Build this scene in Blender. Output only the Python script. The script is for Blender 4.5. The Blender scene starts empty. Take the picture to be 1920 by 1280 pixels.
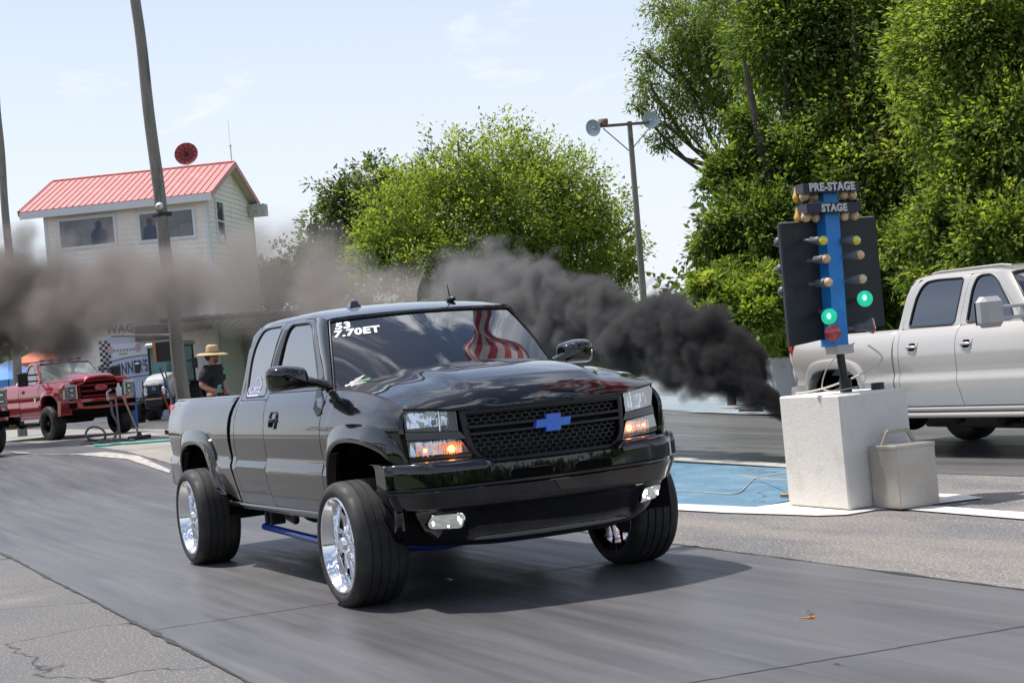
import bpy, math, random
from math import sin, cos, pi, radians as R, atan2, sqrt
from mathutils import Vector as V, Matrix, noise as mnoise
scn = bpy.context.scene
COL = scn.collection
# ------------------------------------------------------------------ camera
CAM = V((9.783, -4.567, 1.475)); YAW, PIT, ROL = R(154.005), R(.543), R(-5.31); FPX = 3063.
_f = V((cos(PIT)*cos(YAW), cos(PIT)*sin(YAW), sin(PIT)))
_r0 = V((sin(YAW), -cos(YAW), 0)); _u0 = _r0.cross(_f)
_r = _r0*cos(ROL)+_u0*sin(ROL); _u = _u0*cos(ROL)-_r0*sin(ROL)
cd = bpy.data.cameras.new('camera'); cam = bpy.data.objects.new('camera', cd); COL.objects.link(cam)
m3 = Matrix((_r, _u, -_f)).transposed()
cam.matrix_world = Matrix.Translation(CAM) @ m3.to_4x4()
cd.sensor_width = 36; cd.lens = FPX/1920*36; cd.clip_start = .1; cd.clip_end = 3000
scn.camera = cam
def ray(x, y): return _f+_r*((x-960)/FPX)-_u*((y-640)/FPX)
def GZ(x):
    t = min(1, max(0, (-9-x)/15)); return .45*t*t*(3-2*t)
def at(x, y, dep): return CAM+ray(x, y)*dep          # a place seen in that direction, dep metres ahead
def gnd(x, y):
    d = ray(x, y); p = CAM+d*(-CAM.z/d.z)
    for i in range(12):
        p = CAM+d*((GZ(p.x)-CAM.z)/d.z)
    return p
def under(x, y, dep):
    p = at(x, y, dep); return V((p.x, p.y, GZ(p.x)))
# ------------------------------------------------------------------ materials
def N(nt, t, **k):
    n = nt.nodes.new(t)
    for a, b in k.items(): setattr(n, a, b)
    return n
def C4(c): return (c[0], c[1], c[2], 1)
def mat(name, base, rough=.5, metal=0, coat=0, spec=.5, ior=1.5, emis=None, estr=0, layers=(), bump=None, rvar=None, trans=0, sheen=0):
    """layers: (scale, colour, lo, hi, (sx,sy,sz), kind) mixed over base; bump: (scale, strength, dist)"""
    m = bpy.data.materials.new(name); m.use_nodes = True; nt = m.node_tree
    b = nt.nodes['Principled BSDF']; L = nt.links.new
    b.inputs['Base Color'].default_value = C4(base); b.inputs['Roughness'].default_value = rough
    b.inputs['Metallic'].default_value = metal; b.inputs['Coat Weight'].default_value = coat
    b.inputs['Coat Roughness'].default_value = .03; b.inputs['Coat IOR'].default_value = 1.6
    b.inputs['Specular IOR Level'].default_value = spec; b.inputs['IOR'].default_value = ior
    b.inputs['Transmission Weight'].default_value = trans
    if emis: b.inputs['Emission Color'].default_value = C4(emis); b.inputs['Emission Strength'].default_value = estr
    tc = N(nt, 'ShaderNodeTexCoord'); col = None
    def tex(scale, stretch, kind, det=5):
        mp = N(nt, 'ShaderNodeMapping'); mp.inputs['Scale'].default_value = stretch; L(tc.outputs['Object'], mp.inputs['Vector'])
        if kind == 'v':
            t = N(nt, 'ShaderNodeTexVoronoi'); t.inputs['Scale'].default_value = scale; L(mp.outputs[0], t.inputs['Vector']); return t.outputs['Distance']
        if kind == 'c':
            t = N(nt, 'ShaderNodeTexVoronoi', feature='DISTANCE_TO_EDGE'); t.inputs['Scale'].default_value = scale
            n2 = N(nt, 'ShaderNodeTexNoise'); n2.inputs['Scale'].default_value = scale*2.5; n2.inputs['Detail'].default_value = 4; L(mp.outputs[0], n2.inputs['Vector'])
            mx = N(nt, 'ShaderNodeVectorMath', operation='MULTIPLY_ADD'); mx.inputs[1].default_value = (.25/scale*2,)*3
            L(n2.outputs['Color'], mx.inputs[0]); L(mp.outputs[0], mx.inputs[2]); L(mx.outputs[0], t.inputs['Vector']); return t.outputs['Distance']
        t = N(nt, 'ShaderNodeTexNoise'); t.inputs['Scale'].default_value = scale; t.inputs['Detail'].default_value = det; t.inputs['Roughness'].default_value = .6
        L(mp.outputs[0], t.inputs['Vector']); return t.outputs['Fac']
    prev = None
    for ly in layers:
        scale, c2, lo, hi = ly[:4]; st = ly[4] if len(ly) > 4 else (1, 1, 1); kind = ly[5] if len(ly) > 5 else 'n'
        o = tex(scale, st, kind)
        mr = N(nt, 'ShaderNodeMapRange'); mr.interpolation_type = 'SMOOTHSTEP'; mr.inputs['From Min'].default_value = lo; mr.inputs['From Max'].default_value = hi
        if len(ly) > 6: mr.inputs['To Max'].default_value = ly[6]
        L(o, mr.inputs['Value'])
        mx = N(nt, 'ShaderNodeMix', data_type='RGBA'); L(mr.outputs[0], mx.inputs[0])
        if prev is None: mx.inputs[6].default_value = C4(base)
        else: L(prev, mx.inputs[6])
        mx.inputs[7].default_value = C4(c2); prev = mx.outputs[2]
    if prev is not None: L(prev, b.inputs['Base Color'])
    if bump:
        hs = None
        bl = bump if isinstance(bump[0], tuple) else (bump,)
        nrm = None
        for bb in bl:
            o = tex(bb[0], bb[3] if len(bb) > 3 else (1, 1, 1), bb[4] if len(bb) > 4 else 'n')
            bp = N(nt, 'ShaderNodeBump'); bp.inputs['Strength'].default_value = bb[1]; bp.inputs['Distance'].default_value = bb[2]; L(o, bp.inputs['Height'])
            if nrm is not None: L(nrm, bp.inputs['Normal'])
            nrm = bp.outputs[0]
        L(nrm, b.inputs['Normal'])
    if rvar:
        o = tex(rvar[0], rvar[3] if len(rvar) > 3 else (1, 1, 1), 'n'); mr = N(nt, 'ShaderNodeMapRange')
        mr.inputs['From Min'].default_value = .3; mr.inputs['From Max'].default_value = .7
        mr.inputs['To Min'].default_value = rvar[1]; mr.inputs['To Max'].default_value = rvar[2]; L(o, mr.inputs['Value']); L(mr.outputs[0], b.inputs['Roughness'])
    return m
# ------------------------------------------------------------------ mesh builder
class MB:
    def __init__(s): s.v = []; s.f = []; s.m = []; s.sm = []
    def add(s, vs, fs, mi=0, smooth=True):
        o = len(s.v); s.v += [tuple(p) for p in vs]; s.f += [tuple(i+o for i in f) for f in fs]
        s.m += [mi]*len(fs); s.sm += [smooth]*len(fs); return s
    def grid(s, P, mi=0, smooth=True, cu=False, cv=False, flip=False):
        nu, nv = len(P), len(P[0]); vs = [p for r in P for p in r]; fs = []
        for i in range(nu if cu else nu-1):
            for j in range(nv if cv else nv-1):
                a, b = i*nv+j, ((i+1) % nu)*nv+j; c, d = ((i+1) % nu)*nv+(j+1) % nv, i*nv+(j+1) % nv
                fs.append((a, d, c, b) if flip else (a, b, c, d))
        return s.add(vs, fs, mi, smooth)
    def box(s, c, sz, rot=None, mi=0, bev=0, taper=1):
        x, y, z = sz[0]/2, sz[1]/2, sz[2]/2; c = V(c)
        if bev:
            b = min(bev, x*.9, y*.9, z*.9); vs = []; ix = {}
            for sx in (-1, 1):
                for sy in (-1, 1):
                    for sz_ in (-1, 1):
                        for k, (dx, dy, dz) in enumerate(((0, b, b), (b, 0, b), (b, b, 0))):
                            ix[(sx, sy, sz_, k)] = len(vs); vs.append(V((sx*(x-dx), sy*(y-dy), sz_*(z-dz))))
            fs = []
            for k in range(3):
                for sg in (-1, 1):
                    o = [a for a in range(3) if a != k]; q = []
                    for (p1, p2) in ((-1, -1), (1, -1), (1, 1), (-1, 1)):
                        t = [0, 0, 0]; t[k] = sg; t[o[0]] = p1; t[o[1]] = p2; q.append(ix[(*t, k)])
                    if (sg > 0) == (k == 1): q = q[::-1]
                    fs.append(q)
            for k in range(3):
                o = [a for a in range(3) if a != k]
                for p1 in (-1, 1):
                    for p2 in (-1, 1):
                        t = [0, 0, 0]; t[o[0]] = p1; t[o[1]] = p2; a = list(t); a[k] = -1; e = list(t); e[k] = 1
                        q = [ix[(*a, o[0])], ix[(*e, o[0])], ix[(*e, o[1])], ix[(*a, o[1])]]
                        n = (vs[q[1]]-vs[q[0]]).cross(vs[q[2]]-vs[q[0]])
                        if n.dot(V(t)) < 0: q = q[::-1]
                        fs.append(q)
            for sx in (-1, 1):
                for sy in (-1, 1):
                    for sz_ in (-1, 1):
                        q = [ix[(sx, sy, sz_, k)] for k in range(3)]
                        n = (vs[q[1]]-vs[q[0]]).cross(vs[q[2]]-vs[q[0]])
                        if n.dot(V((sx, sy, sz_))) < 0: q = q[::-1]
                        fs.append(q)
        else:
            vs = [V((sx*x*(taper if sz_ > 0 else 1), sy*y*(taper if sz_ > 0 else 1), sz_*z)) for sx in (-1, 1) for sy in (-1, 1) for sz_ in (-1, 1)]
            fs = [(0, 1, 3, 2), (4, 6, 7, 5), (0, 4, 5, 1), (2, 3, 7, 6), (0, 2, 6, 4), (1, 5, 7, 3)]
        if rot is not None:
            rm = rot if isinstance(rot, Matrix) else Matrix.Rotation(rot, 3, 'Z')
            vs = [rm @ p for p in vs]
        return s.add([p+c for p in vs], fs, mi, False)
    def tube(s, pts, r, n=10, mi=0, caps=True, smooth=True):
        pts = [V(p) for p in pts]; rs = r if isinstance(r, (list, tuple)) else [r]*len(pts); P = []; prev = None
        for i, p in enumerate(pts):
            t = (pts[min(i+1, len(pts)-1)]-pts[max(i-1, 0)]).normalized()
            if prev is None:
                a = V((0, 0, 1)) if abs(t.z) < .9 else V((1, 0, 0)); u = t.cross(a).normalized()
            else: u = (prev-t*prev.dot(t)).normalized()
            w = t.cross(u); prev = u
            P.append([p+(u*cos(2*pi*k/n)+w*sin(2*pi*k/n))*rs[i] for k in range(n)])
        o = len(s.v); s.grid(P, mi, smooth, cv=True, flip=True)
        if caps:
            s.add(P[0], [tuple(range(n))], mi, False); s.add(P[-1], [tuple(range(n))[::-1]], mi, False)
        return s
    def lathe(s, prof, c, axis, n=32, mi=0, smooth=True, ref=None, arc=None):
        """prof: (along, radius)"""
        c = V(c); a = V(axis).normalized(); r = V(ref) if ref else (V((0, 0, 1)) if abs(a.z) < .9 else V((1, 0, 0)))
        u = a.cross(r).normalized(); w = a.cross(u)
        P = [[c+a*h+(u*cos(2*pi*k/n)+w*sin(2*pi*k/n))*rad for k in range(n)] for h, rad in prof]
        return s.grid(P, mi, smooth, cv=True)
    def prism(s, poly, fn, mi=0, smooth=False):
        """poly: 2-D outline, fn(p, t) -> 3-D with t 0..1 across the thickness"""
        n = len(poly); a = [fn(p, 0) for p in poly]; b = [fn(p, 1) for p in poly]
        s.add(a+b, [tuple(range(n))[::-1], tuple(range(n, 2*n))]+[(i, (i+1) % n, n+(i+1) % n, n+i) for i in range(n)], mi, smooth); return s
    def sphere(s, c, r, nu=10, nv=14, mi=0):
        c = V(c); rr = r if isinstance(r, (tuple, list)) else (r, r, r)
        P = [[c+V((rr[0]*sin(pi*i/nu)*cos(2*pi*j/nv), rr[1]*sin(pi*i/nu)*sin(2*pi*j/nv), rr[2]*cos(pi*i/nu))) for j in range(nv)] for i in range(nu+1)]
        return s.grid(P, mi, True, cv=True)
    def xf(s, M):
        s.v = [tuple(M @ V(p)) for p in s.v]; return s
    def mirror(s):
        n = MB(); n.v = [(x, -y, z) for x, y, z in s.v]; n.f = [f[::-1] for f in s.f]; n.m = list(s.m); n.sm = list(s.sm); return n
    def build(s, name, mats, parent=None, loc=None, sharp=None, weld=False):
        me = bpy.data.meshes.new(name); me.from_pydata(s.v, [], s.f)
        mats = mats if isinstance(mats, (list, tuple)) else [mats]
        for m in mats: me.materials.append(m)
        me.polygons.foreach_set('material_index', s.m); me.polygons.foreach_set('use_smooth', s.sm)
        if weld:
            import bmesh
            b = bmesh.new(); b.from_mesh(me); bmesh.ops.remove_doubles(b, verts=b.verts, dist=1e-4); b.to_mesh(me); b.free()
        me.update()
        if sharp: me.set_sharp_from_angle(angle=R(sharp))
        o = bpy.data.objects.new(name, me); COL.objects.link(o)
        if parent is not None: o.parent = parent
        if loc is not None: o.location = loc
        return o
def tag(o, label=None, cat=None, group=None, kind=None):
    if label: o['label'] = label
    if cat: o['category'] = cat
    if group: o['group'] = group
    if kind: o['kind'] = kind
    return o
def thing(name, label, cat, loc=(0, 0, 0), rz=0, group=None):
    o = bpy.data.objects.new(name, None); COL.objects.link(o); o.location = loc; o.rotation_euler = (0, 0, rz); o.empty_display_size = .2
    return tag(o, label, cat, group)
def copy_tree(o, parent=None):
    c = o.copy(); COL.objects.link(c)
    if parent: c.parent = parent
    for ch in list(o.children): copy_tree(ch, c)
    return c
def interp(tab, x):
    if x <= tab[0][0]: return tab[0][1]
    for (a, ya), (b, yb) in zip(tab, tab[1:]):
        if x <= b: return ya+(yb-ya)*(x-a)/(b-a)
    return tab[-1][1]
def smooth(tab, x):
    """catmull-rom through a table"""
    n = len(tab)
    if x <= tab[0][0]: return tab[0][1]
    if x >= tab[-1][0]: return tab[-1][1]
    for i in range(n-1):
        if x <= tab[i+1][0]:
            a, ya = tab[i]; b, yb = tab[i+1]; h = b-a; t = (x-a)/h
            d = (yb-ya)/h
            m0 = d if i == 0 else .5*(d+(ya-tab[i-1][1])/(a-tab[i-1][0]))
            m1 = d if i == n-2 else .5*(d+(tab[i+2][1]-yb)/(tab[i+2][0]-b))
            return (2*t**3-3*t*t+1)*ya+(t**3-2*t*t+t)*h*m0+(3*t*t-2*t**3)*yb+(t**3-t*t)*h*m1
def lin(a, b, n): return [a+(b-a)*i/(n-1) for i in range(n)]
def lerp(a, b, t): return a+(b-a)*t
def sstep(a, b, x):
    t = min(1, max(0, (x-a)/(b-a))); return t*t*(3-2*t)
def resample(pts, n, closed=True):
    pts = [V(p) for p in pts]; q = pts+[pts[0]] if closed else pts
    d = [0]
    for a, b in zip(q, q[1:]): d.append(d[-1]+(b-a).length)
    out = []; k = 0; m = n if closed else n-1
    for i in range(n):
        t = d[-1]*i/m
        while k < len(d)-2 and d[k+1] < t: k += 1
        u = (t-d[k])/max(1e-9, d[k+1]-d[k]); out.append(q[k].lerp(q[k+1], min(1, u)))
    return out
def rounded(pts, r, k=4):
    """round the corners of a closed 2-D outline"""
    n = len(pts); out = []
    for i in range(n):
        p = V(pts[i]).to_2d(); a = V(pts[i-1]).to_2d(); b = V(pts[(i+1) % n]).to_2d()
        rr = r[i] if isinstance(r, (list, tuple)) else r
        la, lb = (a-p).length, (b-p).length; d = min(rr, la*.45, lb*.45)
        A = p+(a-p)/la*d; B = p+(b-p)/lb*d
        for j in range(k+1):
            t = j/k; out.append((A*(1-t)*(1-t)+p*2*t*(1-t)+B*t*t))
    return out
def text_mesh(body, size, depth=.002, bold=0., shear=0, font=None, xs=1.):
    cu = bpy.data.curves.new('t', 'FONT'); cu.body = body; cu.size = size; cu.extrude = depth; cu.offset = bold; cu.shear = shear
    cu.align_x = 'CENTER'; cu.align_y = 'CENTER'; cu.resolution_u = 3; cu.space_character = 1.08
    o = bpy.data.objects.new('t', cu); COL.objects.link(o)
    me = bpy.data.meshes.new_from_object(o); b = MB()
    b.add([(v.co.x*xs, v.co.y, v.co.z) for v in me.vertices], [tuple(p.vertices) for p in me.polygons], 0, False)
    bpy.data.objects.remove(o); bpy.data.curves.remove(cu); bpy.data.meshes.remove(me)
    return b
# ------------------------------------------------------------------ shared materials
BLK = mat('black_paint', (.003, .0033, .0045), .10, 0, 1, .08)
BLKL = mat('black_paint_dusty', (.006, .0058, .0056), .12, 0, .95, .12, rvar=(3, .1, .25))
PLA = mat('black_plastic', (.012, .012, .013), .45, bump=(180, .12, .002))
RUB = mat('tyre_rubber', (.018, .018, .019), .62, layers=((6, (.045, .042, .038), .45, .75),), bump=((90, .25, .002), (14, .2, .004)), rvar=(9, .5, .8))
SEAL = mat('rubber_seal', (.008, .008, .008), .4)
DARK = mat('underbody_dark', (.012, .012, .013), .7, layers=((7, (.035, .03, .025), .5, .8),))
VOID = mat('dark_void', (.003, .003, .003), .9, spec=.1)
GLS = mat('tinted_glass', (.004, .005, .007), .015, 0, 1, .8, ior=1.75)
GLW = mat('windshield_glass', (.004, .006, .010), .012, 0, 1, .5, ior=1.6)
CHR = mat('polished_rim', (.85, .86, .88), .06, 1, bump=(5, .05, .02))
CHD = mat('cast_metal', (.30, .30, .31), .4, .9, layers=((20, (.12, .11, .1), .4, .7),))
CHG = mat('brushed_steel', (.55, .55, .56), .28, 1, bump=(60, .08, .002, (1, 1, 12)))
BLU = mat('blue_powdercoat', (.012, .06, .42), .3, 0, .5)
BLE = mat('blue_emblem', (.02, .13, .62), .35, 0, .3, layers=((14, (.03, .18, .7), .4, .7),))
WHT = mat('white_decal', (.82, .83, .85), .5)
def lens_mat(name, tint=(1, 1, 1), refl=.05):
    m = bpy.data.materials.new(name); m.use_nodes = True; nt = m.node_tree; nt.nodes.clear()
    o = N(nt, 'ShaderNodeOutputMaterial'); mx = N(nt, 'ShaderNodeMixShader'); t = N(nt, 'ShaderNodeBsdfTransparent'); g = N(nt, 'ShaderNodeBsdfGlossy')
    lw = N(nt, 'ShaderNodeLayerWeight'); lw.inputs[0].default_value = .45; t.inputs[0].default_value = C4(tint); g.inputs['Roughness'].default_value = .02
    mr = N(nt, 'ShaderNodeMapRange'); mr.inputs['To Min'].default_value = refl; mr.inputs['To Max'].default_value = .40
    nt.links.new(lw.outputs['Fresnel'], mr.inputs['Value']); nt.links.new(mr.outputs[0], mx.inputs[0]); nt.links.new(t.outputs[0], mx.inputs[1]); nt.links.new(g.outputs[0], mx.inputs[2]); nt.links.new(mx.outputs[0], o.inputs[0])
    return m
LENS = lens_mat('clear_lens')
REFL = mat('lamp_reflector', (.62, .68, .78), .12, 1, bump=((24, .9, .012, (1, 1.5, .45), 'v'), (60, .5, .003, (1, 1, .15))))
AMB = mat('amber_reflector', (.85, .35, .08), .15, .9, bump=((40, .9, .01, (1, .35, 1), 'v'),))
AMBL = mat('amber_bulb_lit', (1, .4, .05), .4, emis=(1, .30, .04), estr=14)
AMBM = mat('amber_glow_lens', (1, .4, .05), .3, emis=(1, .22, .03), estr=.75, layers=((30, (.5, .2, .05), .4, .6, (1, 3, .3)),))
FOGL = mat('fog_bulb_lit', (1, 1, .95), .4, emis=(1, 1, .92), estr=9)
FOGR = mat('fog_reflector', (.75, .78, .76), .18, .6, emis=(.9, 1, .95), estr=.28, layers=((38, (.22, .24, .24), .35, .6, (1, .4, 1), 'v'),), bump=((30, .9, .01, (1, .3, 1), 'v'),))
REDL = mat('red_tail_lens', (.55, .01, .02), .12, 0, 1)
# ------------------------------------------------------------------ pickup body toolkit (local frame: x forward from the front axle, y to the left, z up)
SEC = [(.48, .945), (.52, .968), (.56, .985), (.70, 1.003), (.80, 1.012), (.832, 1.012), (.842, 1.006), (.874, .986), (.886, .984), (.95, .989), (1.05, .995), (1.15, .985), (1.25, .952), (1.32, .908), (1.36, .872),
       (1.40, .853), (1.85, .715), (1.872, .70), (1.89, .675)]
def ysec(z): return interp(SEC, z) if z < .9 else smooth(SEC, z)
def FT(x): return smooth([(-.8, 1.372), (-.3, 1.362), (0, 1.342), (.35, 1.292), (.62, 1.226), (.72, 1.19)], x)
def yfen(x, z):
    t = FT(x); zz = z+(1.372-t)*sstep(.98, t, z); y = smooth(SEC, zz) if zz > .9 else interp(SEC, zz)
    y += .016*sstep(.1, .65, x)*sstep(1.05, t, z)
    return y-.07*sstep(.25, .78, x)*(1-sstep(1.0, t, z)*.8)-1.2*max(0, x-.52)**2
def ybed(x, z): return ysec(z)-.035*sstep(-4.2, -4.95, x)
def panel(name, yf, xa, xb, zb, zt, nu, nv, side, m, parent, fold=.03, us=None, vs=None, weld=False):
    """body panel on the surface y=yf(x,z); xa, xb: x of its rear and front edge as functions of z; zb, zt: of x"""
    us = us or lin(0, 1, nu); vs = vs or lin(0, 1, nv); rows = []
    for u in us:
        row = []
        for v in vs:
            z = 1.; x = 0
            for _ in range(6):
                x = lerp(xa(z), xb(z), u); z = lerp(zb(x), zt(x), v)
            row.append((x, z))
        rows.append(row)
    nu, nv = len(us), len(vs); P = []
    S_ = (.006, .003, .002); Dp = (0, .0025, fold)
    for i in range(-2, nu+2):
        row = []
        for j in range(-2, nv+2):
            ii, jj = min(max(i, 0), nu-1), min(max(j, 0), nv-1); x, z = rows[ii][jj]
            ki = max(-i, i-nu+1, 0); kj = max(-j, j-nv+1, 0)
            if ii == 0: x += S_[ki]
            if ii == nu-1: x -= S_[ki]
            if jj == 0: z += S_[kj]
            if jj == nv-1: z -= S_[kj]
            d = max(Dp[ki], Dp[kj]); row.append(V((x, side*(yf(x, z)-d), z)))
        P.append(row)
    b = MB(); b.grid(P, flip=side > 0); return b.build(name, m, parent, sharp=24)
def ringpanel(b, outer, inner, yf, side, n=72, k=5, lip=.018, mi=0):
    """surface between two closed outlines, with a lip folded in at the inner one"""
    A = resample([(p[0], p[1], 0) for p in outer], n); B0 = resample([(p[0], p[1], 0) for p in inner], n*3)
    c = sum(B0, V())/len(B0)
    ang = lambda p: atan2(p.y-c.y, p.x-c.x)
    Bs = []
    s0 = 0
    # match by angle around the centre
    BA = [ang(p) for p in B0]
    for p in A:
        a = ang(p); best = min(range(len(B0)), key=lambda i: abs((BA[i]-a+pi) % (2*pi)-pi)); Bs.append(B0[best])
    rows = []
    for t in lin(0, 1, k): rows.append([V((q.x, side*yf(q.x, q.y), q.y)) for q in [a.lerp(bb, t) for a, bb in zip(A, Bs)]])
    rows.append([V((q.x+(c.x-q.x)*.004, side*(yf(q.x, q.y)-.004), q.y+(c.y-q.y)*.004)) for q in Bs])
    rows.append([V((q.x+(c.x-q.x)*.01, side*(yf(q.x, q.y)-lip), q.y+(c.y-q.y)*.01)) for q in Bs])
    rows.insert(0, [V((q.x, side*(yf(q.x, q.y)-.02), q.y)) for q in A])
    ccw = sum((A[i].x*A[(i+1) % n].y-A[(i+1) % n].x*A[i].y) for i in range(n)) > 0
    b.grid(rows, mi, cv=True, flip=(ccw == (side > 0))); return Bs
def pane(b, pts, yf, side, inset, mi=0, k=5, n=60):
    """a curved pane filling a closed outline"""
    A = resample([(p[0], p[1], 0) for p in pts], n); c = sum(A, V())/n; rows = []
    for t in lin(0, 1, k): rows.append([V((q.x, side*(yf(q.x, q.y)-inset), q.y)) for q in [a.lerp(c, t) for a in A]])
    ccw = sum((A[i].x*A[(i+1) % n].y-A[(i+1) % n].x*A[i].y) for i in range(n)) > 0
    b.grid(rows, mi, cv=True, flip=(ccw == (side > 0)))
def strip(b, pts, w, yf, side, off=.003, mi=0, h=.006):
    """a raised bead following a closed outline"""
    n = len(pts); rows = []
    for i in range(n):
        p, a, q = V(pts[i]), V(pts[i-1]), V(pts[(i+1) % n]); t = (q-a).to_2d(); t = t.normalized() if t.length else V((1, 0)); nn = V((-t.y, t.x))
        row = []
        for s_, d in ((-1, -h), (-.8, off), (.8, off), (1, -h)):
            x, z = p.x+nn.x*w*.5*s_, p.y+nn.y*w*.5*s_; row.append(V((x, side*(yf(x, z)+d), z)))
        rows.append(row)
    b.grid(rows, mi, cu=True); return b
def flare(outer, inner, yf, side, m, parent, bulge=.045, nm='fender_flare'):
    n = 60
    def cr(L):
        L = [V((p[0], p[1], 0)) for p in L]; o = []
        for i in range(len(L)-1):
            a, c, d, e = L[max(0, i-1)], L[i], L[i+1], L[min(len(L)-1, i+2)]
            for t in lin(0, 1, 6)[:-1]: o.append(.5*((2*c)+(-a+d)*t+(2*a-5*c+4*d-e)*t*t+(-a+3*c-3*d+e)*t**3))
        return o+[L[-1]]
    if len(outer) == len(inner): A, B = cr(outer), cr(inner)
    else: A = resample([(p[0], p[1], 0) for p in outer], n, False); B = resample([(p[0], p[1], 0) for p in inner], n, False)
    P = []
    for ia, (a, b_) in enumerate(zip(A, B)):
        row = []; tp_ = min(1, .25+min(ia, len(A)-1-ia)/(len(A)*.16)) if outer is not None else 1; base = yf(a.x, max(a.y, .95))
        for t, d in ((0, -.012), (.0, .010), (.10, .018), (.35, .030), (.7, bulge), (.92, bulge+.002), (1, bulge-.006), (1.0, bulge-.10), (1.06, bulge-.30)):
            q = a.lerp(b_, t); yb = base+(yf(b_.x, max(b_.y, .95))-base)*min(1, t); row.append(V((q.x, side*(yb+(d*tp_ if d > 0 else d)), q.y)))
        P.append(row)
    b = MB(); b.grid(P, flip=(side < 0)); return b.build(nm, m, parent, sharp=50)
def wheel(parent, x, y, side, r, w, rl, rimm, tread=True, spokes=8, dish=.17, name='wheel', tyrem=None, steer=0, depth_face=None, zc=None):
    """side: +1 when the outer face looks to +y"""
    zc = zc or r
    t = bpy.data.objects.new(name, None); COL.objects.link(t); t.parent = parent; t.location = (x, y, zc); t.empty_display_size = .1
    h = w/2; c = (0, 0, 0); ax = (0, side, 0); b = MB()
    pr = [(h-.012, rl-.002), (h+.004, rl+.012), (h+.012, rl+.03), (h+.010, lerp(rl, r, .55)), (h-.004, r-.022), (h-.018, r-.009), (h-.035, r-.003)]
    ng = 4; xs = []
    for i in range(ng):
        c0 = lerp(h-.05, -h+.05, (i+.5)/ng); xs += [(c0+.007, r), (c0+.005, r-.008), (c0-.005, r-.008), (c0-.007, r)]
    pr += xs+[(-h+.035, r-.003), (-h+.018, r-.009), (-h+.004, r-.022), (-h-.01, lerp(rl, r, .55)), (-h-.010, rl+.02), (-h+.01, rl-.002)]
    b.lathe(pr, c, ax, 72)
    ty = b.build('tyre', tyrem or RUB, t, sharp=45)
    b = MB()
    f = h-dish
    pr = [(h-.02, rl+.003), (h-.002, rl+.004), (h+.004, rl-.002), (h+.003, rl-.012), (h-.012, rl-.020), (h-.03, rl-.026), (h-.05, rl-.04), (f, rl-.045), (f-.05, rl-.05), (-h+.03, rl-.05), (-h+.01, rl-.02), (-h, rl-.005), (-h+.005, rl+.002)]
    b.lathe(pr, c, ax, 64)
    # back side of the barrel, seen from under the truck
    b.lathe([(-h+.005, rl), (-h+.02, rl-.01), (f-.05, rl-.022), (h-.06, rl-.015)], c, ax, 48, mi=1)
    # spokes
    for k in range(spokes):
        a = 2*pi*k/spokes; rows = []
        for i, tt in enumerate(lin(0, 1, 8)):
            rr = lerp(.07, rl-.042, tt); tw = .28*tt; wd = (lerp(.030, .014, min(1, tt*1.6))+.022*max(0, tt-.6)/.4)*min(1, 9/spokes); dp = f+.035*(1-tt)**2+.005
            aa = a+tw; u = V((cos(aa), 0, sin(aa))); v_ = V((-sin(aa), 0, cos(aa)))
            rows.append([u*rr+v_*wd*q+V((0, side*(dp+e), 0)) for q, e in ((-1, -.03), (-.95, -.004), (-.4, .006), (0, -.012), (.4, .006), (.95, -.004), (1, -.03))])
        b.grid(rows, flip=side < 0)
    b.lathe([(f-.03, .10), (f+.01, .098), (f+.03, .085), (f+.045, .055), (f+.07, .052), (f+.085, .040), (f+.088, 0.0)], c, ax, 28)
    for k in range(8):
        a = 2*pi*(k+.5)/8; b.lathe([(f+.01, .011), (f+.045, .010), (f+.05, .005), (f+.05, 0)], (cos(a)*.075, 0, sin(a)*.075), ax, 8)
    b.build('rim', [rimm, CHD], t, sharp=40)
    b = MB(); b.lathe([(f-.09, .02), (f-.09, min(.19, rl*.7)), (f-.115, min(.19, rl*.7)), (f-.115, .02)], c, ax, 32)
    b.box((sin(.4)*.15, side*(f-.1), cos(.4)*.15), (.16, .06, .10), bev=.015)
    b.build('brake', CHD, t)
    return t
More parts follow.
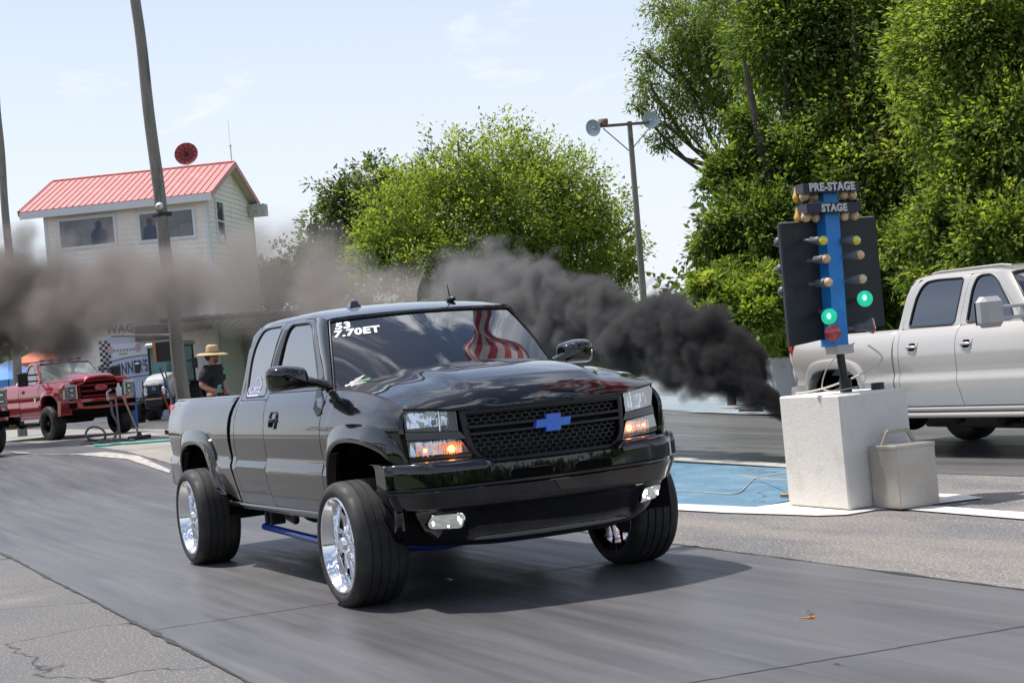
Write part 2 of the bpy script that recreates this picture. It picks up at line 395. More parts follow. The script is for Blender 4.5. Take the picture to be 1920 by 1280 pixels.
# ================================================================== the black pickup
def bezel_quad(b, Fm, quad, y_in, mi=0):
    pass
def black_truck():
    T = thing('pickup_truck', 'glossy black lifted extended-cab pickup with blue grille emblem launching down the near lane', 'pickup truck')
    def split(z): return interp([(.5, -1.70), (.578, -1.729), (.64, -1.780), (.765, -1.814), (.87, -1.838), (1.05, -1.838), (1.19, -1.868), (1.32, -1.962), (1.372, -2.0)], z)
    def rseam(z): return interp([(.5, -2.45), (.536, -2.465), (.614, -2.495), (.724, -2.545), (.88, -2.62), (1.03, -2.625), (1.128, -2.618), (1.236, -2.63), (1.31, -2.652), (1.372, -2.70)], z)
    def rear(z): return rseam(z)-.10+.02*sstep(1.2, 1.37, z)
    ZV = [0, .08, .2, .32, .36, .372, .42, .46, .47, .5, .56, .64, .72, .8, .87, .93, .97, 1]
    for s in (-1, 1):
        yc = lambda x, z: ysec(z)
        # doors and cab corner
        panel('door', yc, split, lambda z: interp([(.5, -.555), (.78, -.555), (.965, -.59), (1.2, -.60), (1.372, -.66)], z), lambda x: .552+.012*(x+.6)*0, lambda x: 1.372, 14, 0, s, BLK, T, vs=ZV)
        panel('rear_door', yc, rseam, split, lambda x: .548, lambda x: 1.33, 8, 0, s, BLK, T, vs=ZV)
        panel('cab_corner', yc, rear, rseam, lambda x: .545, lambda x: 1.372, 4, 0, s, BLK, T, vs=ZV)
        # fender
        arch = [(-.62, .56), (-.437, .56), (-.43, .70), (-.41, .85), (-.37, .94), (-.31, .985), (-.175, 1.035), (0, 1.05), (.19, 1.045), (.38, 1.015), (.50, .975), (.60, .92), (.66, .91), (.72, .91)]
        us = sorted(set([0, .03, .08, .13, .137, .15, .165, .19, .215, .25, .3, .37, .45, .53, .6, .67, .74, .8, .86, .91, .95, .98, 1]))
        panel('fender', yfen, lambda z: interp([(.5, -.555), (.78, -.555), (.965, -.59), (1.2, -.60), (1.372, -.66)], z), lambda z: interp([(.88, .665), (1.1, .655), (1.22, .612), (1.3, .55)], z), lambda x: interp(arch, x), FT, 0, 14, s, BLK, T, us=us)
        flare([(-.52, .58), (-.50, .80), (-.45, .98), (-.40, 1.06), (-.31, 1.115), (-.15, 1.14), (0, 1.148), (.2, 1.145), (.37, 1.132), (.5, 1.10), (.58, 1.06), (.64, .99), (.67, .90)],
              [(-.435, .58), (-.425, .70), (-.405, .83), (-.36, .92), (-.31, .972), (-.175, 1.02), (0, 1.035), (.19, 1.03), (.34, 1.012), (.46, .98), (.54, .94), (.60, .90), (.63, .87)], yfen, s, BLK, T, .042)
        # bed side
        arb = [(-4.96, .66), (-4.55, .64), (-4.25, .62), (-4.215, .70), (-4.18, .86), (-4.12, .95), (-4.02, 1.0), (-3.9, 1.02), (-3.7, 1.025), (-3.5, 1.0), (-3.4, .96), (-3.33, .88), (-3.27, .79), (-3.2, .71), (-3.06, .64), (-2.8, .575), (-2.5, .54)]
        usb = lin(0, .26, 5)+[.285, .30, .315, .33, .345, .365, .39, .43, .48, .53, .58, .615, .64, .66, .68, .70, .72, .76, .82, .88, .94, 1]
        panel('bed_side', ybed, lambda z: interp([(.6, -4.58), (.75, -4.66), (.85, -4.72), (1.02, -4.76), (1.2, -4.83), (1.372, -4.90)], z), lambda z: interp([(.54, -2.585), (.614, -2.625), (.724, -2.675), (.87, -2.77), (1.03, -2.80), (1.37, -2.82)], z), lambda x: interp(arb, x), lambda x: 1.362, 0, 22, s, BLKL, T, us=usb)
        flare([(-4.34, .64), (-4.31, .80), (-4.27, .93), (-4.21, 1.03), (-4.12, 1.085), (-3.95, 1.108), (-3.75, 1.113), (-3.56, 1.10), (-3.40, 1.07), (-3.30, 1.02), (-3.22, .94), (-3.17, .84), (-3.11, .73), (-3.03, .64), (-2.95, .60)],
              [(-4.24, .62), (-4.205, .74), (-4.165, .86), (-4.10, .935), (-4.0, .972), (-3.85, .99), (-3.68, .992), (-3.52, .972), (-3.42, .93), (-3.345, .86), (-3.28, .77), (-3.22, .70), (-3.15, .635), (-3.10, .60), (-3.07, .58)], ybed, s, BLK, T, .042)
        # black gap backing and sills
        b = MB(); b.box((-1.66, s*.80, .95), (2.2, .02, .8)); b.tube([(-3.0, s*.945, .527), (-2.5, s*.952, .527), (-.5, s*.956, .54)], .026, 10)
        b.box((-1.6, s*.90, .515), (2.1, .10, .05), bev=.01); b.build('rocker_panel', BLK, T)
        # cab side above the belt: front door frame, rear door frame, pillars
        wf = rounded([(-1.995, 1.40), (-1.925, 1.60), (-1.86, 1.83), (-1.80, 1.865), (-1.40, 1.856), (-1.27, 1.81), (-1.14, 1.66), (-1.0, 1.48), (-.93, 1.40)], [.02, .2, .04, .04, .06, .08, .2, .2, .02])
        of = [(-2.0, 1.374), (-2.045, 1.45), (-2.082, 1.554), (-2.045, 1.633), (-1.993, 1.725), (-1.937, 1.817), (-1.95, 1.87), (-1.985, 1.887), (-1.7, 1.889), (-1.42, 1.889), (-1.30, 1.875), (-1.16, 1.78), (-1.0, 1.60), (-.88, 1.48), (-.79, 1.374)]
        b = MB(); Bs = ringpanel(b, of, wf, yc, s); b.build('door_frame', BLK, T, sharp=50)
        b = MB(); pane(b, wf, yc, s, .012); b.build('door_window', GLS, T)
        b = MB(); strip(b, wf, .016, yc, s); b.grid([[V((x, s*(yc(x, z)+.0025), z)) for x, z in r] for r in ([(-2.06, 1.45), (-2.0, 1.45)], [(-2.075, 1.55), (-1.955, 1.55)], [(-2.02, 1.66), (-1.91, 1.66)], [(-1.955, 1.79), (-1.872, 1.79)], [(-1.925, 1.835), (-1.86, 1.835)])], 0); b.build('window_seal', SEAL, T)
        wr = rounded([(-2.10, 1.355), (-2.135, 1.44), (-2.128, 1.54), (-2.045, 1.76), (-2.015, 1.84), (-2.06, 1.868), (-2.40, 1.872), (-2.51, 1.855), (-2.60, 1.76), (-2.655, 1.62), (-2.655, 1.48), (-2.60, 1.352)], [.03, .1, .1, .1, .03, .03, .05, .05, .1, .1, .1, .05])
        orr = [(-1.975, 1.332), (-2.006, 1.38), (-2.05, 1.45), (-2.087, 1.554), (-2.05, 1.633), (-1.998, 1.725), (-1.942, 1.817), (-1.956, 1.872), (-1.99, 1.889), (-2.3, 1.889), (-2.58, 1.885), (-2.66, 1.82), (-2.70, 1.70), (-2.72, 1.5), (-2.70, 1.372), (-2.665, 1.332)]
        b = MB(); ringpanel(b, orr, wr, yc, s); b.build('rear_door_frame', BLK, T, sharp=50)
        b = MB(); pane(b, wr, yc, s, .006); g = b.build('rear_side_window', GLS, T)
        b = MB(); strip(b, wr, .014, yc, s); b.build('window_seal', SEAL, T)
        # rear pillar strip, cab back corner
        P = [[V((x0, s*yc(x0, z), z)) for x0 in (xr+.006, xr-.03, xr-.055)]+[V((xr-.075, s*(yc(0, z)-.03), z)), V((xr-.082, s*(yc(0, z)-.12), z)), V((xr-.085, 0, z))] for z, xr in [(.9, -2.64), (1.2, -2.66), (1.372, -2.705), (1.5, -2.722), (1.7, -2.704), (1.82, -2.665), (1.885, -2.62)]]
        b = MB(); b.grid(P, flip=s < 0); b.build('cab_rear_panel', BLK, T, sharp=50)
        # A pillar
        P = []
        for t in lin(0, 1, 9):
            d = V((lerp(-.79, -1.30, t), 0, lerp(1.374, 1.876, t))); d.x += -.0*sin(pi*t); z = interp([(0, 1.374), (.25, 1.49), (.5, 1.61), (.75, 1.77), (1, 1.876)], t); x = interp([(0, -.785), (.25, -.885), (.5, -1.005), (.75, -1.155), (1, -1.30)], t)
            e = V((lerp(-.627, -1.032, t), s*lerp(.862, .711, t), lerp(1.374, 1.850, t))); a = V((x+.004, s*(ysec(z)), z))
            P.append([a-V((0, s*.02, 0)), a, a.lerp(e, .35)+V((.0, s*.012, .012)), a.lerp(e, .7)+V((.008, s*.012, .012)), e+V((.004, 0, .004)), e+V((-.02, -s*.01, -.02))])
        b = MB(); b.grid(P, flip=s > 0); b.build('roof_pillar', BLK, T, sharp=60)
    # roof
    prof = [(1.0, 0), (.985, .012), (.955, .027), (.90, .042), (.80, .054), (.62, .064), (.4, .072), (.2, .076), (0, .078)]
    st = []
    def rs(x):  # half width, edge z, crown scale
        return (interp([(-2.80, .655), (-2.6, .680), (-1.6, .682), (-1.25, .695), (-1.03, .711)], x), interp([(-2.80, 1.855), (-2.72, 1.88), (-2.55, 1.8865), (-1.45, 1.8865), (-1.25, 1.876), (-1.03, 1.852)], x), interp([(-2.80, .3), (-2.74, .75), (-2.6, .93), (-2.3, 1.0), (-1.6, 1), (-1.35, .8), (-1.12, .48), (-1.03, .32)], x))
    P = []
    for x in (-2.80, -2.77, -2.72, -2.6, -2.4, -2.1, -1.8, -1.6, -1.45, -1.3, -1.2, -1.1, -1.06, -1.03):
        hw, ze, k = rs(x); row = []
        for sg in (-1, 1):
            for q, dz in (prof if sg < 0 else prof[-2::-1]):
                bow = .065*(1-q*q)*sstep(-1.5, -1.03, x); row.append(V((x+bow, sg*q*hw, ze+dz*k)))
        P.append(row)
    b = MB(); b.grid(P); b.grid([[p+V((.0, 0, 0)) for p in P[-1]], [p+V((.01, 0, -.012)) for p in P[-1]], [p+V((-.01, 0, -.03)) for p in P[-1]]])
    b.build('roof', BLK, T, sharp=60)
    # windshield
    def W(s, t, off=0):   # s -1..1 (left of picture = -1), t 0 bottom..1 top
        k = 1-s*s
        top = V((-1.032+.065*k, .700*s, 1.838+.022*k)); bot = V((-.627+.30*k, .852*s, 1.350+.02*k)); p = bot.lerp(top, t); n = V((.74, .16*s, .66)); return p+n*(.022*sin(pi*t)+off)
    b = MB(); b.grid([[W(s, t) for t in lin(0, 1, 9)] for s in lin(-1, 1, 25)]); b.build('windshield', GLW, T)
    b = MB()
    b.tube([W(-.995, .0, .004), W(-.995, .33, .004), W(-.995, .66, .004), W(-.992, .985, .006)]+[W(s, .993, .006) for s in lin(-.97, .97, 15)]+[W(.992, .985, .006), W(.995, .66, .004), W(.995, .33, .004), W(.995, 0, .004)], .009, 6); b.build('windshield_seal', SEAL, T)
    # cowl
    b = MB(); b.grid([[W(s, .01, .012)+V((.02*k, 0, -.010*k-(.03 if k == 5 else 0))) for k in range(6)] for s in lin(-1, 1, 21)]); b.build('cowl', PLA, T)
    # hood
    def zc(x): return smooth([(-.6, 1.456), (-.3, 1.454), (0, 1.440), (.35, 1.399), (.6, 1.347), (.8, 1.292)], x)
    def ze(x): return smooth([(-.62, 1.378), (-.3, 1.371), (0, 1.353), (.35, 1.308), (.62, 1.250), (.8, 1.225)], x)
    def hood(u, y):
        ay = abs(y)/.872; xf = .862-.30*y*y; xr = -.63+.30*(1-ay*ay)-.02
        x = lerp(xr, xf, u); w = (1-ay**2.2); h = ze(x)+(zc(x)-ze(x))*w
        fr = sstep(1.0, .80, u)
        # raised centre and creases
        h += (.022*(sstep(.53, .41, abs(y)))-.010)*fr+.010*sstep(.80, .66, abs(y))*fr
        lipz = interp([(0, 1.188), (.57, 1.192), (.62, 1.20), (.872, 1.226)], abs(y))
        topz = h-.012*sstep(.80, .90, u)
        if u > .88:
            v = (u-.88)/.12; h = topz-(topz-lipz)*(.06*v+.94*v*v*(1.6-.6*v)) if v < 1 else lipz; x = lerp(xr, xf, .88)+(xf-lerp(xr, xf, .88))*(1.7*v-.7*v*v)*1.0
        else: h = topz
        return V((x, y, h))
    us = lin(0, .8, 41)+[.83, .86, .88, .892, .9, .91, .925, .945, .965, .985, 1.0]
    ys = sorted([q*s for s in (-1, 1) for q in (.872, .868, .85, .82, .79, .765, .75, .735, .72, .70, .68, .64, .6, .56, .52, .50, .485, .47, .455, .44, .42, .38, .34, .31, .295, .28, .265, .25, .22, .15, .07)]+[0])
    P = [[hood(u, y) for y in ys] for u in us]
    P.append([p+V((-.004, 0, -.012)) for p in P[-1]]); P.append([p+V((-.03, 0, -.006)) for p in P[-1]])
    for row in P:
        row.insert(0, row[0]+V((0, .004, -.02))); row.append(row[-1]+V((0, -.004, -.02)))
    b = MB(); b.grid(P, flip=False); b.build('hood', BLK, T, sharp=35)
    # dark grey patches laid on the hood near the windshield
    VM = mat('dark_grey_patch', (.03, .03, .03), .32, coat=.2, bump=(300, .3, .002))
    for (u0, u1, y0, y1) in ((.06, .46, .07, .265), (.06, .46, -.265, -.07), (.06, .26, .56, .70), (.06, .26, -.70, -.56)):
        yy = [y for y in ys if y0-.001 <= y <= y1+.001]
        b = MB(); b.grid([[hood(u, y)+V((0, 0, .0022)) for y in yy] for u in us if u0-.001 <= u <= u1+.001]); b.build('hood_patch', VM, T)
    # wipers
    for s0, s1, s2 in ((-.93, -.90, -.28), (.02, .06, .68)):
        b = MB(); a = W(s0 if s0 < 0 else s0, .0, .045)+V((.06, 0, -.0))
        b.tube([W(s2, .02, .05)+V((.05, 0, .01)), W(lerp(s1, s2, .6), .045, .05), W(lerp(s1, s2, .35), .055, .045)], [.016, .013, .008], 8)
        b.tube([W(lerp(s1, s2, t), .015+.05*sin(pi*min(1, t*1.1)), .02) for t in lin(0, .92, 8)], .009, 6); b.build('wiper', PLA, T)
    # front face of the truck, as a surface X(y,z)
    def FX(y, z, off=0):
        x = interp([(.78, .880), (.93, .885), (1.056, .868), (1.19, .855), (1.25, .85)], z)-.30*y*y-1.2*max(0, abs(y)-.84)**2
        return V((x+off, y, z))
    def FQ(q, k=(8, 6), off=0, mi=0, b=None, wob=0):
        """quad q = 4 (y,z): bl, br, tr, tl"""
        b = b or MB(); b.grid([[FX(*(V(q[0]).lerp(V(q[1]), s)).lerp(V(q[3]).lerp(V(q[2]), s), t), off) for t in lin(0, 1, k[1])] for s in lin(0, 1, k[0])], mi, flip=True); return b
    # dark core behind the openings
    b = MB(); b.grid([[FX(y, z, -.16) for z in (.70, .95, 1.20)] for y in lin(-.90, .90, 13)], flip=True); b.grid([[FX(y, 1.20, -.16), FX(y, 1.195, -.02)] for y in lin(-.86, .86, 13)]); b.build('core_support', VOID, T)
    # grille
    G = bpy.data.objects.new('grille', None); COL.objects.link(G); G.parent = T; G.empty_display_size = .1
    def framebar(b, pts, w, off=.0, dep=.05):
        rows = []
        pts = [V(p).to_2d() for p in pts]; n = len(pts)
        for i, p in enumerate(pts):
            a = pts[max(0, i-1)]; c = pts[min(n-1, i+1)]; t = (c-a).normalized(); nn = V((-t.y, t.x))*w/2
            rows.append([FX(*(p+nn), off-dep), FX(*(p+nn), off-.004), FX(*(p+nn*.7), off), FX(*(p-nn*.7), off), FX(*(p-nn), off-.004), FX(*(p-nn), off-dep)])
        b.grid(rows)
    top = [(y, 1.165) for y in lin(-.545, .545, 15)]
    b = MB()
    framebar(b, top, .036)
    sidec = [(-.550, 1.175), (-.543, 1.10), (-.537, 1.045), (-.53, .98), (-.515, .93), (-.48, .885), (-.44, .866)]
    framebar(b, sidec, .038); framebar(b, [(-y, z) for y, z in sidec], .038)
    framebar(b, [(y, .860) for y in lin(-.45, .45, 13)], .034)
    framebar(b, [(y, 1.078) for y in lin(-.53, .53, 15)], .022, .006); framebar(b, [(y, 1.034) for y in lin(-.53, .53, 15)], .020, .006)
    b.build('grille_frame', mat('grille_black', (.006, .006, .008), .22, spec=.35), G, sharp=40)
    HM = mat('mesh_plastic', (.012, .012, .014), .35); hx = .0235
    bu, bl_ = MB(), MB()
    for zi in range(-9, 10):
        for yi in range(-18, 19):
            cy = (yi+.5*(zi % 2))*hx*1.732*1.25; cz = 1.015+zi*hx*1.5*.72
            if abs(cy) > .53-(.06*sstep(.98, .88, cz)) or cz < .885 or cz > 1.145 or 1.025 < cz < 1.088: continue
            ou = [FX(cy+cos(R(60*k+30))*hx*1.25, cz+sin(R(60*k+30))*hx*.72, -.03) for k in range(6)]
            inn = [FX(cy+cos(R(60*k+30))*hx*1.25*.86, cz+sin(R(60*k+30))*hx*.72*.84, -.03) for k in range(6)]
            bk = [p+V((-.02, 0, 0)) for p in inn]
            (bu if cz > 1.056 else bl_).grid([ou, inn, bk], cv=True, flip=True, smooth=False)
    bu.build('honeycomb_mesh', HM, G); bl_.build('honeycomb_mesh', HM, G)
    FQ([(-.53, .87), (.53, .87), (.53, 1.15), (-.53, 1.15)], (12, 3), -.10).build('radiator', mat('radiator_fins', (.010, .010, .011), .6, bump=(200, .8, .004, (.05, .05, 1))), G)
    # emblem
    cross = [(-.124, -.024), (-.050, -.024), (-.056, -.049), (.042, -.049), (.048, -.024), (.112, -.024), (.128, .024), (.054, .024), (.060, .049), (-.038, .049), (-.044, .024), (-.106, .024)]
    b = MB(); b.prism(cross, lambda p, t: FX(p[0], p[1]+1.056, .008+.014*t), 0)
    b.prism([(x*1.06, z*1.1) for x, z in cross], lambda p, t: FX(p[0], p[1]+1.056, -.01+.014*t), 1); b.build('grille_emblem', [BLE, BLU], G)
    # headlights and turn signals
    for s in (-1, 1):
        H = bpy.data.objects.new('headlight', None); COL.objects.link(H); H.parent = T; H.empty_display_size = .1
        def lamp(H, q, inner, rm, bulbs, side_q):
            FQ(q, (8, 6), -.075).build('reflector', PLA, H)
            b = FQ(inner, (14, 8), -.05); P = b
            b.build('bowl', rm, H)
            b = MB(); qq = [V(p) for p in q]
            rows = []
            for t in range(4):
                a, c = qq[t], qq[(t+1) % 4]
                for u in lin(0, .9, 6): p = a.lerp(c, u); rows.append([FX(p.x, p.y, -.075), FX(p.x, p.y, -.002)])
            b.grid(rows, cu=True); b.build('lamp_housing', CHD, H)
            FQ(q, (10, 6), .0).build('lens', LENS, H)
            for (y, z, r_, m) in bulbs:
                b = MB(); b.sphere(FX(y, z, -.045), r_); b.build('bulb', m, H)
        i, o = s*.582, s*.873
        q = [(i, 1.062), (o, 1.086), (o, 1.212), (i, 1.180)]
        if s > 0: pass
        else: q = [q[1], q[0], q[3], q[2]]
        lamp(H, q, [(lerp(q[0][0], q[1][0], a), lerp(q[0][1], q[3][1], c)) for a, c in ((.1, .1), (.85, .12), (.9, .88), (.06, .88))], REFL, [(s*.70, 1.125, .016, CHD)], None)
        b = MB(); b.tube([FX(i+s*.09, 1.07, -.04), FX(i+s*.085, 1.19, -.04)], .006, 6); b.lathe([(-.05, .02), (-.02, .045), (0, .05)], FX(s*.665, 1.125, -.02), (1, 0, 0), 20); b.build('projector_ring', CHR, H)
        Hs = bpy.data.objects.new('turn_signal', None); COL.objects.link(Hs); Hs.parent = T; Hs.empty_display_size = .1
        q = [(s*.522, .905), (o+s*.006, .918), (o, 1.028), (s*.575, 1.005)]
        if s < 0: q = [q[1], q[0], q[3], q[2]]
        lamp(Hs, q, [(lerp(q[0][0], q[1][0], a), lerp(q[0][1], q[3][1], c)) for a, c in ((.06, .12), (.9, .12), (.9, .88), (.1, .88))], REFL, [(s*.62, .958, .020, AMBL), (s*.765, .962, .009, AMBL)], None)
        b = MB()
        for cy, rr in ((.62, .05), (.755, .05)):
            for k in range(0, 9, 1 if cy < .7 else 2):
                yy = s*(cy-.055+.11*k/8); b.box(FX(yy, .962, -.042), (.006, .0045, .080*(1-abs(k-4)*.05)), rot=Matrix.Rotation(-.5*s, 3, 'Z'))
        b.build('amber_fins', AMBM, Hs)
        # filler between lamps and side chrome corner
        FQ([(s*.545, 1.012), (s*.892, 1.034), (s*.888, 1.082), (s*.575, 1.058)] if s > 0 else [(s*.892, 1.034), (s*.545, 1.012), (s*.575, 1.058), (s*.888, 1.082)], (8, 4), .004).build('lamp_divider', BLK, T)
        FQ([(s*.515, .86), (s*.90, .86), (s*.89, .915), (s*.522, .902)] if s > 0 else [(s*.90, .86), (s*.515, .86), (s*.522, .902), (s*.89, .915)], (8, 4), -.004).build('lamp_divider', BLK, T)
    # bumper
    def prof_b(z): return interp([(.355, -.17), (.37, -.14), (.42, -.105), (.50, -.062), (.60, -.018), (.615, 0), (.720, .006), (.728, -.012), (.742, -.012), (.752, .012), (.86, .006), (.885, -.010), (.897, -.035), (.90, -.10)], z)
    def BX(y, z, off=0):
        ay = abs(y); zz = .44*sstep(.95, .2, z)
        x = .955-.22*y*y-4.0*max(0, ay-.80)**2
        tuck = interp([(.355, .12), (.45, .06), (.62, .02), (.75, 0)], z)
        e = max(0, ay-.965)
        return V((x+prof_b(z)+off-tuck*sstep(.5, 1, ay)*.8, y, z))
    TK = [(.355, .11), (.45, .082), (.58, .060), (.63, .048), (.70, .018), (.735, .004), (.76, 0)]
    def BI(y, z, off=0):      # a point on the finished bumper skin
        z0 = z-.030*sstep(.3, 1.0, abs(y))*sstep(.62, .36, z); p = BX(y/(1-interp(TK, z0)), z0, off); return V((p.x, y, z))
    def bump_row(z):
        row = []
        base = [BX(y, z) for y in lin(-.975, .975, 61)]; tk = interp(TK, z)
        L = []
        for a in (1, 2, 3, 4, 5, 6):
            t = a/6; L.append(V((base[0].x-.05*t-(.13*max(0, t-.5)*2), -.975-.045*sin(min(1, t*2)*pi/2), z)))
        row = L[::-1]+base+[V((p.x, -p.y, p.z)) for p in L]
        for p in row: p.y *= (1-tk)
        return row
    zs = [.355, .362, .37, .39, .42, .46, .50, .55, .598, .604, .612, .618, .65, .69, .716, .722, .728, .735, .742, .748, .754, .79, .83, .86, .876, .886, .894, .899, .90]
    rows = [bump_row(z) for z in zs]
    # ends sweep up, licence-plate recess pressed into the lower half
    for row in rows:
        for p in row:
            m = sstep(.60, .56, abs(p.y))*sstep(.405, .43, p.z)*sstep(.605, .575, p.z); p.x -= .045*m
            p.z += .030*sstep(.3, 1.0, abs(p.y))*sstep(.62, .36, p.z)*1.0
            if p.z > .84: p.z -= .035*sstep(.50, .40, abs(p.y))*sstep(.84, .9, p.z)
    b = MB(); b.grid(rows, flip=False); b.build('front_bumper', BLK, T, sharp=32)
    def binsert(q, off, dep, m, nm, r=.02, parent=T, kk=4):
        o = rounded(q, r, kk); b = MB(); n = len(o); c = V((sum(p[0] for p in o)/n, sum(p[1] for p in o)/n))
        A = [BI(p[0], p[1], off) for p in o]; B_ = [BI(lerp(p[0], c.x, .03), lerp(p[1], c.y, .08), off+.004) for p in o]; Cc = [BI(lerp(p[0], c.x, .06), lerp(p[1], c.y, .16), off-dep) for p in o]; D = [BI(lerp(p[0], c.x, .9), lerp(p[1], c.y, .9), off-dep) for p in o]
        b.grid([A, B_, Cc], 0, cv=True); b.grid([Cc, D], 1, cv=True); b.add(D, [tuple(range(n))], 1, False)
        return b.build(nm, m, parent, sharp=40)
    for s in (-1, 1):
        q = [(s*.075, .752), (s*.345, .752), (s*.36, .775), (s*.345, .808), (s*.10, .808), (s*.06, .785)]
        if s < 0: q = q[::-1]
        binsert(q, .010, .003, [BLK, VOID], 'bumper_slot', .02)
        F = bpy.data.objects.new('fog_light', None); COL.objects.link(F); F.parent = T
        q = [(s*.625, .482), (s*.79, .492), (s*.81, .520), (s*.80, .575), (s*.64, .575), (s*.62, .545)]
        if s < 0: q = q[::-1]
        binsert([(p[0]+(p[0]-s*.715)*.12, p[1]+(p[1]-.527)*.15) for p in q], .006, .002, [BLK, VOID], 'fog_bezel', .02, F)
        o = rounded(q, .018); b = MB(); n = len(o); c = V((s*.712, .528))
        rws = [[BI(lerp(p[0], c.x, t), lerp(p[1], c.y, t), .014-.007*t*(2-t)) for p in o] for t in (0, .2, .5, .8, 1)]
        b.grid(rws, cv=True); b.build('reflector', FOGR, F)
        for k, (yy, zz, sx) in enumerate(((.640, .53, .007), (.655, .55, .005), (.785, .53, .006), (.70, .50, .006))):
            b = MB(); b.sphere(BI(s*yy, zz, .012), (.006, sx, .020 if k != 3 else .006)); b.build('bulb', FOGL, F)
        b = MB(); b.grid([[BI(lerp(p[0], c.x, t), lerp(p[1], c.y, t), .016) for p in o] for t in (0, .5, 1)], cv=True); b.build('lens', LENS, F)
        # splash shield between bumper and wheel
        b = MB(); b.grid([[V((x, s*y, z)) for x, y, z in r_] for r_ in (((.62, .78, .46), (.60, .88, .56), (.60, .90, .75)), ((.50, .72, .50), (.50, .80, .6), (.50, .86, .85)), ((.46, .5, .55), (.46, .5, .8), (.46, .5, 1.05)))]); b.build('splash_shield', PLA, T)
    # wheel wells
    for s in (-1, 1):
        for cx, rad in ((0.08, .56), (-3.70, .56)):
            b = MB(); b.grid([[V((cx+cos(a)*rad*.98, s*y, .50+sin(a)*rad)) for y in (.93, .5, .42)] for a in lin(-.15, pi+.15, 20)]); b.box((cx, s*.42, .80), (1.1, .02, .6)); b.build('wheel_well', VOID, T)
    # mirrors
    for s in (-1, 1):
        Mr = bpy.data.objects.new('side_mirror', None); COL.objects.link(Mr); Mr.parent = T; Mr.empty_display_size = .1
        # rounded shell: widest at the outer end
        b = MB(); cy, cz = 1.10, 1.475
        rws = []
        for i, t in enumerate([0, .06, .2, .4, .6, .78, .9, .97, 1]):
            x = -.86+.16*t; sc_ = [1, 1.03, 1.03, .99, .92, .80, .60, .36, .02][i]; row = []
            for p in rounded([(-.150, -.078), (.135, -.088), (.145, .075), (.03, .088), (-.12, .060)], [.03, .045, .06, .1, .04], 5): row.append(V((x-.06*(p[0]), s*(cy+p[0]*sc_), cz+p[1]*sc_-.0)))
            rws.append(row)
        b.grid(rws, cv=True, flip=s < 0); b.build('mirror_shell', BLK, Mr, sharp=60)
        b = MB(); b.add(rws[0], [tuple(range(len(rws[0])))]); b.xf(Matrix.Translation((.003, 0, 0))); b.build('mirror_glass', GLS, Mr)
        b = MB(); rws = []
        for y, x, z, hx_, hz in ((.80, -.74, 1.385, .09, .055), (.85, -.75, 1.40, .06, .035), (.92, -.77, 1.425, .05, .028), (.99, -.78, 1.44, .055, .040)):
            rws.append([V((x+cos(a)*hx_, s*y, z+sin(a)*hz)) for a in lin(0, 2*pi*11/12, 12)])
        b.grid(rws, cv=True); b.build('mirror_arm', BLK, Mr)
        b = MB(); b.prism([(-.83, 1.37), (-.62, 1.30), (-.60, 1.22), (-.66, 1.20), (-.78, 1.25), (-.92, 1.37), (-.82, 1.52)], lambda p, t: V((p[0], s*(ysec(p[1])-.004+.010*t), p[1]))); b.build('mirror_sail', PLA, Mr)
        # handles
        D = bpy.data.objects.new('door_handle', None); COL.objects.link(D); D.parent = T
        o = rounded([(-1.715, 1.115), (-1.565, 1.115), (-1.55, 1.15), (-1.55, 1.225), (-1.58, 1.245), (-1.70, 1.245), (-1.72, 1.21)], .03)
        b = MB(); yf = lambda x, z: ysec(z)
        A = [V((p[0], s*(yf(*p)-.002), p[1])) for p in o]; c = V((-1.635, 1.18)); B1 = [V((lerp(p[0], c.x, .05), s*(yf(*p)+.012), lerp(p[1], c.y, .05))) for p in o]; B2 = [V((lerp(p[0], c.x, .22), s*(yf(*p)+.010), lerp(p[1], c.y, .22))) for p in o]; B3 = [V((lerp(p[0], c.x, .3), s*(yf(*p)-.02), lerp(p[1], c.y, .3))) for p in o]
        b.grid([A, B1, B2, B3], cv=True, flip=s > 0); b.build('handle_bezel', BLK, D, sharp=60)
        b = MB(); b.add([V((lerp(p[0], c.x, .25), s*(yf(*p)+.0025), lerp(p[1], c.y, .25))) for p in o], [tuple(range(len(o)))]); b.build('handle_cup', VOID, D)
        b = MB(); b.tube([(-1.70, s*(yf(0, 1.185)+.012), 1.185), (-1.66, s*(yf(0, 1.18)+.022), 1.183), (-1.61, s*(yf(0, 1.18)+.022), 1.180), (-1.57, s*(yf(0, 1.18)+.012), 1.178)], [.012, .015, .015, .010], 8); b.build('grip', BLK, D)
    # bed: top rails, inner box, tailgate, tail lamps, rear bumper
    b = MB()
    for s in (-1, 1):
        P = [[V((x, s*y_, z)) for y_, z in ((.868-o, 1.361), (.855-o, 1.372), (.83-o, 1.376), (.78-o, 1.374), (.772-o, 1.36), (.772-o, .95))] for x, o in ((-2.82, 0), (-3.5, 0), (-4.2, 0), (-4.6, .01), (-4.88, .03))]
        b.grid(P, flip=s > 0)
    b.box((-3.85, 0, .93), (2.05, 1.55, .04)); b.box((-2.84, 0, 1.14), (.04, 1.56, .46)); b.build('bed_box', [BLKL], T, sharp=50)
    b = MB(); b.box((-4.88, 0, 1.10), (.06, 1.54, .52), bev=.02); b.box((-4.915, 0, 1.18), (.02, .3, .09), bev=.01); b.build('tailgate', BLKL, T)
    for s in (-1, 1):
        b = MB(); b.grid([[V((x, s*y_, z)) for x, y_ in ((-4.88+dz, .80), (-4.925+dz, .85), (-4.92+dz, .90), (-4.84+dz, .945-dy))] for z, dz, dy in ((.98, .10, .0), (1.05, .06, -.01), (1.2, .02, .01), (1.30, 0, .05), (1.33, 0, .08))], flip=s < 0); b.build('tail_lamp', REDL, T)
    b = MB()
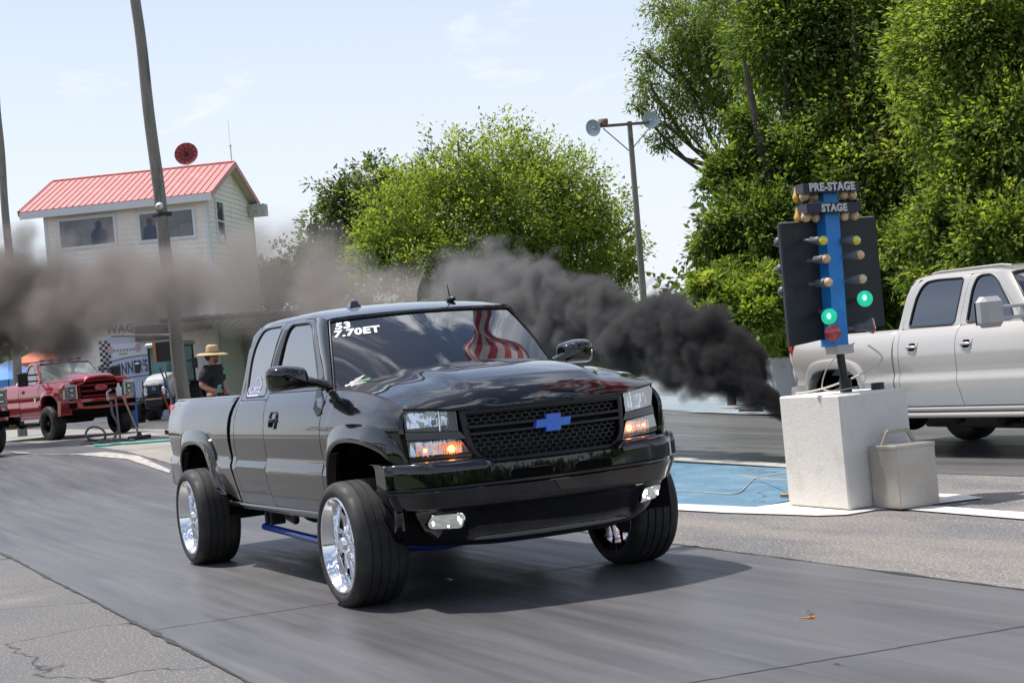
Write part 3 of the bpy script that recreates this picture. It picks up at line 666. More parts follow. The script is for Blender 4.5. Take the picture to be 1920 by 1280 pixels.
    P = [[V((-4.96+.12*abs(y)**3-o, y, z)) for o, z in ((-.04, .84), (.05, .85), (.06, .82), (.06, .66), (.04, .62), (-.05, .61))] for y in lin(-.93, .93, 15)]
    b.grid(P); b.grid([[P[0][i], P[0][i]+V((.30, .0, 0))] for i in range(6)]); b.grid([[P[-1][i], P[-1][i]+V((.30, .0, 0))] for i in range(6)]); b.build('rear_bumper', BLK, T, sharp=50)
    # wheels
    for x in (0, -3.645):
        for s in (-1, 1): wheel(T, x, s*.978, s, .397, .33, .303, CHR, dish=.105, spokes=12)
    # chassis
    b = MB()
    for s in (-1, 1): b.box((-2.0, s*.43, .56), (5.4, .08, .14))
    for x in (-4.4, -2.9, -1.6, -.6): b.box((x, 0, .56), (.10, .85, .10))
    b.box((-1.55, -.62, .475), (.30, .20, .12), bev=.03); b.box((-2.0, .60, .46), (.9, .25, .20), bev=.05); b.box((-2.25, -.70, .50), (.10, .05, .12)); b.box((-2.62, -.70, .42), (.05, .12, .16), bev=.01); b.box((-2.75, -.70, .42), (.05, .12, .16), bev=.01)
    b.tube([(-2.15, -.78, .50), (-2.2, -.74, .42), (-2.05, -.74, .40), (-1.98, -.76, .48)], .03, 8)
    b.box((-.9, 0, .45), (1.0, .5, .20), bev=.05); b.box((.1, 0, .50), (.7, .6, .25), bev=.05)
    b.tube([(-3.645, -.85, .397), (-3.645, .85, .397)], .06, 12); b.sphere((-3.645, 0, .40), (.2, .2, .19))
    for s in (-1, 1):
        b.box((-3.6, s*.55, .47), (1.3, .065, .035)); b.tube([(0.02, s*.45, .40), (0.0, s*.86, .40)], .045, 10); b.tube([(.1, s*.35, .52), (0.0, s*.78, .55)], .04, 8)
    b.build('chassis', DARK, T)
    for s in (-1, 1): b = MB(); b.tube([(-2.85, s*.74, .315), (-.98, s*.70, .255)], .028, 12); b.box((-.95, s*.70, .26), (.10, .07, .11), rot=Matrix.Rotation(.3, 3, 'Y'), bev=.008); b.box((-.76, s*.67, .36), (.40, .04, .09), rot=Matrix.Rotation(-.5, 3, 'Y')); b.build('traction_bar', BLU, T)
    b = MB()
    for s in (-1, 1):
        b.tube([(.25, s*.30, .37), (.22, s*.52, .355), (.10, s*.74, .36), (.0, s*.80, .33)], [.05, .055, .05, .03], 10); b.tube([(-.25, s*.32, .38), (-.05, s*.76, .35)], .04, 8); b.box((.18, s*.42, .34), (.18, .18, .05), bev=.015)
    b.box((.2, 0, .385), (.14, .6, .07), bev=.01); b.build('control_arms', BLU, T)
    b = MB(); b.box((.45, 0, .44), (.5, .9, .02)); b.build('skid_plate', PLA, T)
    # roof clearance marker, antenna
    b = MB(); b.box((0, 0, 0), (.095, .09, .048), taper=.5); b.xf(Matrix.Translation((-1.42, -.36, 1.975-.012))); b.build('roof_marker', GLS, T)
    b = MB(); b.sphere((0, 0, 0), (.065, .028, .022)); b.tube([(-.02, 0, .01), (-.05, 0, .11)], [.007, .003], 8); b.tube([(.02, 0, .02), (.05, .0, -.02)], .003, 6); b.xf(Matrix.Translation((-1.28, .36, 1.945))); b.build('antenna', PLA, T)
    # decals
    def onW(b, s0, t0, sc, off=.004, tilt=0):
        o = W(s0, t0); ey = (W(s0+.05, t0)-W(s0-.05, t0)).normalized(); ez = (W(s0, t0+.05)-W(s0, t0-.05)).normalized(); n = ey.cross(ez)
        c_, s_ = cos(tilt), sin(tilt)
        def f(p):
            x, y = p[0]*c_-p[1]*s_, p[0]*s_+p[1]*c_
            q = o+ey*x+ez*y; tt = t0+y/ .63; ss = s0+x/.78; return W(ss, tt, off+p[2])
        b.v = [tuple(f(p)) for p in b.v]; return b
    b = onW(text_mesh('53', .088, .0008, .004, shear=.1, xs=1.3), -.872, .895, 1); b2 = onW(text_mesh('7.70ET', .088, .0008, .004, shear=.1, xs=1.25), -.755, .775, 1)
    b.add(b2.v, b2.f, 0, False); b.build('windshield_lettering', WHT, T)
    RED = mat('red_decal', (.6, .04, .04), .4); GRN = mat('green_decal', (.05, .3, .12), .4)
    b = MB()
    for k, (s0, t0, w_, h_, mi, tl) in enumerate(((-.88, .07, .08, .012, 0, .2), (-.85, .10, .07, .012, 0, .25), (-.84, .07, .07, .022, 1, .6), (-.79, .10, .07, .014, 2, .15), (-.82, .13, .06, .008, 0, .4), (-.78, .065, .06, .012, 0, .1), (-.87, .04, .08, .012, 1, .2))):
        q = MB(); q.add([(-w_/2, -h_/2, 0), (w_/2, -h_/2, 0), (w_/2+.01, h_/2, 0), (-w_/2+.01, h_/2, 0)], [(0, 1, 2, 3)]); onW(q, s0, t0, 1, .003+.0007*k, tl); b.add(q.v, q.f, mi, False)
    b.build('sponsor_stickers', [WHT, RED, GRN], T)
    VIO = mat('violet_sticker', (.62, .58, .85), .4)
    b = text_mesh('FULLSPOOL', .060, .0008, .0015, shear=.2)
    def side_map(p, cx=-2.44, cz=1.405): return V((cx+p[0], -(ysec(cz+p[1])-.002+p[2]), cz+p[1]))
    b.v = [tuple(side_map(p)) for p in b.v]
    q = MB(); q.add([side_map((cos(a)*r_*1.3+.05, sin(a)*r_+.01, .001)) for a in lin(.0, 2.2, 12) for r_ in (.078, .084)], [(2*i, 2*i+1, 2*i+3, 2*i+2) for i in range(11)]); b.add(q.v, q.f, 0, False)
    q = MB(); q.add([side_map(p) for p in ((-.15, -.046, .001), (.15, -.046, .001), (.15, -.036, .001), (-.15, -.036, .001))], [(0, 1, 2, 3)]); b.add(q.v, q.f, 0, False)
    b.build('window_sticker', VIO, T)
    return T
TRUCK = black_truck()
# ================================================================== ground, lanes, paint
ASP = mat('old_asphalt', (.125, .12, .12), .85, layers=((.55, (.105, .107, .115), .40, .62), (.9, (.185, .168, .152), .55, .72), (60, (.36, .32, .27), .55, .66), (45, (.05, .05, .055), .56, .68), (110, (.03, .03, .035), .62, .72), (.5, (.03, .03, .032), .010, .0, (1, 1, 1), 'c')), bump=((70, .5, .01), (200, .3, .004)))
MED = mat('coarse_asphalt', (.20, .185, .17), .85, layers=((.7, (.12, .122, .13), .42, .58, (.4, 1.3, 1)), (.35, (.26, .235, .205), .55, .70), (48, (.48, .42, .34), .55, .66), (42, (.05, .05, .055), .55, .67), (100, (.04, .04, .045), .6, .7)), bump=((60, .6, .012), (150, .4, .005)))
def lane_mat(name, c0, c1, c2, dark):
    return mat(name, c0, .42, spec=.45, layers=((1.1, c1, .40, .66, (.12, 1.3, 1)), (4, c2, .50, .78, (.05, 1.5, 1)), (12, dark, .56, .84, (.035, 1.6, 1)), (.45, (c0[0]*.62,)*3, .50, .74, (.35, 1, 1)), (30, (c0[0]*1.35, c0[1]*1.35, c0[2]*1.35), .62, .85, (.05, 1.5, 1)), (90, (.30, .29, .27), .70, .78, (.6, 1, 1))), bump=((60, .06, .003, (.2, 1, 1)), (8, .12, .004, (.05, 1, 1))), rvar=(6, .30, .55, (.07, 1.3, 1)))
LAN = lane_mat('rubbered_concrete', (.112, .110, .116), (.078, .076, .082), (.145, .142, .148), (.055, .053, .056))
LAF = lane_mat('far_lane_surface', (.105, .103, .103), (.065, .064, .065), (.155, .152, .15), (.04, .04, .04))
CON = mat('staging_concrete', (.27, .25, .225), .8, layers=((.35, (.20, .19, .18), .42, .62), (3, (.32, .30, .27), .5, .75, (.2, 1, 1)), (25, (.14, .13, .12), .62, .8), (.22, (.10, .10, .10), .02, .0, (1, 1, 1), 'c')), bump=(40, .2, .006))
BLP = mat('blue_track_paint', (.085, .185, .27), .6, layers=((3, (.13, .24, .33), .42, .68, (.5, 1, 1)), (1.1, (.10, .16, .21), .52, .70), (22, (.05, .10, .15), .57, .70), (50, (.26, .30, .33), .60, .72), (.6, (.04, .05, .06), .008, .0, (1, 1, 1), 'c')), bump=(50, .3, .006))
BLF = mat('worn_blue_paint', (.20, .27, .32), .6, layers=((2, (.26, .30, .33), .4, .65, (.2, 1, 1)), (25, (.12, .14, .16), .6, .75)))
WHP = mat('white_line_paint', (.70, .68, .64), .6, layers=((18, (.45, .42, .38), .58, .74), (3, (.58, .55, .50), .45, .7), (60, (.3, .28, .25), .68, .78)), bump=(50, .25, .004))
WHO = mat('worn_white_paint', (.46, .43, .39), .7, layers=((9, (.28, .26, .24), .42, .60), (3, (.4, .38, .35), .45, .7)))
GRS = mat('grass_ground', (.07, .11, .03), .9, layers=((2, (.10, .15, .04), .4, .7), (30, (.04, .07, .02), .5, .7)))
DRT = mat('far_field', (.09, .13, .045), .9, layers=((.05, (.14, .15, .07), .45, .6),))
yL = lambda x: -2.30-.02*x
yR = lambda x: 1.60-.025*x
def sheet(name, m, xs, ya, yb, lay, ny=2, kind='structure', zf=None):
    b = MB(); b.grid([[V((x, lerp(ya(x), yb(x), t), GZ(x)+lay*.004+(zf(x, lerp(ya(x), yb(x), t)) if zf else 0))) for t in lin(0, 1, ny)] for x in xs], flip=True)
    return tag(b.build(name, m), kind=kind)
XS = [40, 20, 8, 2, -4, -8, -12, -14]+[-14-i for i in range(1, 21)]
cst = lambda v: (lambda x: v)
zt = lambda x, y: -.05
sheet('ground', GRS, [900, 60]+XS+[-60, -120, -400, -1500], cst(-900), cst(1200), -10)
sheet('asphalt_apron', ASP, XS, cst(-14), lambda x: yL(x)+.0, 0)
sheet('median_pavement', MED, XS[:8]+[-15, -16], lambda x: yR(x), cst(5.75), 0)
sheet('near_lane', LAN, XS[:-6]+[-29, -31, -34, -60, -75], lambda x: yL(x)-.0, lambda x: yR(x), 1)
sheet('far_lane', LAF, XS[:-12]+[-23, -30, -34, -75], cst(5.75), cst(11.3), 1)
sheet('staging_area', CON, XS[7:]+[-50, -75, -95], lambda x: yR(x) if x > -34.5 else -16, lambda x: 13.2, 0.5)
sheet('staging_apron', CON, XS[-12:]+[-60, -75, -95], cst(-20), lambda x: yL(x), .5)
sheet('shoulder_strip', BLF, [40, 10, -5, -14]+[-14-i for i in range(1, 12)], cst(11.3), cst(13.3), 2)
def poly(name, m, pts, lay, kind='structure'):
    b = MB(); n = len(pts); b.add([V((x, y, GZ(x)+lay*.004)) for x, y in pts], [tuple(range(n))], 0, False)
    o = b.build(name, m); 
    a = sum(pts[i][0]*pts[(i+1) % n][1]-pts[(i+1) % n][0]*pts[i][1] for i in range(n))
    if a < 0: o.data.flip_normals()
    return tag(o, kind=kind)
poly('blue_box', BLP, [(-1.9, 3.3), (-2.6, 5.6), (-3.0, 5.7), (-13, 5.72), (-13, 3.14), (-3.05, 3.16)], 2)
poly('painted_border', WHP, [(-13, 2.9), (-2.5, 2.88), (-1.85, 2.93), (-1.16, 3.06), (-.80, 3.12), (-.60, 3.25), (-.62, 3.55), (-.50, 3.66), (.95, 3.58), (8, 3.35), (8, 3.68), (.68, 3.86), (-.45, 3.90), (-.35, 4.42), (-.75, 4.52), (-1.9, 4.45), (-1.9, 3.28), (-3.05, 3.16), (-13, 3.14)], 3)
poly('lane_edge_line', WHO, [(-30, 5.62), (-3.4, 5.60), (-3.0, 5.72), (-3.4, 5.84), (-30, 5.86)], 3)
for y0 in (11.45, 12.25):
    poly('lane_edge_line', WHO, [(-15.6, y0-.35), (-6, y0+.1), (-6, y0+.24), (-15.6, y0-.22)], 3)
poly('staging_line', WHO, [(gnd(*p).x, gnd(*p).y) for p in ((20, 847), (120, 854), (200, 862), (262, 874), (320, 887), (318, 891), (240, 879), (150, 863), (30, 851))], 4)
poly('staging_line', WHO, [(gnd(*p).x, gnd(*p).y) for p in ((262, 813), (330, 816), (330, 822), (258, 818))], 4)
# joints sawn across the lane and the tar seams along it
SEAM = mat('tar_seam', (.025, .025, .026), .7)
for nm, x0, x1, ya, yb in (('slab_joint', 3.70, 3.99, -.95, 1.5), ('slab_joint', -.33, -.10, yL(0), 1.6), ('slab_joint', 3.45, 3.70, -2.37, -.95)):
    n = 40; random.seed(3); b = MB(); rows = []
    for i in range(n):
        t = i/(n-1); w_ = .004+.004*random.random(); x = lerp(x0, x1, t)+random.uniform(-.004, .004); y = lerp(ya, yb, t); rows.append([V((x-w_, y, GZ(x)+.0058)), V((x+w_, y, GZ(x)+.0058))])
    b.grid(rows); tag(b.build(nm, SEAM), kind='structure')
for yf, lay in ((yL, 1), (yR, 1)):
    rows = []; random.seed(7)
    for i in range(420):
        x = 12-i*.08; w_ = .006+.016*mnoise.noise(V((x*2.5, yf(0), 0)))**2*4+.003*random.random(); y = yf(x)+.012*mnoise.noise(V((x*.6, 3, 0)))+.004*random.uniform(-1, 1)
        rows.append([V((x, y-w_, GZ(x)+.007)), V((x, y+w_, GZ(x)+.007))])
    b = MB(); b.grid(rows); tag(b.build('pavement_seam', SEAM), kind='structure')
# ================================================================== smoke
def smoke(name, pts, dens, col, nscale, label, step, aniso=0.0, soft=(1.05, .35), namp=1.25, det=3, bill=0., col2=None, bs=1.):
    """pts: (px, py, radius px, depth, density factor). One closed domain; the density follows the plume's axis"""
    W_ = []
    for px, py, rp, d, k in pts:
        p = at(px, py, d); W_.append((p.x, p.y, p.z, rp*d/FPX, k))
    W_.sort(key=lambda q: q[0]); x0, x1 = W_[0][0], W_[-1][0]
    b = MB(); P = []
    xs = lin(x0, x1, 40)
    def val(i, x): return smooth([(q[0], q[i]) for q in W_], x)
    for x in xs:
        r = val(3, x)*1.45+.05; P.append([V((x, val(1, x)+r*cos(a), max(GZ(x)+.02, val(2, x)+r*sin(a)))) for a in lin(0, 2*pi*19/20, 20)])
    b.grid(P, cv=True, flip=True); b.add(P[0], [tuple(range(20))]); b.add(P[-1], [tuple(range(20))[::-1]])
    m = bpy.data.materials.new(name); m.use_nodes = True; nt = m.node_tree; nt.nodes.clear(); L = nt.links.new
    out = N(nt, 'ShaderNodeOutputMaterial'); pv = N(nt, 'ShaderNodeVolumePrincipled'); pv.inputs['Color'].default_value = C4(col); pv.inputs['Anisotropy'].default_value = aniso
    tc = N(nt, 'ShaderNodeTexCoord'); sp = N(nt, 'ShaderNodeSeparateXYZ'); L(tc.outputs['Object'], sp.inputs[0])
    nx = N(nt, 'ShaderNodeMapRange'); nx.inputs['From Min'].default_value = x0; nx.inputs['From Max'].default_value = x1; L(sp.outputs[0], nx.inputs['Value'])
    def curve(i):
        vals = [q[i] for q in W_]; lo, hi = min(vals)-.01, max(vals)+.01
        fc = N(nt, 'ShaderNodeFloatCurve'); L(nx.outputs[0], fc.inputs['Value']); c = fc.mapping.curves[0]
        pp = [((q[0]-x0)/(x1-x0), (q[i]-lo)/(hi-lo)) for q in W_]
        c.points[0].location = pp[0]; c.points[1].location = pp[-1]
        for q in pp[1:-1]: c.points.new(*q)
        fc.mapping.update()
        mr = N(nt, 'ShaderNodeMapRange'); mr.inputs['To Min'].default_value = lo; mr.inputs['To Max'].default_value = hi; mr.clamp = False; L(fc.outputs[0], mr.inputs['Value']); return mr.outputs[0]
    def mth(op, a, b_=None, c=None):
        n = N(nt, 'ShaderNodeMath', operation=op)
        for i, q in enumerate((a, b_, c)):
            if q is None: continue
            if isinstance(q, (int, float)): n.inputs[i].default_value = q
            else: L(q, n.inputs[i])
        return n.outputs[0]
    cy_, cz_, rr, kk = curve(1), curve(2), curve(3), curve(4)
    dy = mth('DIVIDE', mth('SUBTRACT', sp.outputs[1], cy_), rr); dz = mth('DIVIDE', mth('SUBTRACT', sp.outputs[2], cz_), rr)
    d = mth('SQRT', mth('ADD', mth('MULTIPLY', dy, dy), mth('MULTIPLY', dz, dz)))
    t1 = N(nt, 'ShaderNodeTexNoise'); t1.inputs['Scale'].default_value = nscale; t1.inputs['Detail'].default_value = det; t1.inputs['Roughness'].default_value = .58; L(tc.outputs['Object'], t1.inputs['Vector'])
    nn = mth('SUBTRACT', t1.outputs['Fac'], .5)
    q = mth('MULTIPLY_ADD', nn, namp*2, d)
    if bill:
        for sc_, am in (((bs, bill), (bs*2.3, bill*.5)) if bs > 1 else ((bs, bill*1.2),)):
            vt = N(nt, 'ShaderNodeTexVoronoi', feature='F1'); vt.inputs['Scale'].default_value = sc_
            wv_ = N(nt, 'ShaderNodeVectorMath', operation='MULTIPLY_ADD'); wv_.inputs[1].default_value = (.35/sc_,)*3; L(t1.outputs['Color'], wv_.inputs[0]); L(tc.outputs['Object'], wv_.inputs[2]); L(wv_.outputs[0], vt.inputs['Vector'])
            q = mth('ADD', q, mth('MULTIPLY', mth('SUBTRACT', vt.outputs['Distance'], .42), am))
    if col2:
        cm = N(nt, 'ShaderNodeMix', data_type='RGBA'); cm.inputs[6].default_value = C4(col2); cm.inputs[7].default_value = C4(col); L(nx.outputs[0], cm.inputs[0]); L(cm.outputs[2], pv.inputs['Color'])
    mr = N(nt, 'ShaderNodeMapRange'); mr.interpolation_type = 'SMOOTHSTEP'; mr.inputs['From Min'].default_value = soft[0]; mr.inputs['From Max'].default_value = soft[1]; L(q, mr.inputs['Value'])
    L(mth('MULTIPLY', mth('MULTIPLY', mr.outputs[0], kk), dens), pv.inputs['Density']); L(pv.outputs[0], out.inputs['Volume'])
    o = b.build(name, m); m.cycles.volume_step_rate = step
    return tag(o, label, 'smoke', kind='stuff')
smoke('exhaust_smoke', [(1477, 800, 7, 17.9, 1.6), (1460, 770, 20, 18.0, 1.6), (1430, 730, 38, 18.3, 1.5), (1385, 692, 62, 18.7, 1.3), (1320, 652, 80, 19.3, 1.1), (1235, 632, 84, 20.3, 1.0), (1150, 618, 86, 21.4, .8), (1060, 608, 96, 22.8, .55), (990, 588, 98, 24.2, .36), (920, 560, 98, 25.6, .22), (860, 560, 80, 27, .13), (800, 565, 60, 28, .0)],
      16, (.045, .043, .045), 2.2, 'dense black diesel smoke pouring back from behind the silver pickup', .045, soft=(1.12, .46), namp=.95, bill=.85, bs=1.5, col2=(.42, .41, .41))
smoke('drifting_smoke', [(880, 570, 70, 25.5, 0), (780, 565, 70, 27, .5), (690, 560, 78, 28.5, .7), (600, 525, 100, 30, .5), (480, 525, 100, 31.5, .55), (340, 535, 88, 33, .9), (220, 540, 98, 34.5, 1.0), (110, 555, 112, 36, 1.1), (30, 580, 125, 37.5, 2.0), (-60, 580, 135, 39, 2.2), (-200, 570, 150, 41, 1.8)],
      2.1, (.50, .465, .44), .9, 'thin grey brown smoke drifting in front of the tower', .075, soft=(1.1, .2), namp=1.05, bill=.7, bs=.55, col2=(.30, .27, .25))
# ================================================================== trees
import numpy as np
def leaf_mat(name, c1, c2, tr=.52):
    m = bpy.data.materials.new(name); m.use_nodes = True; nt = m.node_tree; nt.nodes.clear(); L = nt.links.new
    o = N(nt, 'ShaderNodeOutputMaterial'); d = N(nt, 'ShaderNodeBsdfPrincipled'); t = N(nt, 'ShaderNodeBsdfTranslucent'); mx = N(nt, 'ShaderNodeMixShader'); mx.inputs[0].default_value = tr; 
    d.inputs['Roughness'].default_value = .6; d.inputs['Specular IOR Level'].default_value = .2
    tc = N(nt, 'ShaderNodeTexCoord'); n = N(nt, 'ShaderNodeTexNoise'); n.inputs['Scale'].default_value = 1.1; n.inputs['Detail'].default_value = 8; n.inputs['Roughness'].default_value = .75; L(tc.outputs['Object'], n.inputs['Vector'])
    mr = N(nt, 'ShaderNodeMapRange'); mr.inputs['From Min'].default_value = .35; mr.inputs['From Max'].default_value = .66; L(n.outputs['Fac'], mr.inputs['Value'])
    c = N(nt, 'ShaderNodeMix', data_type='RGBA'); c.inputs[6].default_value = C4(c1); c.inputs[7].default_value = C4(c2); L(mr.outputs[0], c.inputs[0])
    L(c.outputs[2], d.inputs['Base Color'])
    g = N(nt, 'ShaderNodeMix', data_type='RGBA', blend_type='MULTIPLY'); g.inputs[0].default_value = 1; L(c.outputs[2], g.inputs[6]); g.inputs[7].default_value = (1.45, 1.5, .6, 1); L(g.outputs[2], t.inputs[0])
    L(d.outputs[0], mx.inputs[1]); L(t.outputs[0], mx.inputs[2]); L(mx.outputs[0], o.inputs[0]); return m
LG1 = leaf_mat('leaves_yellow_green', (.21, .25, .06), (.36, .42, .10))
LG2 = leaf_mat('leaves_mid_green', (.095, .14, .035), (.19, .25, .065))
LG3 = leaf_mat('leaves_dark_green', (.04, .072, .02), (.10, .15, .04))
LG4 = leaf_mat('leaves_bright_green', (.14, .20, .04), (.25, .35, .07))
LG5 = leaf_mat('leaves_dusty_green', (.085, .105, .05), (.16, .19, .095))
LG6 = leaf_mat('leaves_rust', (.12, .05, .03), (.20, .09, .05), .2)
BRK = mat('bark', (.075, .06, .048), .9, layers=((12, (.14, .12, .10), .5, .7, (1, 1, .2)),), bump=(20, .8, .03, (1, 1, .2)))
def leafmesh(name, C, Rr, n, size, mats, weights, parent, seed, flat=.7, droop=.2, shell=.55, aspect=2.1, sub=20, subr=.34):
    """C: blob centres (k,3), Rr radii; n leaves in total, grouped round twigs"""
    rng = np.random.default_rng(seed); C = np.array(C, float); Rr = np.array(Rr, float); p = Rr**2.3; p /= p.sum()
    nt_ = max(1, n//sub); bi = rng.choice(len(C), nt_, p=p)
    d = rng.normal(size=(nt_, 3)); d /= np.linalg.norm(d, axis=1)[:, None]; rad = rng.random(nt_)**shell
    # uneven blobs
    lump = 1+.28*np.sin(d[:, 0]*5+bi*1.7)*np.cos(d[:, 2]*6+bi)+.18*rng.normal(size=nt_)
    tw = C[bi]+d*(rad*Rr[bi]*lump)[:, None]*np.array([1, 1, flat+.25])
    ti = np.repeat(np.arange(nt_), sub); m = len(ti)
    dirn = d[ti]+np.array([0, 0, -droop])+rng.normal(size=(m, 3))*.45
    # twigs run outwards, leaves sit along them
    along = rng.random(m); pos = tw[ti]+dirn*(along*subr)[:, None]*np.minimum(1.4, Rr[bi][ti])[:, None]+rng.normal(size=(m, 3))*.06*np.minimum(1.5, Rr[bi][ti])[:, None]
    a = dirn+rng.normal(size=(m, 3))*.5+np.array([0, 0, -droop]); a /= np.linalg.norm(a, axis=1)[:, None]
    nn = rng.normal(size=(m, 3))*.6+np.array([0, 0, 1.]); s = np.cross(a, nn); s /= np.linalg.norm(s, axis=1)[:, None]+1e-9
    L_ = size*(.6+.8*rng.random(m)); w_ = L_/aspect
    up = np.cross(s, a)
    v = np.empty((m, 4, 3)); v[:, 0] = pos; v[:, 1] = pos+a*(L_*.5)[:, None]+s*(w_*.5)[:, None]+up*(w_*.12)[:, None]; v[:, 2] = pos+a*L_[:, None]; v[:, 3] = pos+a*(L_*.5)[:, None]-s*(w_*.5)[:, None]+up*(w_*.12)[:, None]
    me = bpy.data.meshes.new(name); me.vertices.add(m*4); me.vertices.foreach_set('co', v.reshape(-1)); me.loops.add(m*4); me.loops.foreach_set('vertex_index', np.arange(m*4, dtype=np.int32))
    me.polygons.add(m); me.polygons.foreach_set('loop_start', np.arange(0, m*4, 4, dtype=np.int32)); me.polygons.foreach_set('loop_total', np.full(m, 4, dtype=np.int32))
    for q in mats: me.materials.append(q)
    wv = np.array(weights, float); wv /= wv.sum(); tm = rng.choice(len(mats), nt_, p=wv); me.polygons.foreach_set('material_index', tm[ti].astype(np.int32))
    me.update(calc_edges=True); me.validate()
    o = bpy.data.objects.new(name, me); COL.objects.link(o)
    if parent is not None: o.parent = parent
    return o
def tree(label, base, blobs, n, size, mats, weights, seed, group=None, trunk_r=.25, fork=.3, name='tree', **kw):
    """blobs: (px, py, radius px, depth)"""
    t = thing(name, label, 'tree', base, 0, group); base = V(base); random.seed(seed)
    C = []; Rr = []
    for px, py, rp, d in blobs: C.append(at(px, py, d)-base); Rr.append(rp*d/FPX)
    top = max(c.z for c in C); mid = sum(C, V())/len(C)
    F = V((mid.x*.25, mid.y*.25, top*fork)); b = MB()
    b.tube([V((0, 0, -.3)), V((F.x*.3, F.y*.3, F.z*.5)), F], [trunk_r*1.3, trunk_r, trunk_r*.85], 9)
    S2 = V((mid.x*.6, mid.y*.6, top*(fork+.3))); b.tube([F, F.lerp(S2, .5)+V((.1, .1, .1)), S2, V((mid.x, mid.y, top*.9))], [trunk_r*.85, trunk_r*.6, trunk_r*.4, .03], 7)
    for c, r in zip(C, Rr):
        s_ = F if c.z < S2.z else F.lerp(S2, .6); m_ = s_.lerp(c, .5)+V((random.uniform(-.2, .2), random.uniform(-.2, .2), -.12*(c-s_).length))
        b.tube([s_, m_, c], [trunk_r*.42, trunk_r*.25, trunk_r*.1], 6)
        for k in range(5):
            e = c+V((random.uniform(-1, 1), random.uniform(-1, 1), random.uniform(-.6, 1)))*r; b.tube([m_.lerp(c, random.uniform(.3, 1)), e.lerp(c, .4)+V((0, 0, .1)), e], [trunk_r*.12, trunk_r*.07, .008], 4)
    b.build('trunk', BRK, t)
    leafmesh('crown', [tuple(c) for c in C], Rr, n, size, mats, weights, t, seed, **kw); return t
G1 = 'trees along the far wall'
mt = [(760, 420, 95, 58), (700, 470, 55, 57), (860, 330, 80, 58), (955, 300, 68, 60), (1045, 345, 75, 60), (1120, 400, 60, 61), (930, 410, 120, 58), (1050, 460, 110, 60), (810, 500, 90, 57), (1160, 480, 48, 62), (1120, 545, 60, 62), (690, 520, 40, 56), (1020, 560, 90, 60), (900, 560, 90, 59), (1205, 500, 16, 62), (1185, 430, 14, 62)]
tree('wide round bright green tree in the middle behind the smoke', under(960, 600, 60), mt, 105000, .15, [LG1, LG4, LG2, LG3], [6, 2, 2, 1], 11, G1, .35, .35)
tree('dusty dark green tree left of the big round tree', under(690, 600, 78), [(640, 375, 45, 78), (700, 340, 42, 78), (605, 425, 32, 77), (745, 360, 42, 79), (665, 420, 52, 78), (720, 420, 50, 78), (600, 480, 22, 78), (790, 350, 40, 80)], 17000, .22, [LG5, LG3], [3, 2], 12, G1, .3, .4)
tree('small dark tree low behind the drifting smoke', under(570, 640, 84), [(545, 500, 42, 84), (590, 470, 36, 84), (520, 540, 45, 84), (600, 540, 55, 84), (630, 500, 40, 84)], 13000, .24, [LG5, LG3], [2, 3], 13, G1, .2, .3)
# dead branches above the big tree
dt = thing('bare_branches', 'bare leafless branches sticking up beside the round tree top', 'dead tree', under(800, 600, 66), 0)
b = MB(); bs = V(dt.location); random.seed(4)
def twig(b, p, d, l, r, k):
    e = p+d*l; b.tube([p, p.lerp(e, .5)+V((random.uniform(-.05, .05),)*3)*l, e], [r, r*.8, r*.6], 5)
    if k > 0:
        for _ in range(3): twig(b, p.lerp(e, random.uniform(.45, 1)), (d+V((random.uniform(-.55, .55), random.uniform(-.55, .55), random.uniform(-.1, .5)))).normalized(), l*.62, r*.6, k-1)
b.tube([V((0, 0, 0)), at(800, 330, 66)-bs], [.2, .08], 7)
for px, py in ((775, 285), (815, 268), (850, 275), (790, 300)): twig(b, at(812, 335, 66)-bs, (at(px, py, 66)-at(812, 335, 66)).normalized(), .75, .035, 3)
b.build('branch', BRK, dt)
A = [(1285, 50, 52, 58), (1220, 165, 36, 58), (1245, 232, 30, 58), (1330, 130, 62, 59), (1400, 60, 85, 60), (1350, 215, 42, 58), (1215, 105, 22, 58), (1245, 10, 34, 59), (1295, 170, 42, 58), (1195, 205, 16, 58), (1238, 268, 20, 58), (1340, -20, 60, 60), (1285, 245, 24, 58), (1420, 180, 50, 60), (1310, 80, 40, 58), (1255, 110, 30, 58)]
tree('airy feathery tree reaching left over the lamp post', under(1440, 600, 60), A, 36000, .17, [LG2, LG4, LG5], [3, 2, 2], 21, G1, .30, .5, droop=.35, aspect=3.2, sub=14, subr=.55, shell=.55)
B_ = [(1480, 60, 105, 35), (1540, 200, 80, 35), (1390, 310, 52, 34), (1480, 330, 95, 34), (1420, 420, 78, 33), (1345, 425, 36, 33), (1330, 470, 40, 33), (1440, 510, 85, 33), (1385, 560, 60, 32), (1460, 590, 60, 32), (1345, 540, 42, 32), (1340, 340, 34, 34), (1410, 240, 42, 34), (1410, 610, 36, 32), (1530, 440, 90, 34)]
tree('dense vine covered tree behind the starting lights', under(1500, 620, 34), B_, 95000, .115, [LG2, LG3, LG4], [3, 4, 2], 22, G1, .35, .3, shell=.6)
C_ = [(1620, 40, 120, 35), (1700, 170, 120, 34), (1610, 230, 100, 34), (1620, 360, 90, 33), (1720, 330, 105, 33), (1575, 110, 48, 36), (1650, 480, 80, 32), (1700, 560, 60, 32), (1600, 540, 70, 33), (1600, 620, 50, 33), (1500, -20, 90, 35)]
tree('tall shaded tree with a rusty patch of leaves behind the silver pickup', under(1640, 620, 34), C_, 85000, .115, [LG3, LG2, LG1, LG6], [5, 4, 2, .25], 23, G1, .35, .3)
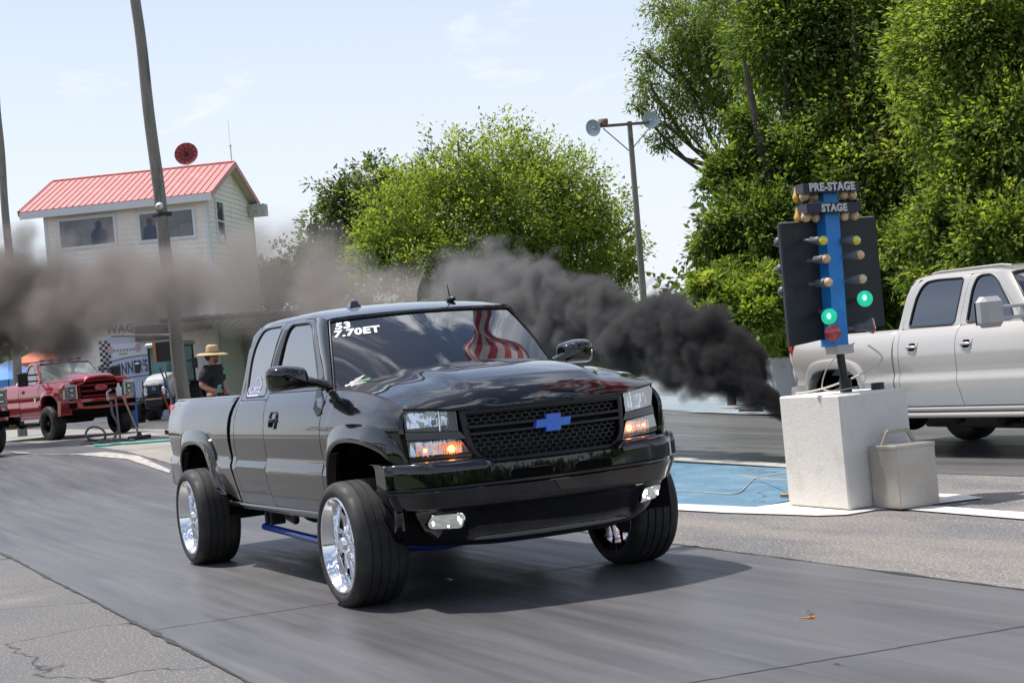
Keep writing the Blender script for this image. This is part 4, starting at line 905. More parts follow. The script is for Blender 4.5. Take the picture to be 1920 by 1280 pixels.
D_ = [(1850, 60, 125, 29), (1790, 210, 95, 29), (1890, 260, 105, 28), (1930, 140, 100, 29), (1820, 370, 85, 28), (1765, 430, 60, 28), (1720, 470, 55, 29), (1890, 430, 80, 27), (1760, 80, 90, 30), (1960, 380, 90, 28), (1740, 530, 45, 28), (1830, 480, 60, 27)]
tree('leafy yellow green tree at the right edge of the picture', under(1860, 620, 29), D_, 90000, .115, [LG1, LG2, LG4, LG3], [3, 4, 2, 2], 24, G1, .35, .3)
tree('dark background tree filling the gap behind the wall', under(1560, 620, 42), [(1590, 330, 120, 42), (1700, 120, 150, 42), (1450, 480, 110, 41), (1600, 520, 120, 41), (1760, 420, 140, 41), (1850, 300, 140, 41), (1900, 100, 140, 42), (1900, 520, 100, 41)], 30000, .30, [LG3, LG2], [4, 1], 25, G1, .4, .3)
tree('low bright green bush at the foot of the trees', under(1360, 640, 30.5), [(1330, 545, 34, 30.5), (1370, 575, 45, 30.5), (1420, 600, 42, 30), (1450, 560, 48, 30.5), (1340, 600, 30, 30)], 20000, .13, [LG4, LG1, LG2], [4, 2, 2], 26, G1, .08, .2, name='bush')
# far woods, weeds on the bank
def far_wood(nm, a0, a1, rad, h, n, size, seed, label):
    rng = np.random.default_rng(seed); C = []; Rr = []
    for i in range(n): 
        a = R(a0+(a1-a0)*i/n); r_ = rad*(1+rng.uniform(-.06, .06)); hh = h*rng.uniform(.6, 1.15); C.append((CAM.x+cos(a)*r_, CAM.y+sin(a)*r_, hh*.45)); Rr.append(hh*.6)
    o = leafmesh(nm, C, Rr, n*(700 if size < 1.2 else 260), size, [LG3, LG5, LG2], [3, 2, 1], None, seed, shell=.8, sub=6, aspect=1.3); return tag(o, label, 'woods', kind='stuff')
far_wood('treeline', 136, 172, 260, 11, 90, 1.0, 31, 'hazy far line of trees at the horizon')
far_wood('treeline', -150, 75, 110, 8, 130, 1.6, 32, 'unseen line of trees on the photographer side, added for reflections in the black paint')  # out-of-view trees, added and sized for what the glossy black paint reflects
def weeds(nm, x0, x1, y0, y1, n, hfn, hgt, mats, wts, seed, label):
    rng = np.random.default_rng(seed); x = rng.uniform(x0, x1, n); y = y0+(y1-y0)*rng.random(n)**1.2; z = np.array([hfn(a, c) for a, c in zip(x, y)])
    h = hgt*(.4+1.0*rng.random(n)); a = rng.uniform(0, 2*pi, n); w_ = .012+.03*rng.random(n); lean = rng.normal(size=(n, 2))*.35
    v = np.empty((n, 4, 3)); dx, dy = np.cos(a)*w_, np.sin(a)*w_
    v[:, 0] = np.stack([x-dx*.4, y-dy*.4, z], 1); v[:, 1] = np.stack([x+dx+lean[:, 0]*h*.5, y+dy+lean[:, 1]*h*.5, z+h*.6], 1); v[:, 2] = np.stack([x+lean[:, 0]*h, y+lean[:, 1]*h, z+h], 1); v[:, 3] = np.stack([x-dx+lean[:, 0]*h*.5, y-dy+lean[:, 1]*h*.5, z+h*.55], 1)
    me = bpy.data.meshes.new(nm); me.vertices.add(n*4); me.vertices.foreach_set('co', v.reshape(-1)); me.loops.add(n*4); me.loops.foreach_set('vertex_index', np.arange(n*4, dtype=np.int32))
    me.polygons.add(n); me.polygons.foreach_set('loop_start', np.arange(0, n*4, 4, dtype=np.int32)); me.polygons.foreach_set('loop_total', np.full(n, 4, dtype=np.int32))
    for q in mats: me.materials.append(q)
    wv = np.array(wts, float); wv /= wv.sum(); me.polygons.foreach_set('material_index', rng.choice(len(mats), n, p=wv).astype(np.int32)); me.update(calc_edges=True)
    o = bpy.data.objects.new(nm, me); COL.objects.link(o); return tag(o, label, 'weeds', kind='stuff')
bank = lambda x, y: .55+.75*sstep(13.7, 17, y)+.12*mnoise.noise(V((x*.5, y*.5, 0)))
b = MB(); b.grid([[V((x, y, bank(x, y) if y > 13.66 else .3)) for y in (13.62, 13.7, 14.2, 15, 16, 18, 22, 40, 80)] for x in lin(-45, 25, 50)], flip=True); tag(b.build('grass_bank', GRS), kind='structure')
weeds('weeds', -30, 6, 13.7, 18, 26000, bank, .34, [LG4, LG1, LG2], [4, 3, 1], 41, 'tall bright weeds on the bank behind the wall')
# ================================================================== wall, building, poles
CNW = mat('painted_concrete', (.56, .55, .53), .8, layers=((3, (.44, .42, .40), .5, .75, (1, 1, 1.5)), (14, (.34, .32, .29), .62, .8), (1.2, (.62, .61, .60), .5, .7)), bump=((30, .35, .01), (120, .25, .004)))
def track_wall():
    t = thing('barrier_wall', 'long white concrete barrier wall along the far lane', 'wall', (0, 13.3, 0))
    b = MB(); P = []
    for i in range(26):
        x = 14-i*1.95+.0; 
        for xx in (x-.008, x-1.94): P.append([V((xx, 0, -.05)), V((xx, 0, .06)), V((xx, .02, .30)), V((xx, .05, .98)), V((xx, .07, 1.0)), V((xx, .27, 1.0)), V((xx, .29, .98)), V((xx, .34, 0))])
        P.append([p+V((-.004, .03, 0)) for p in P[-1]])
    b.grid(P, smooth=False, flip=True); b.build('panel', CNW, t)
    return t
track_wall()
b = MB(); b.box((0, 0, .05), (.55, .16, .10), bev=.02); b.box((.0, 0, .105), (.45, .12, .012)); o = b.build('parking_stop', RUB, None, gnd(1404, 775)+V((0, .05, 0))); tag(o, 'short black rubber block lying at the foot of the white wall', 'rubber block')
# ---------------- tower
SID = mat('white_siding', (.84, .77, .72), .6, layers=((2, (.72, .66, .60), .5, .75, (1, 1, .4)), (9, (.74, .71, .65), .5, .75)))
SOF = mat('soffit_tan', (.55, .48, .38), .7)
TRM = mat('white_trim', (.66, .67, .70), .5)
RRF = mat('red_metal_roof', (.52, .21, .19), .5, layers=((3, (.47, .18, .165), .45, .7), (40, (.44, .16, .15), .6, .75), (1.1, (.56, .27, .24), .55, .7)))
WND = mat('dark_window', (.05, .055, .07), .06, 0, .6, layers=((1.2, (.12, .13, .15), .4, .7),))
BCK = mat('black_metal', (.015, .015, .017), .5)
DEP = 60.
Cc = at(386, 362, DEP); yw = R(148); e2 = V((cos(yw), sin(yw), 0)); e1 = V((cos(yw+pi/2), sin(yw+pi/2), 0))   # e1: along the front to the left, e2: away
ZB = GZ(-40); EAVE = Cc.z
nF = V((-cos(yw), -sin(yw), 0))
def on(px, py, P0, n):
    d = ray(px, py); return CAM+d*((P0-CAM).dot(n)/d.dot(n))
def fu(px, py):   # coordinates on the front wall
    p = on(px, py, Cc, nF)-Cc; return p.dot(e1), p.z+Cc.z-ZB
nS = -e1
def su(px, py):
    p = on(px, py, Cc, nS)-Cc; return p.dot(e2), p.z+Cc.z-ZB
LF = fu(80, 390)[0]; LS = su(474, 410)[0]; H = EAVE-ZB
BASE = V((Cc.x, Cc.y, ZB))
PKx = LS*.5; PKz = H+ (at(428, 300, (at(0, 0, 1)-CAM).dot(_f)*0+ (Cc+e2*PKx-CAM).dot(_f)).z-EAVE)-.25
TW = thing('timing_tower', 'white sided timing tower with pink red metal gable roof behind the smoke', 'building', BASE)
def wf3(u, z, o=0): return e1*u+V((0, 0, z))+nF*o
def ws3(u, z, o=0): return e2*u+V((0, 0, z))+nS*o
b = MB(); rows = []; st_ = .19; nz_ = int(H/st_)+1
for i in range(nz_):
    z0, z1 = i*st_, min(H, (i+1)*st_)
    b.grid([[wf3(u, z0, .022), wf3(u, z1, 0)] for u in (0, LF)], smooth=False); b.grid([[wf3(u, z0, .022), wf3(u, z0, 0)] for u in (0, LF)], smooth=False, flip=True)
def gab(z): return 0 if z < H else (z-H)/(PKz-H)
i = 0
while i*st_ < PKz-.02:
    z0, z1 = i*st_, min(PKz, (i+1)*st_); a0, a1 = gab(z0)*LS/2, gab(z1)*LS/2
    b.add([ws3(a0, z0, .022), ws3(LS-a0, z0, .022), ws3(LS-a1, z1, 0), ws3(a1, z1, 0)], [(0, 1, 2, 3)], 0, False); b.add([ws3(a0, z0, .022), ws3(LS-a0, z0, .022), ws3(LS-a0, z0, 0), ws3(a0, z0, 0)], [(3, 2, 1, 0)], 0, False); i += 1
b.add([wf3(LF, 0), wf3(LF, H), wf3(LF, PKz)+e2*LS/2, wf3(LF, H)+e2*LS, wf3(LF, 0)+e2*LS], [(0, 1, 2, 3, 4)], 0, False)
b.add([e2*LS, e2*LS+V((0, 0, H)), e2*LS+e1*LF+V((0, 0, H)), e2*LS+e1*LF], [(0, 1, 2, 3)], 0, False); b.build('wall', SID, TW)
def wq(b, q, f, o0, o1, mi=0):
    """slab on a wall from four (u,z) corners"""
    b.prism([V(p) for p in q], lambda p, t: f(p.x, p.y, lerp(o0, o1, t)), mi)
b = MB()
for f, u in ((wf3, .0), (wf3, LF-.12), (ws3, .0), (ws3, LS-.12)): wq(b, [(u, 0), (u+.12, 0), (u+.12, H), (u, H)], f, .0, .045)
b.build('corner_trim', TRM, TW)
# roof
OV = .75; slope = V((0, 0, PKz-H))+e2*(LS/2); sl = slope.length; sd_ = slope.normalized(); ov = .38
OR = .32
rf = bpy.data.objects.new('roof', None); COL.objects.link(rf); rf.parent = TW
def roofside(sg):
    o0 = V((0, 0, H)) if sg > 0 else V((0, 0, H))+e2*LS; d = sd_ if sg > 0 else (V((0, 0, PKz-H))-e2*(LS/2)).normalized(); nrm = e1.cross(d)*(1 if sg < 0 else 1)
    if nrm.z < 0: nrm = -nrm
    b = MB(); u0, u1 = -OR, LF+OV; A_ = [o0+e1*u-d*ov for u in (u0, u1)]; B2 = [o0+e1*u+d*sl for u in (u0, u1)]
    vs = [A_[0], A_[1], B2[1], B2[0]]; b.prism([0, 1, 2, 3], lambda i_, t: vs[i_]+nrm*(.05+.08*t))
    n = int((u1-u0)/.245)
    for k in range(n+1):
        u = u0+.02+(u1-u0-.04)*k/n; p = o0+e1*u-d*(ov-.0); q = o0+e1*u+d*sl; w_ = e1*.022; vs2 = [p-w_, p+w_, q+w_, q-w_]
        b.prism([0, 1, 2, 3], lambda i_, t: vs2[i_]*1+nrm*(.128+.035*t)-(w_*.5*(1 if i_ in (1, 2) else -1) if t else V()))
    b.build('roof_sheet', RRF, rf)
    b = MB(); vs3 = [o0+e1*(u0+.02)-d*(ov-.02), o0+e1*(u1-.02)-d*(ov-.02), o0+e1*(u1-.02)+d*(sl-.02), o0+e1*(u0+.02)+d*(sl-.02)]; b.prism([0, 1, 2, 3], lambda i_, t: vs3[i_]+nrm*(-.02+.068*t)); b.build('soffit', SOF, rf)
    b = MB(); p, q = o0+e1*(u0)-d*(ov+.03), o0+e1*(u1)-d*(ov+.03)
    b.prism([p, q, q+V((0, 0, -.26)), p+V((0, 0, -.26))], lambda i_, t: i_-e2*sg*(.04*t)+V((0, 0, .10))); b.build('fascia', TRM, rf)
    for u in (u0-.03, u1+.03):
        b = MB(); p, q = o0+e1*u-d*(ov+.02), o0+e1*u+d*sl; b.prism([p+nrm*.17, q+nrm*.17, q-nrm*.05, p-nrm*.05], lambda i_, t: i_+e1*.04*t); b.build('rake_trim', RRF, rf)
roofside(1); roofside(-1)
b = MB(); p = V((0, 0, PKz+.16))+e2*(LS/2); b.tube([p-e1*OR, p+e1*(LF+OV)], .06, 8); b.build('ridge_cap', RRF, rf)
def window(q, f, m=WND, sash=False):
    u0, u1 = min(p[0] for p in q), max(p[0] for p in q); z0, z1 = min(p[1] for p in q), max(p[1] for p in q); w_ = bpy.data.objects.new('window', None); COL.objects.link(w_); w_.parent = TW
    b = MB(); t = .11
    for a, c, d, e in ((u0-t, u1+t, z1, z1+t), (u0-t, u1+t, z0-t, z0), (u0-t, u0, z0, z1), (u1, u1+t, z0, z1)): wq(b, [(a, d), (c, d), (c, e), (a, e)], f, .0, .06)
    if sash: wq(b, [(u0, (z0+z1)/2-.03), (u1, (z0+z1)/2-.03), (u1, (z0+z1)/2+.03), (u0, (z0+z1)/2+.03)], f, .03, .045)
    b.build('frame', TRM, w_); b = MB(); wq(b, [(u0, z0), (u1, z0), (u1, z1), (u0, z1)], f, .024, .03); b.build('pane', m, w_); return (u0, u1, z0, z1)
w1 = window([fu(114, 416), fu(212, 408), fu(116, 461), fu(214, 455)], wf3)
w2 = window([fu(262, 403), fu(360, 395), fu(266, 448), fu(363, 441)], wf3)
window([su(404, 381), su(415, 382), su(409, 448), su(419, 450)], ws3, sash=True)
# things seen through the tower windows
INS = mat('window_interior_blue', (.05, .075, .12), .4); INP = mat('window_interior_pale', (.20, .20, .20), .4)
b = MB(); u0, u1, z0, z1 = w1
cx = lerp(u0, u1, .28); b.prism([V((cx+.24*cos(a)*1.3-.0, z0+.02+.30+.30*sin(a))) for a in lin(0, pi, 12)]+[V((cx-.30, z0+.02)), V((cx+.30, z0+.02))], lambda p, t: wf3(p.x, p.y, .031+.004*t), 0)
b.prism([V((cx+.13*cos(a), z0+.72+.15*sin(a))) for a in lin(0, 2*pi*11/12, 12)], lambda p, t: wf3(p.x, p.y, .031+.004*t), 2)
b.prism([V((lerp(u0, u1, .76)+.16*cos(a), lerp(z0, z1, .52)+.13*sin(a))) for a in lin(0, 2*pi*11/12, 12)], lambda p, t: wf3(p.x, p.y, .031+.004*t), 1)
u0, u1, z0, z1 = w2
wq(b, [(u0+.05, z0+.03), (u0+.5, z0+.03), (u0+.5, z0+.45), (u0+.05, z0+.45)], wf3, .031, .034, 1)
cx = lerp(u0, u1, .82); b.prism([V((cx+.28*cos(a), z0+.02+.26+.26*sin(a))) for a in lin(0, pi, 12)]+[V((cx-.28, z0+.02)), V((cx+.28, z0+.02))], lambda p, t: wf3(p.x, p.y, .031+.004*t), 0)
b.prism([V((cx+.12*cos(a), z0+.66+.14*sin(a))) for a in lin(0, 2*pi*11/12, 12)], lambda p, t: wf3(p.x, p.y, .031+.004*t), 2)
b.build('window_silhouettes', [INS, INP, mat('window_interior_skin', (.09, .07, .065), .4)], TW)
b = MB(); u, z = su(470, 397); b.v = []; q = MB(); q.box((0, 0, 0), (.62, .75, .48), rot=yw, bev=.02); q.xf(Matrix.Translation(ws3(LS-.45, z, .32))); q.build('air_conditioner', mat('ac_metal', (.5, .5, .5), .5, layers=((30, (.25, .25, .25), .5, .6, (1, 1, .1)),)), TW)
# dish and aerial
DS = mat('red_mesh_dish', (.32, .05, .05), .6, layers=((30, (.20, .03, .03), .5, .6),))
dp = V((0, 0, PKz+.15))+e2*(LS*.5+.6); q = on(350, 290, BASE+dp, nF)-BASE; dd = thing('satellite_dish', 'round red satellite dish standing above the roof ridge', 'satellite dish', BASE+q)
fw = (-_f+V((0, 0, .25))).normalized(); b = MB(); b.lathe([(.10*(r_/.46)**2, r_) for r_ in (0, .1, .2, .3, .4, .455)]+[(.10, .462), (.085, .46)], (0, 0, 0), fw, 32); b.build('dish', DS, dd)
b = MB(); sdv = fw.cross(V((0, 0, 1))).normalized(); upv = sdv.cross(fw)
for k in range(6):
    a = pi*k/6+.25; w_ = sdv*cos(a)+upv*sin(a); b.tube([w_*-.455+fw*.11, w_*-.25+fw*.04, fw*.015, w_*.25+fw*.04, w_*.455+fw*.11], .008, 5)
b.tube([(sdv*cos(a)+upv*sin(a))*.25+fw*.04 for a in lin(0, 2*pi, 20)], .008, 5); b.tube([V((0, 0, 0)), fw*.4], .015, 6); b.box(fw*.4, (.06, .06, .06)); b.tube([V((0, 0, -.1)), V((0, 0, -.75))], .03, 6); b.build('dish_frame', BCK, dd)
a_ = thing('antenna', 'thin white aerial mast above the gable end of the tower', 'antenna', BASE+V((0, 0, PKz-.3))+e2*(LS*.62)); b = MB(); b.tube([(0, 0, 0), (0, 0, 1.2)], .025, 6); b.tube([(0, 0, 1.2), (0, 0, 2.2)], .008, 5); b.tube([(-.25, -.2, .3), (0, 0, .35)], .02, 5); b.box((0, 0, 1.2), (.08, .08, .06)); b.build('mast', TRM, a_)
# mural on the ground floor
MU = thing('winners_circle_banner', 'white WINNERS CIRCLE backdrop banner with black and white checkers on the tower front', 'banner', BASE)
b = MB(); q = [fu(190, 640), fu(322, 628), fu(338, 800), fu(212, 812)]
wq(b, [fu(200, 634), fu(324, 622), fu(342, 796), fu(214, 808)], wf3, .04, .06); b.build('banner_cloth', mat('banner_white', (.50, .55, .66), .7, layers=((1.5, (.42, .48, .62), .4, .7),)), MU)
b = MB(); u0, z0 = fu(186, 640); cw = .108
for i in range(-2, 5):
    for j in range(22):
        wid = 0 if j < 8 else min(2, (j-7)//2) if j < 14 else 2
        if (i+j) % 2 or i < -wid or i > 3+(j > 10)*0: continue
        uu = u0-cw*i; zz = z0-cw*j; wq(b, [(uu-cw*.98, zz), (uu, zz), (uu, zz-cw*.98), (uu-cw*.98, zz-cw*.98)], wf3, .064, .067)
b.build('checkers', mat('checker_black', (.03, .03, .04), .7), MU)
def wtext(s, px, py, size, m, nm, parent, arc=0, bold=0, xs=1.):
    tm = text_mesh(s, size, .003, bold, xs=xs); u, z = fu(px, py)
    if arc: tm.v = [(x, y-arc*x*x, zz) for x, y, zz in tm.v]
    tm.v = [tuple(wf3(u-x, z+y, .072+zz)) for x, y, zz in tm.v]; o = tm.build(nm, m, parent); return o
BKT = mat('banner_lettering', (.06, .07, .11), .7)
wtext("WINNER'S CIRCLE", 271, 686, .62, BKT, 'lettering', MU, .09, .012, .47)
b = MB()
for off in (.38, -.36):
    for i in range(14):
        x0 = -1.75+i*3.5/14; x1 = x0+3.5/14; u, z = fu(271, 686); p = [(x0, -.09*x0*x0+off), (x1, -.09*x1*x1+off), (x1, -.09*x1*x1+off+.035), (x0, -.09*x0*x0+off+.035)]
        wq(b, [(u-x, z+y) for x, y in p], wf3, .064, .067)
b.build('arch_border', BKT, MU)
b = MB(); wq(b, [fu(203, 646), fu(322, 636), fu(324, 662), fu(205, 671)], wf3, .062, .066); b.build('sponsor_strip', mat('sponsor_white', (.62, .62, .66), .6), MU)
b = MB()
for px, py, r_ in ((208, 657, .12), (260, 652, .12)):
    u, z = fu(px, py); b.prism([V((u+r_*cos(a), z+r_*sin(a)*1.3)) for a in lin(0, 2*pi*15/16, 16)], lambda p, t: wf3(p.x, p.y, .067+.003*t), 0)
for px in range(214, 256, 6): wq(b, [fu(px, 660-(px-214)*.08), fu(px+4, 660-(px-214)*.08), fu(px+4, 655-(px-214)*.08), fu(px, 655-(px-214)*.08)], wf3, .067, .070, 1)
wq(b, [fu(224, 662), fu(240, 661), fu(240, 664), fu(224, 665)], wf3, .067, .07, 2)
b.build('sponsor_marks', [mat('sponsor_red', (.50, .32, .33), .6), mat('sponsor_grey', (.25, .27, .33), .6), mat('sponsor_green', (.2, .35, .1), .6)], MU)
wtext('V', 278, 651, .34, mat('sponsor_blue', (.06, .10, .30), .6), 'sponsor_letter', MU, 0, .012)
wtext('WAG', 226, 617, .42, BKT, 'upper_lettering', MU, 0, .01)
b = MB(); wq(b, [fu(257, 612), fu(324, 607), fu(325, 634), fu(258, 640)], wf3, .03, .25); tag(b.build('scoreboard', mat('scoreboard_black', (.03, .03, .035), .5), None, BASE), 'dark rectangular scoreboard box above the banner on the tower', 'scoreboard')
# canopy beside the tower
CP = thing('canopy', 'low metal canopy on thin black posts beside the white wall', 'canopy', under(450, 700, 54))
cb_ = V(CP.location)
zc_ = at(553, 585, 50).z
def cpt(px, py, z): d = ray(px, py); return CAM+d*((z-CAM.z)/d.z)-cb_
nl, nr = cpt(300, 602, zc_), cpt(566, 584, zc_); fl_, fr = cpt(343, 637, zc_), cpt(455, 628, zc_)
b = MB(); 
for k in range(24):
    a0, a1 = k/24, (k+1)/24; h = .03 if k % 2 else 0; vs = [nl.lerp(nr, a0), nl.lerp(nr, a1), fl_.lerp(fr, a1), fl_.lerp(fr, a0)]
    b.prism([0, 1, 2, 3], lambda i_, t: vs[i_]+V((0, 0, .06+h+.02*t)))
b.build('roof', mat('canopy_sheet', (.32, .30, .28), .6), CP)
b = MB()
for p, q in ((nl, nr), (nr, fr), (fr, fl_)): b.tube([p, q], .085, 6)
b.build('frame', BCK, CP)
for p in (fr, fl_, nr-(nr-nl)*.03, fr.lerp(nr, .5)):
    b = MB(); b.box((p.x, p.y, (p.z+ZB-cb_.z)/2), (.09, .09, p.z-ZB+cb_.z)); b.build('post', BCK, CP)
b = MB(); 
for zz, a in ((1.05, 0), (.55, 0)): b.tube([V((fl_.x, fl_.y, zz)), V((fr.x, fr.y, zz)), V((fr.lerp(nr, .5).x, fr.lerp(nr, .5).y, zz))], .035, 6)
b.build('railing', BCK, CP)
# low white building to the right
WB = thing('white_shed', 'long low white panelled shed wall behind the man in the straw hat', 'building', under(500, 700, 63))
wb = V(WB.location); b = MB(); a0, a1 = on(335, 650, wb, nF)-wb, on(700, 620, wb, nF)-wb
zt_ = at(455, 634, 63).z+.45-wb.z
for k in range(14):
    p, q = a0.lerp(a1, k/14), a0.lerp(a1, (k+1)/14); p.z = q.z = 0; b.box(((p+q)/2+V((0, 0, zt_/2))), ((q-p).length-.015, .1, zt_), rot=yw+pi/2)
b.build('wall', mat('shed_white', (.58, .60, .64), .6, layers=((1, (.50, .52, .56), .45, .7),)), WB)
b = MB(); p = on(404, 690, wb, nF)-wb; q = on(426, 668, wb, nF)-wb; b.box((on(427, 684, wb, nF)-wb)+nF*.07, (.75, .06, .38), rot=yw+pi/2); b.build('opening', VOID, WB)
b = MB(); b.box((on(426, 697, wb, nF)-wb)+nF*.08, (.9, .08, .14), rot=yw+pi/2); b.build('ledge', TRM, WB)
# ---------------- poles
WPO = mat('weathered_wood', (.22, .205, .18), .85, layers=((5, (.10, .09, .08), .5, .72, (1, 1, .12)), (2.2, (.04, .035, .03), .66, .74, (1, 1, .5)), (30, (.30, .28, .25), .55, .7, (1, 1, .05))), bump=(25, .6, .01, (1, 1, .06)))
def pole(label, px0, py0, px1, py1, dep, r0, r1, group=None):
    p1, p0 = at(px1, py1, dep), at(px0, py0, dep); d = (p0-p1); t = (GZ(p1.x)-p1.z)/d.z; base = p1+d*t
    T_ = thing('utility_pole', label, 'pole', base, 0, group); top = p0-base; b = MB(); n = 24
    b.tube([top*(i/(n-1))+V((.02*sin(i*1.3), .015*cos(i), 0)) for i in range(n)], [lerp(r1, r0, i/(n-1)) for i in range(n)], 14); b.build('post', WPO, T_); return T_, top
GP = 'wooden poles behind the start'
Tp, top = pole('tall thick weathered wooden pole in front of the tower', 247, -60, 306, 430, 37, .115, .165, GP)
b = MB(); c = at(303, 388, 37)-Tp.location; b.lathe([(0, .0), (0, .075), (.05, .085), (.12, .06), (.16, .02)], c-(_f*.18)+V((0, 0, .0)), (-_f), 14); b.build('pole_light', TRM, Tp)
c = at(304, 402, 37)-Tp.location; b = MB(); b.box(c, (.3, .36, .10), rot=.3, bev=.02); b.build('band', BCK, Tp)
pole('tall wooden pole at the left edge of the picture', -6, 180, 18, 500, 50, .10, .15, GP)
# lamp pole on the far side
LP_ = thing('lamp_post', 'slim lamp post with two round floodlights on a crossarm in front of the trees', 'lamp post', under(1218, 700, 55)); lb = V(LP_.location)
SHD = mat('lamp_enamel', (.50, .60, .68), .35, layers=((4, (.40, .48, .55), .4, .7),)); RST = mat('rusty_arm', (.16, .10, .07), .8)
b = MB(); b.tube([V((0, 0, 0)), at(1180, 228, 55)-lb], [.13, .085], 12); b.build('post', WPO, LP_)
b = MB(); p, q = at(1126, 237, 55)-lb, at(1217, 230, 54.6)-lb; b.box((p+q)/2, ((q-p).length, .08, .09), rot=(q-p).to_track_quat('X', 'Z').to_matrix()); b.build('crossarm', RST, LP_)
b = MB(); b.tube([at(1131, 241, 55)-lb, at(1180, 283, 55)-lb], .022, 6); b.tube([at(1216, 242, 54.6)-lb, at(1182, 283, 55)-lb], .018, 6); b.build('brace', mat('galvanised', (.25, .30, .34), .5, .6), LP_)
for px, py, ax in ((1112, 240, -_f*.8-_r*.55-V((0, 0, .25))), (1220, 225, -_f-V((0, 0, .12))+_r*.05)):
    Fm = bpy.data.objects.new('floodlight', None); COL.objects.link(Fm); Fm.parent = LP_; c = at(px, py, 54.7)-lb; ax = ax.normalized()
    b = MB(); b.lathe([(-.30, .05), (-.28, .11), (-.14, .17), (-.02, .26), (.0, .285), (-.012, .28), (-.10, .18), (-.16, .08), (-.17, 0)], c, ax, 28); b.lathe([(-.42, .0), (-.42, .08), (-.28, .09)], c, ax, 14); b.build('shade', SHD, Fm)
    b = MB(); b.lathe([(-.16, .03), (-.08, .055), (-.03, .045), (0, 0)], c, ax, 12); b.build('bulb', TRM, Fm)
b = MB(); c = at(1131, 233, 55)-lb; b.lathe([(0, .10), (.16, .16), (.165, .17), (.0, .17)], c, (0, 0, 1), 12); b.build('ballast_cap', RST, LP_)
# small canopy tents far left
def tent(label, px, py, dep, w_, h, col, nm='canopy_tent'):
    t = thing(nm, label, 'canopy tent', under(px, py, dep), R(35)); b = MB(); a = w_/2; z = at(px, py, dep).z-t.location.z
    c = [V((-a, -a, z)), V((a, -a, z)), V((a, a, z)), V((-a, a, z))]; tp = V((0, 0, z+h))
    for i in range(4):
        p, q = c[i], c[(i+1) % 4]; b.add([p, q, (q*.45+tp*.55)+V((0, 0, -.12)), (p*.45+tp*.55)+V((0, 0, -.12))], [(0, 1, 2, 3)]); b.add([(p*.45+tp*.55)+V((0, 0, -.12)), (q*.45+tp*.55)+V((0, 0, -.12)), tp], [(0, 1, 2)]); b.add([p, q, q-V((0, 0, .3)), p-V((0, 0, .3))], [(3, 2, 1, 0)])
    b.build('roof_cloth', mat(nm+'_cloth', col, .6), t)
    for p in c: b = MB(); b.tube([p, V((p.x, p.y, 0))], .025, 6); b.build('leg', BCK, t)
tent('blue canopy tent behind the red pickup at the left', 18, 712, 66, 3.0, .8, (.06, .22, .55)); tent('orange canopy roof behind the red pickup half hidden in smoke', 85, 678, 70, 3.0, .7, (.55, .12, .04))
b = MB(); p = under(20, 760, 68); b.box((0, 0, .45), (4.5, 1.6, .9), rot=R(60), bev=.2); b.box((0, 0, 1.1), (2.2, 1.4, .5), rot=R(60), bev=.15); tag(b.build('parked_car', mat('yellow_green_paint', (.32, .34, .06), .3, 0, 1), None, p), 'yellow green vehicle parked under the blue canopy', 'car')
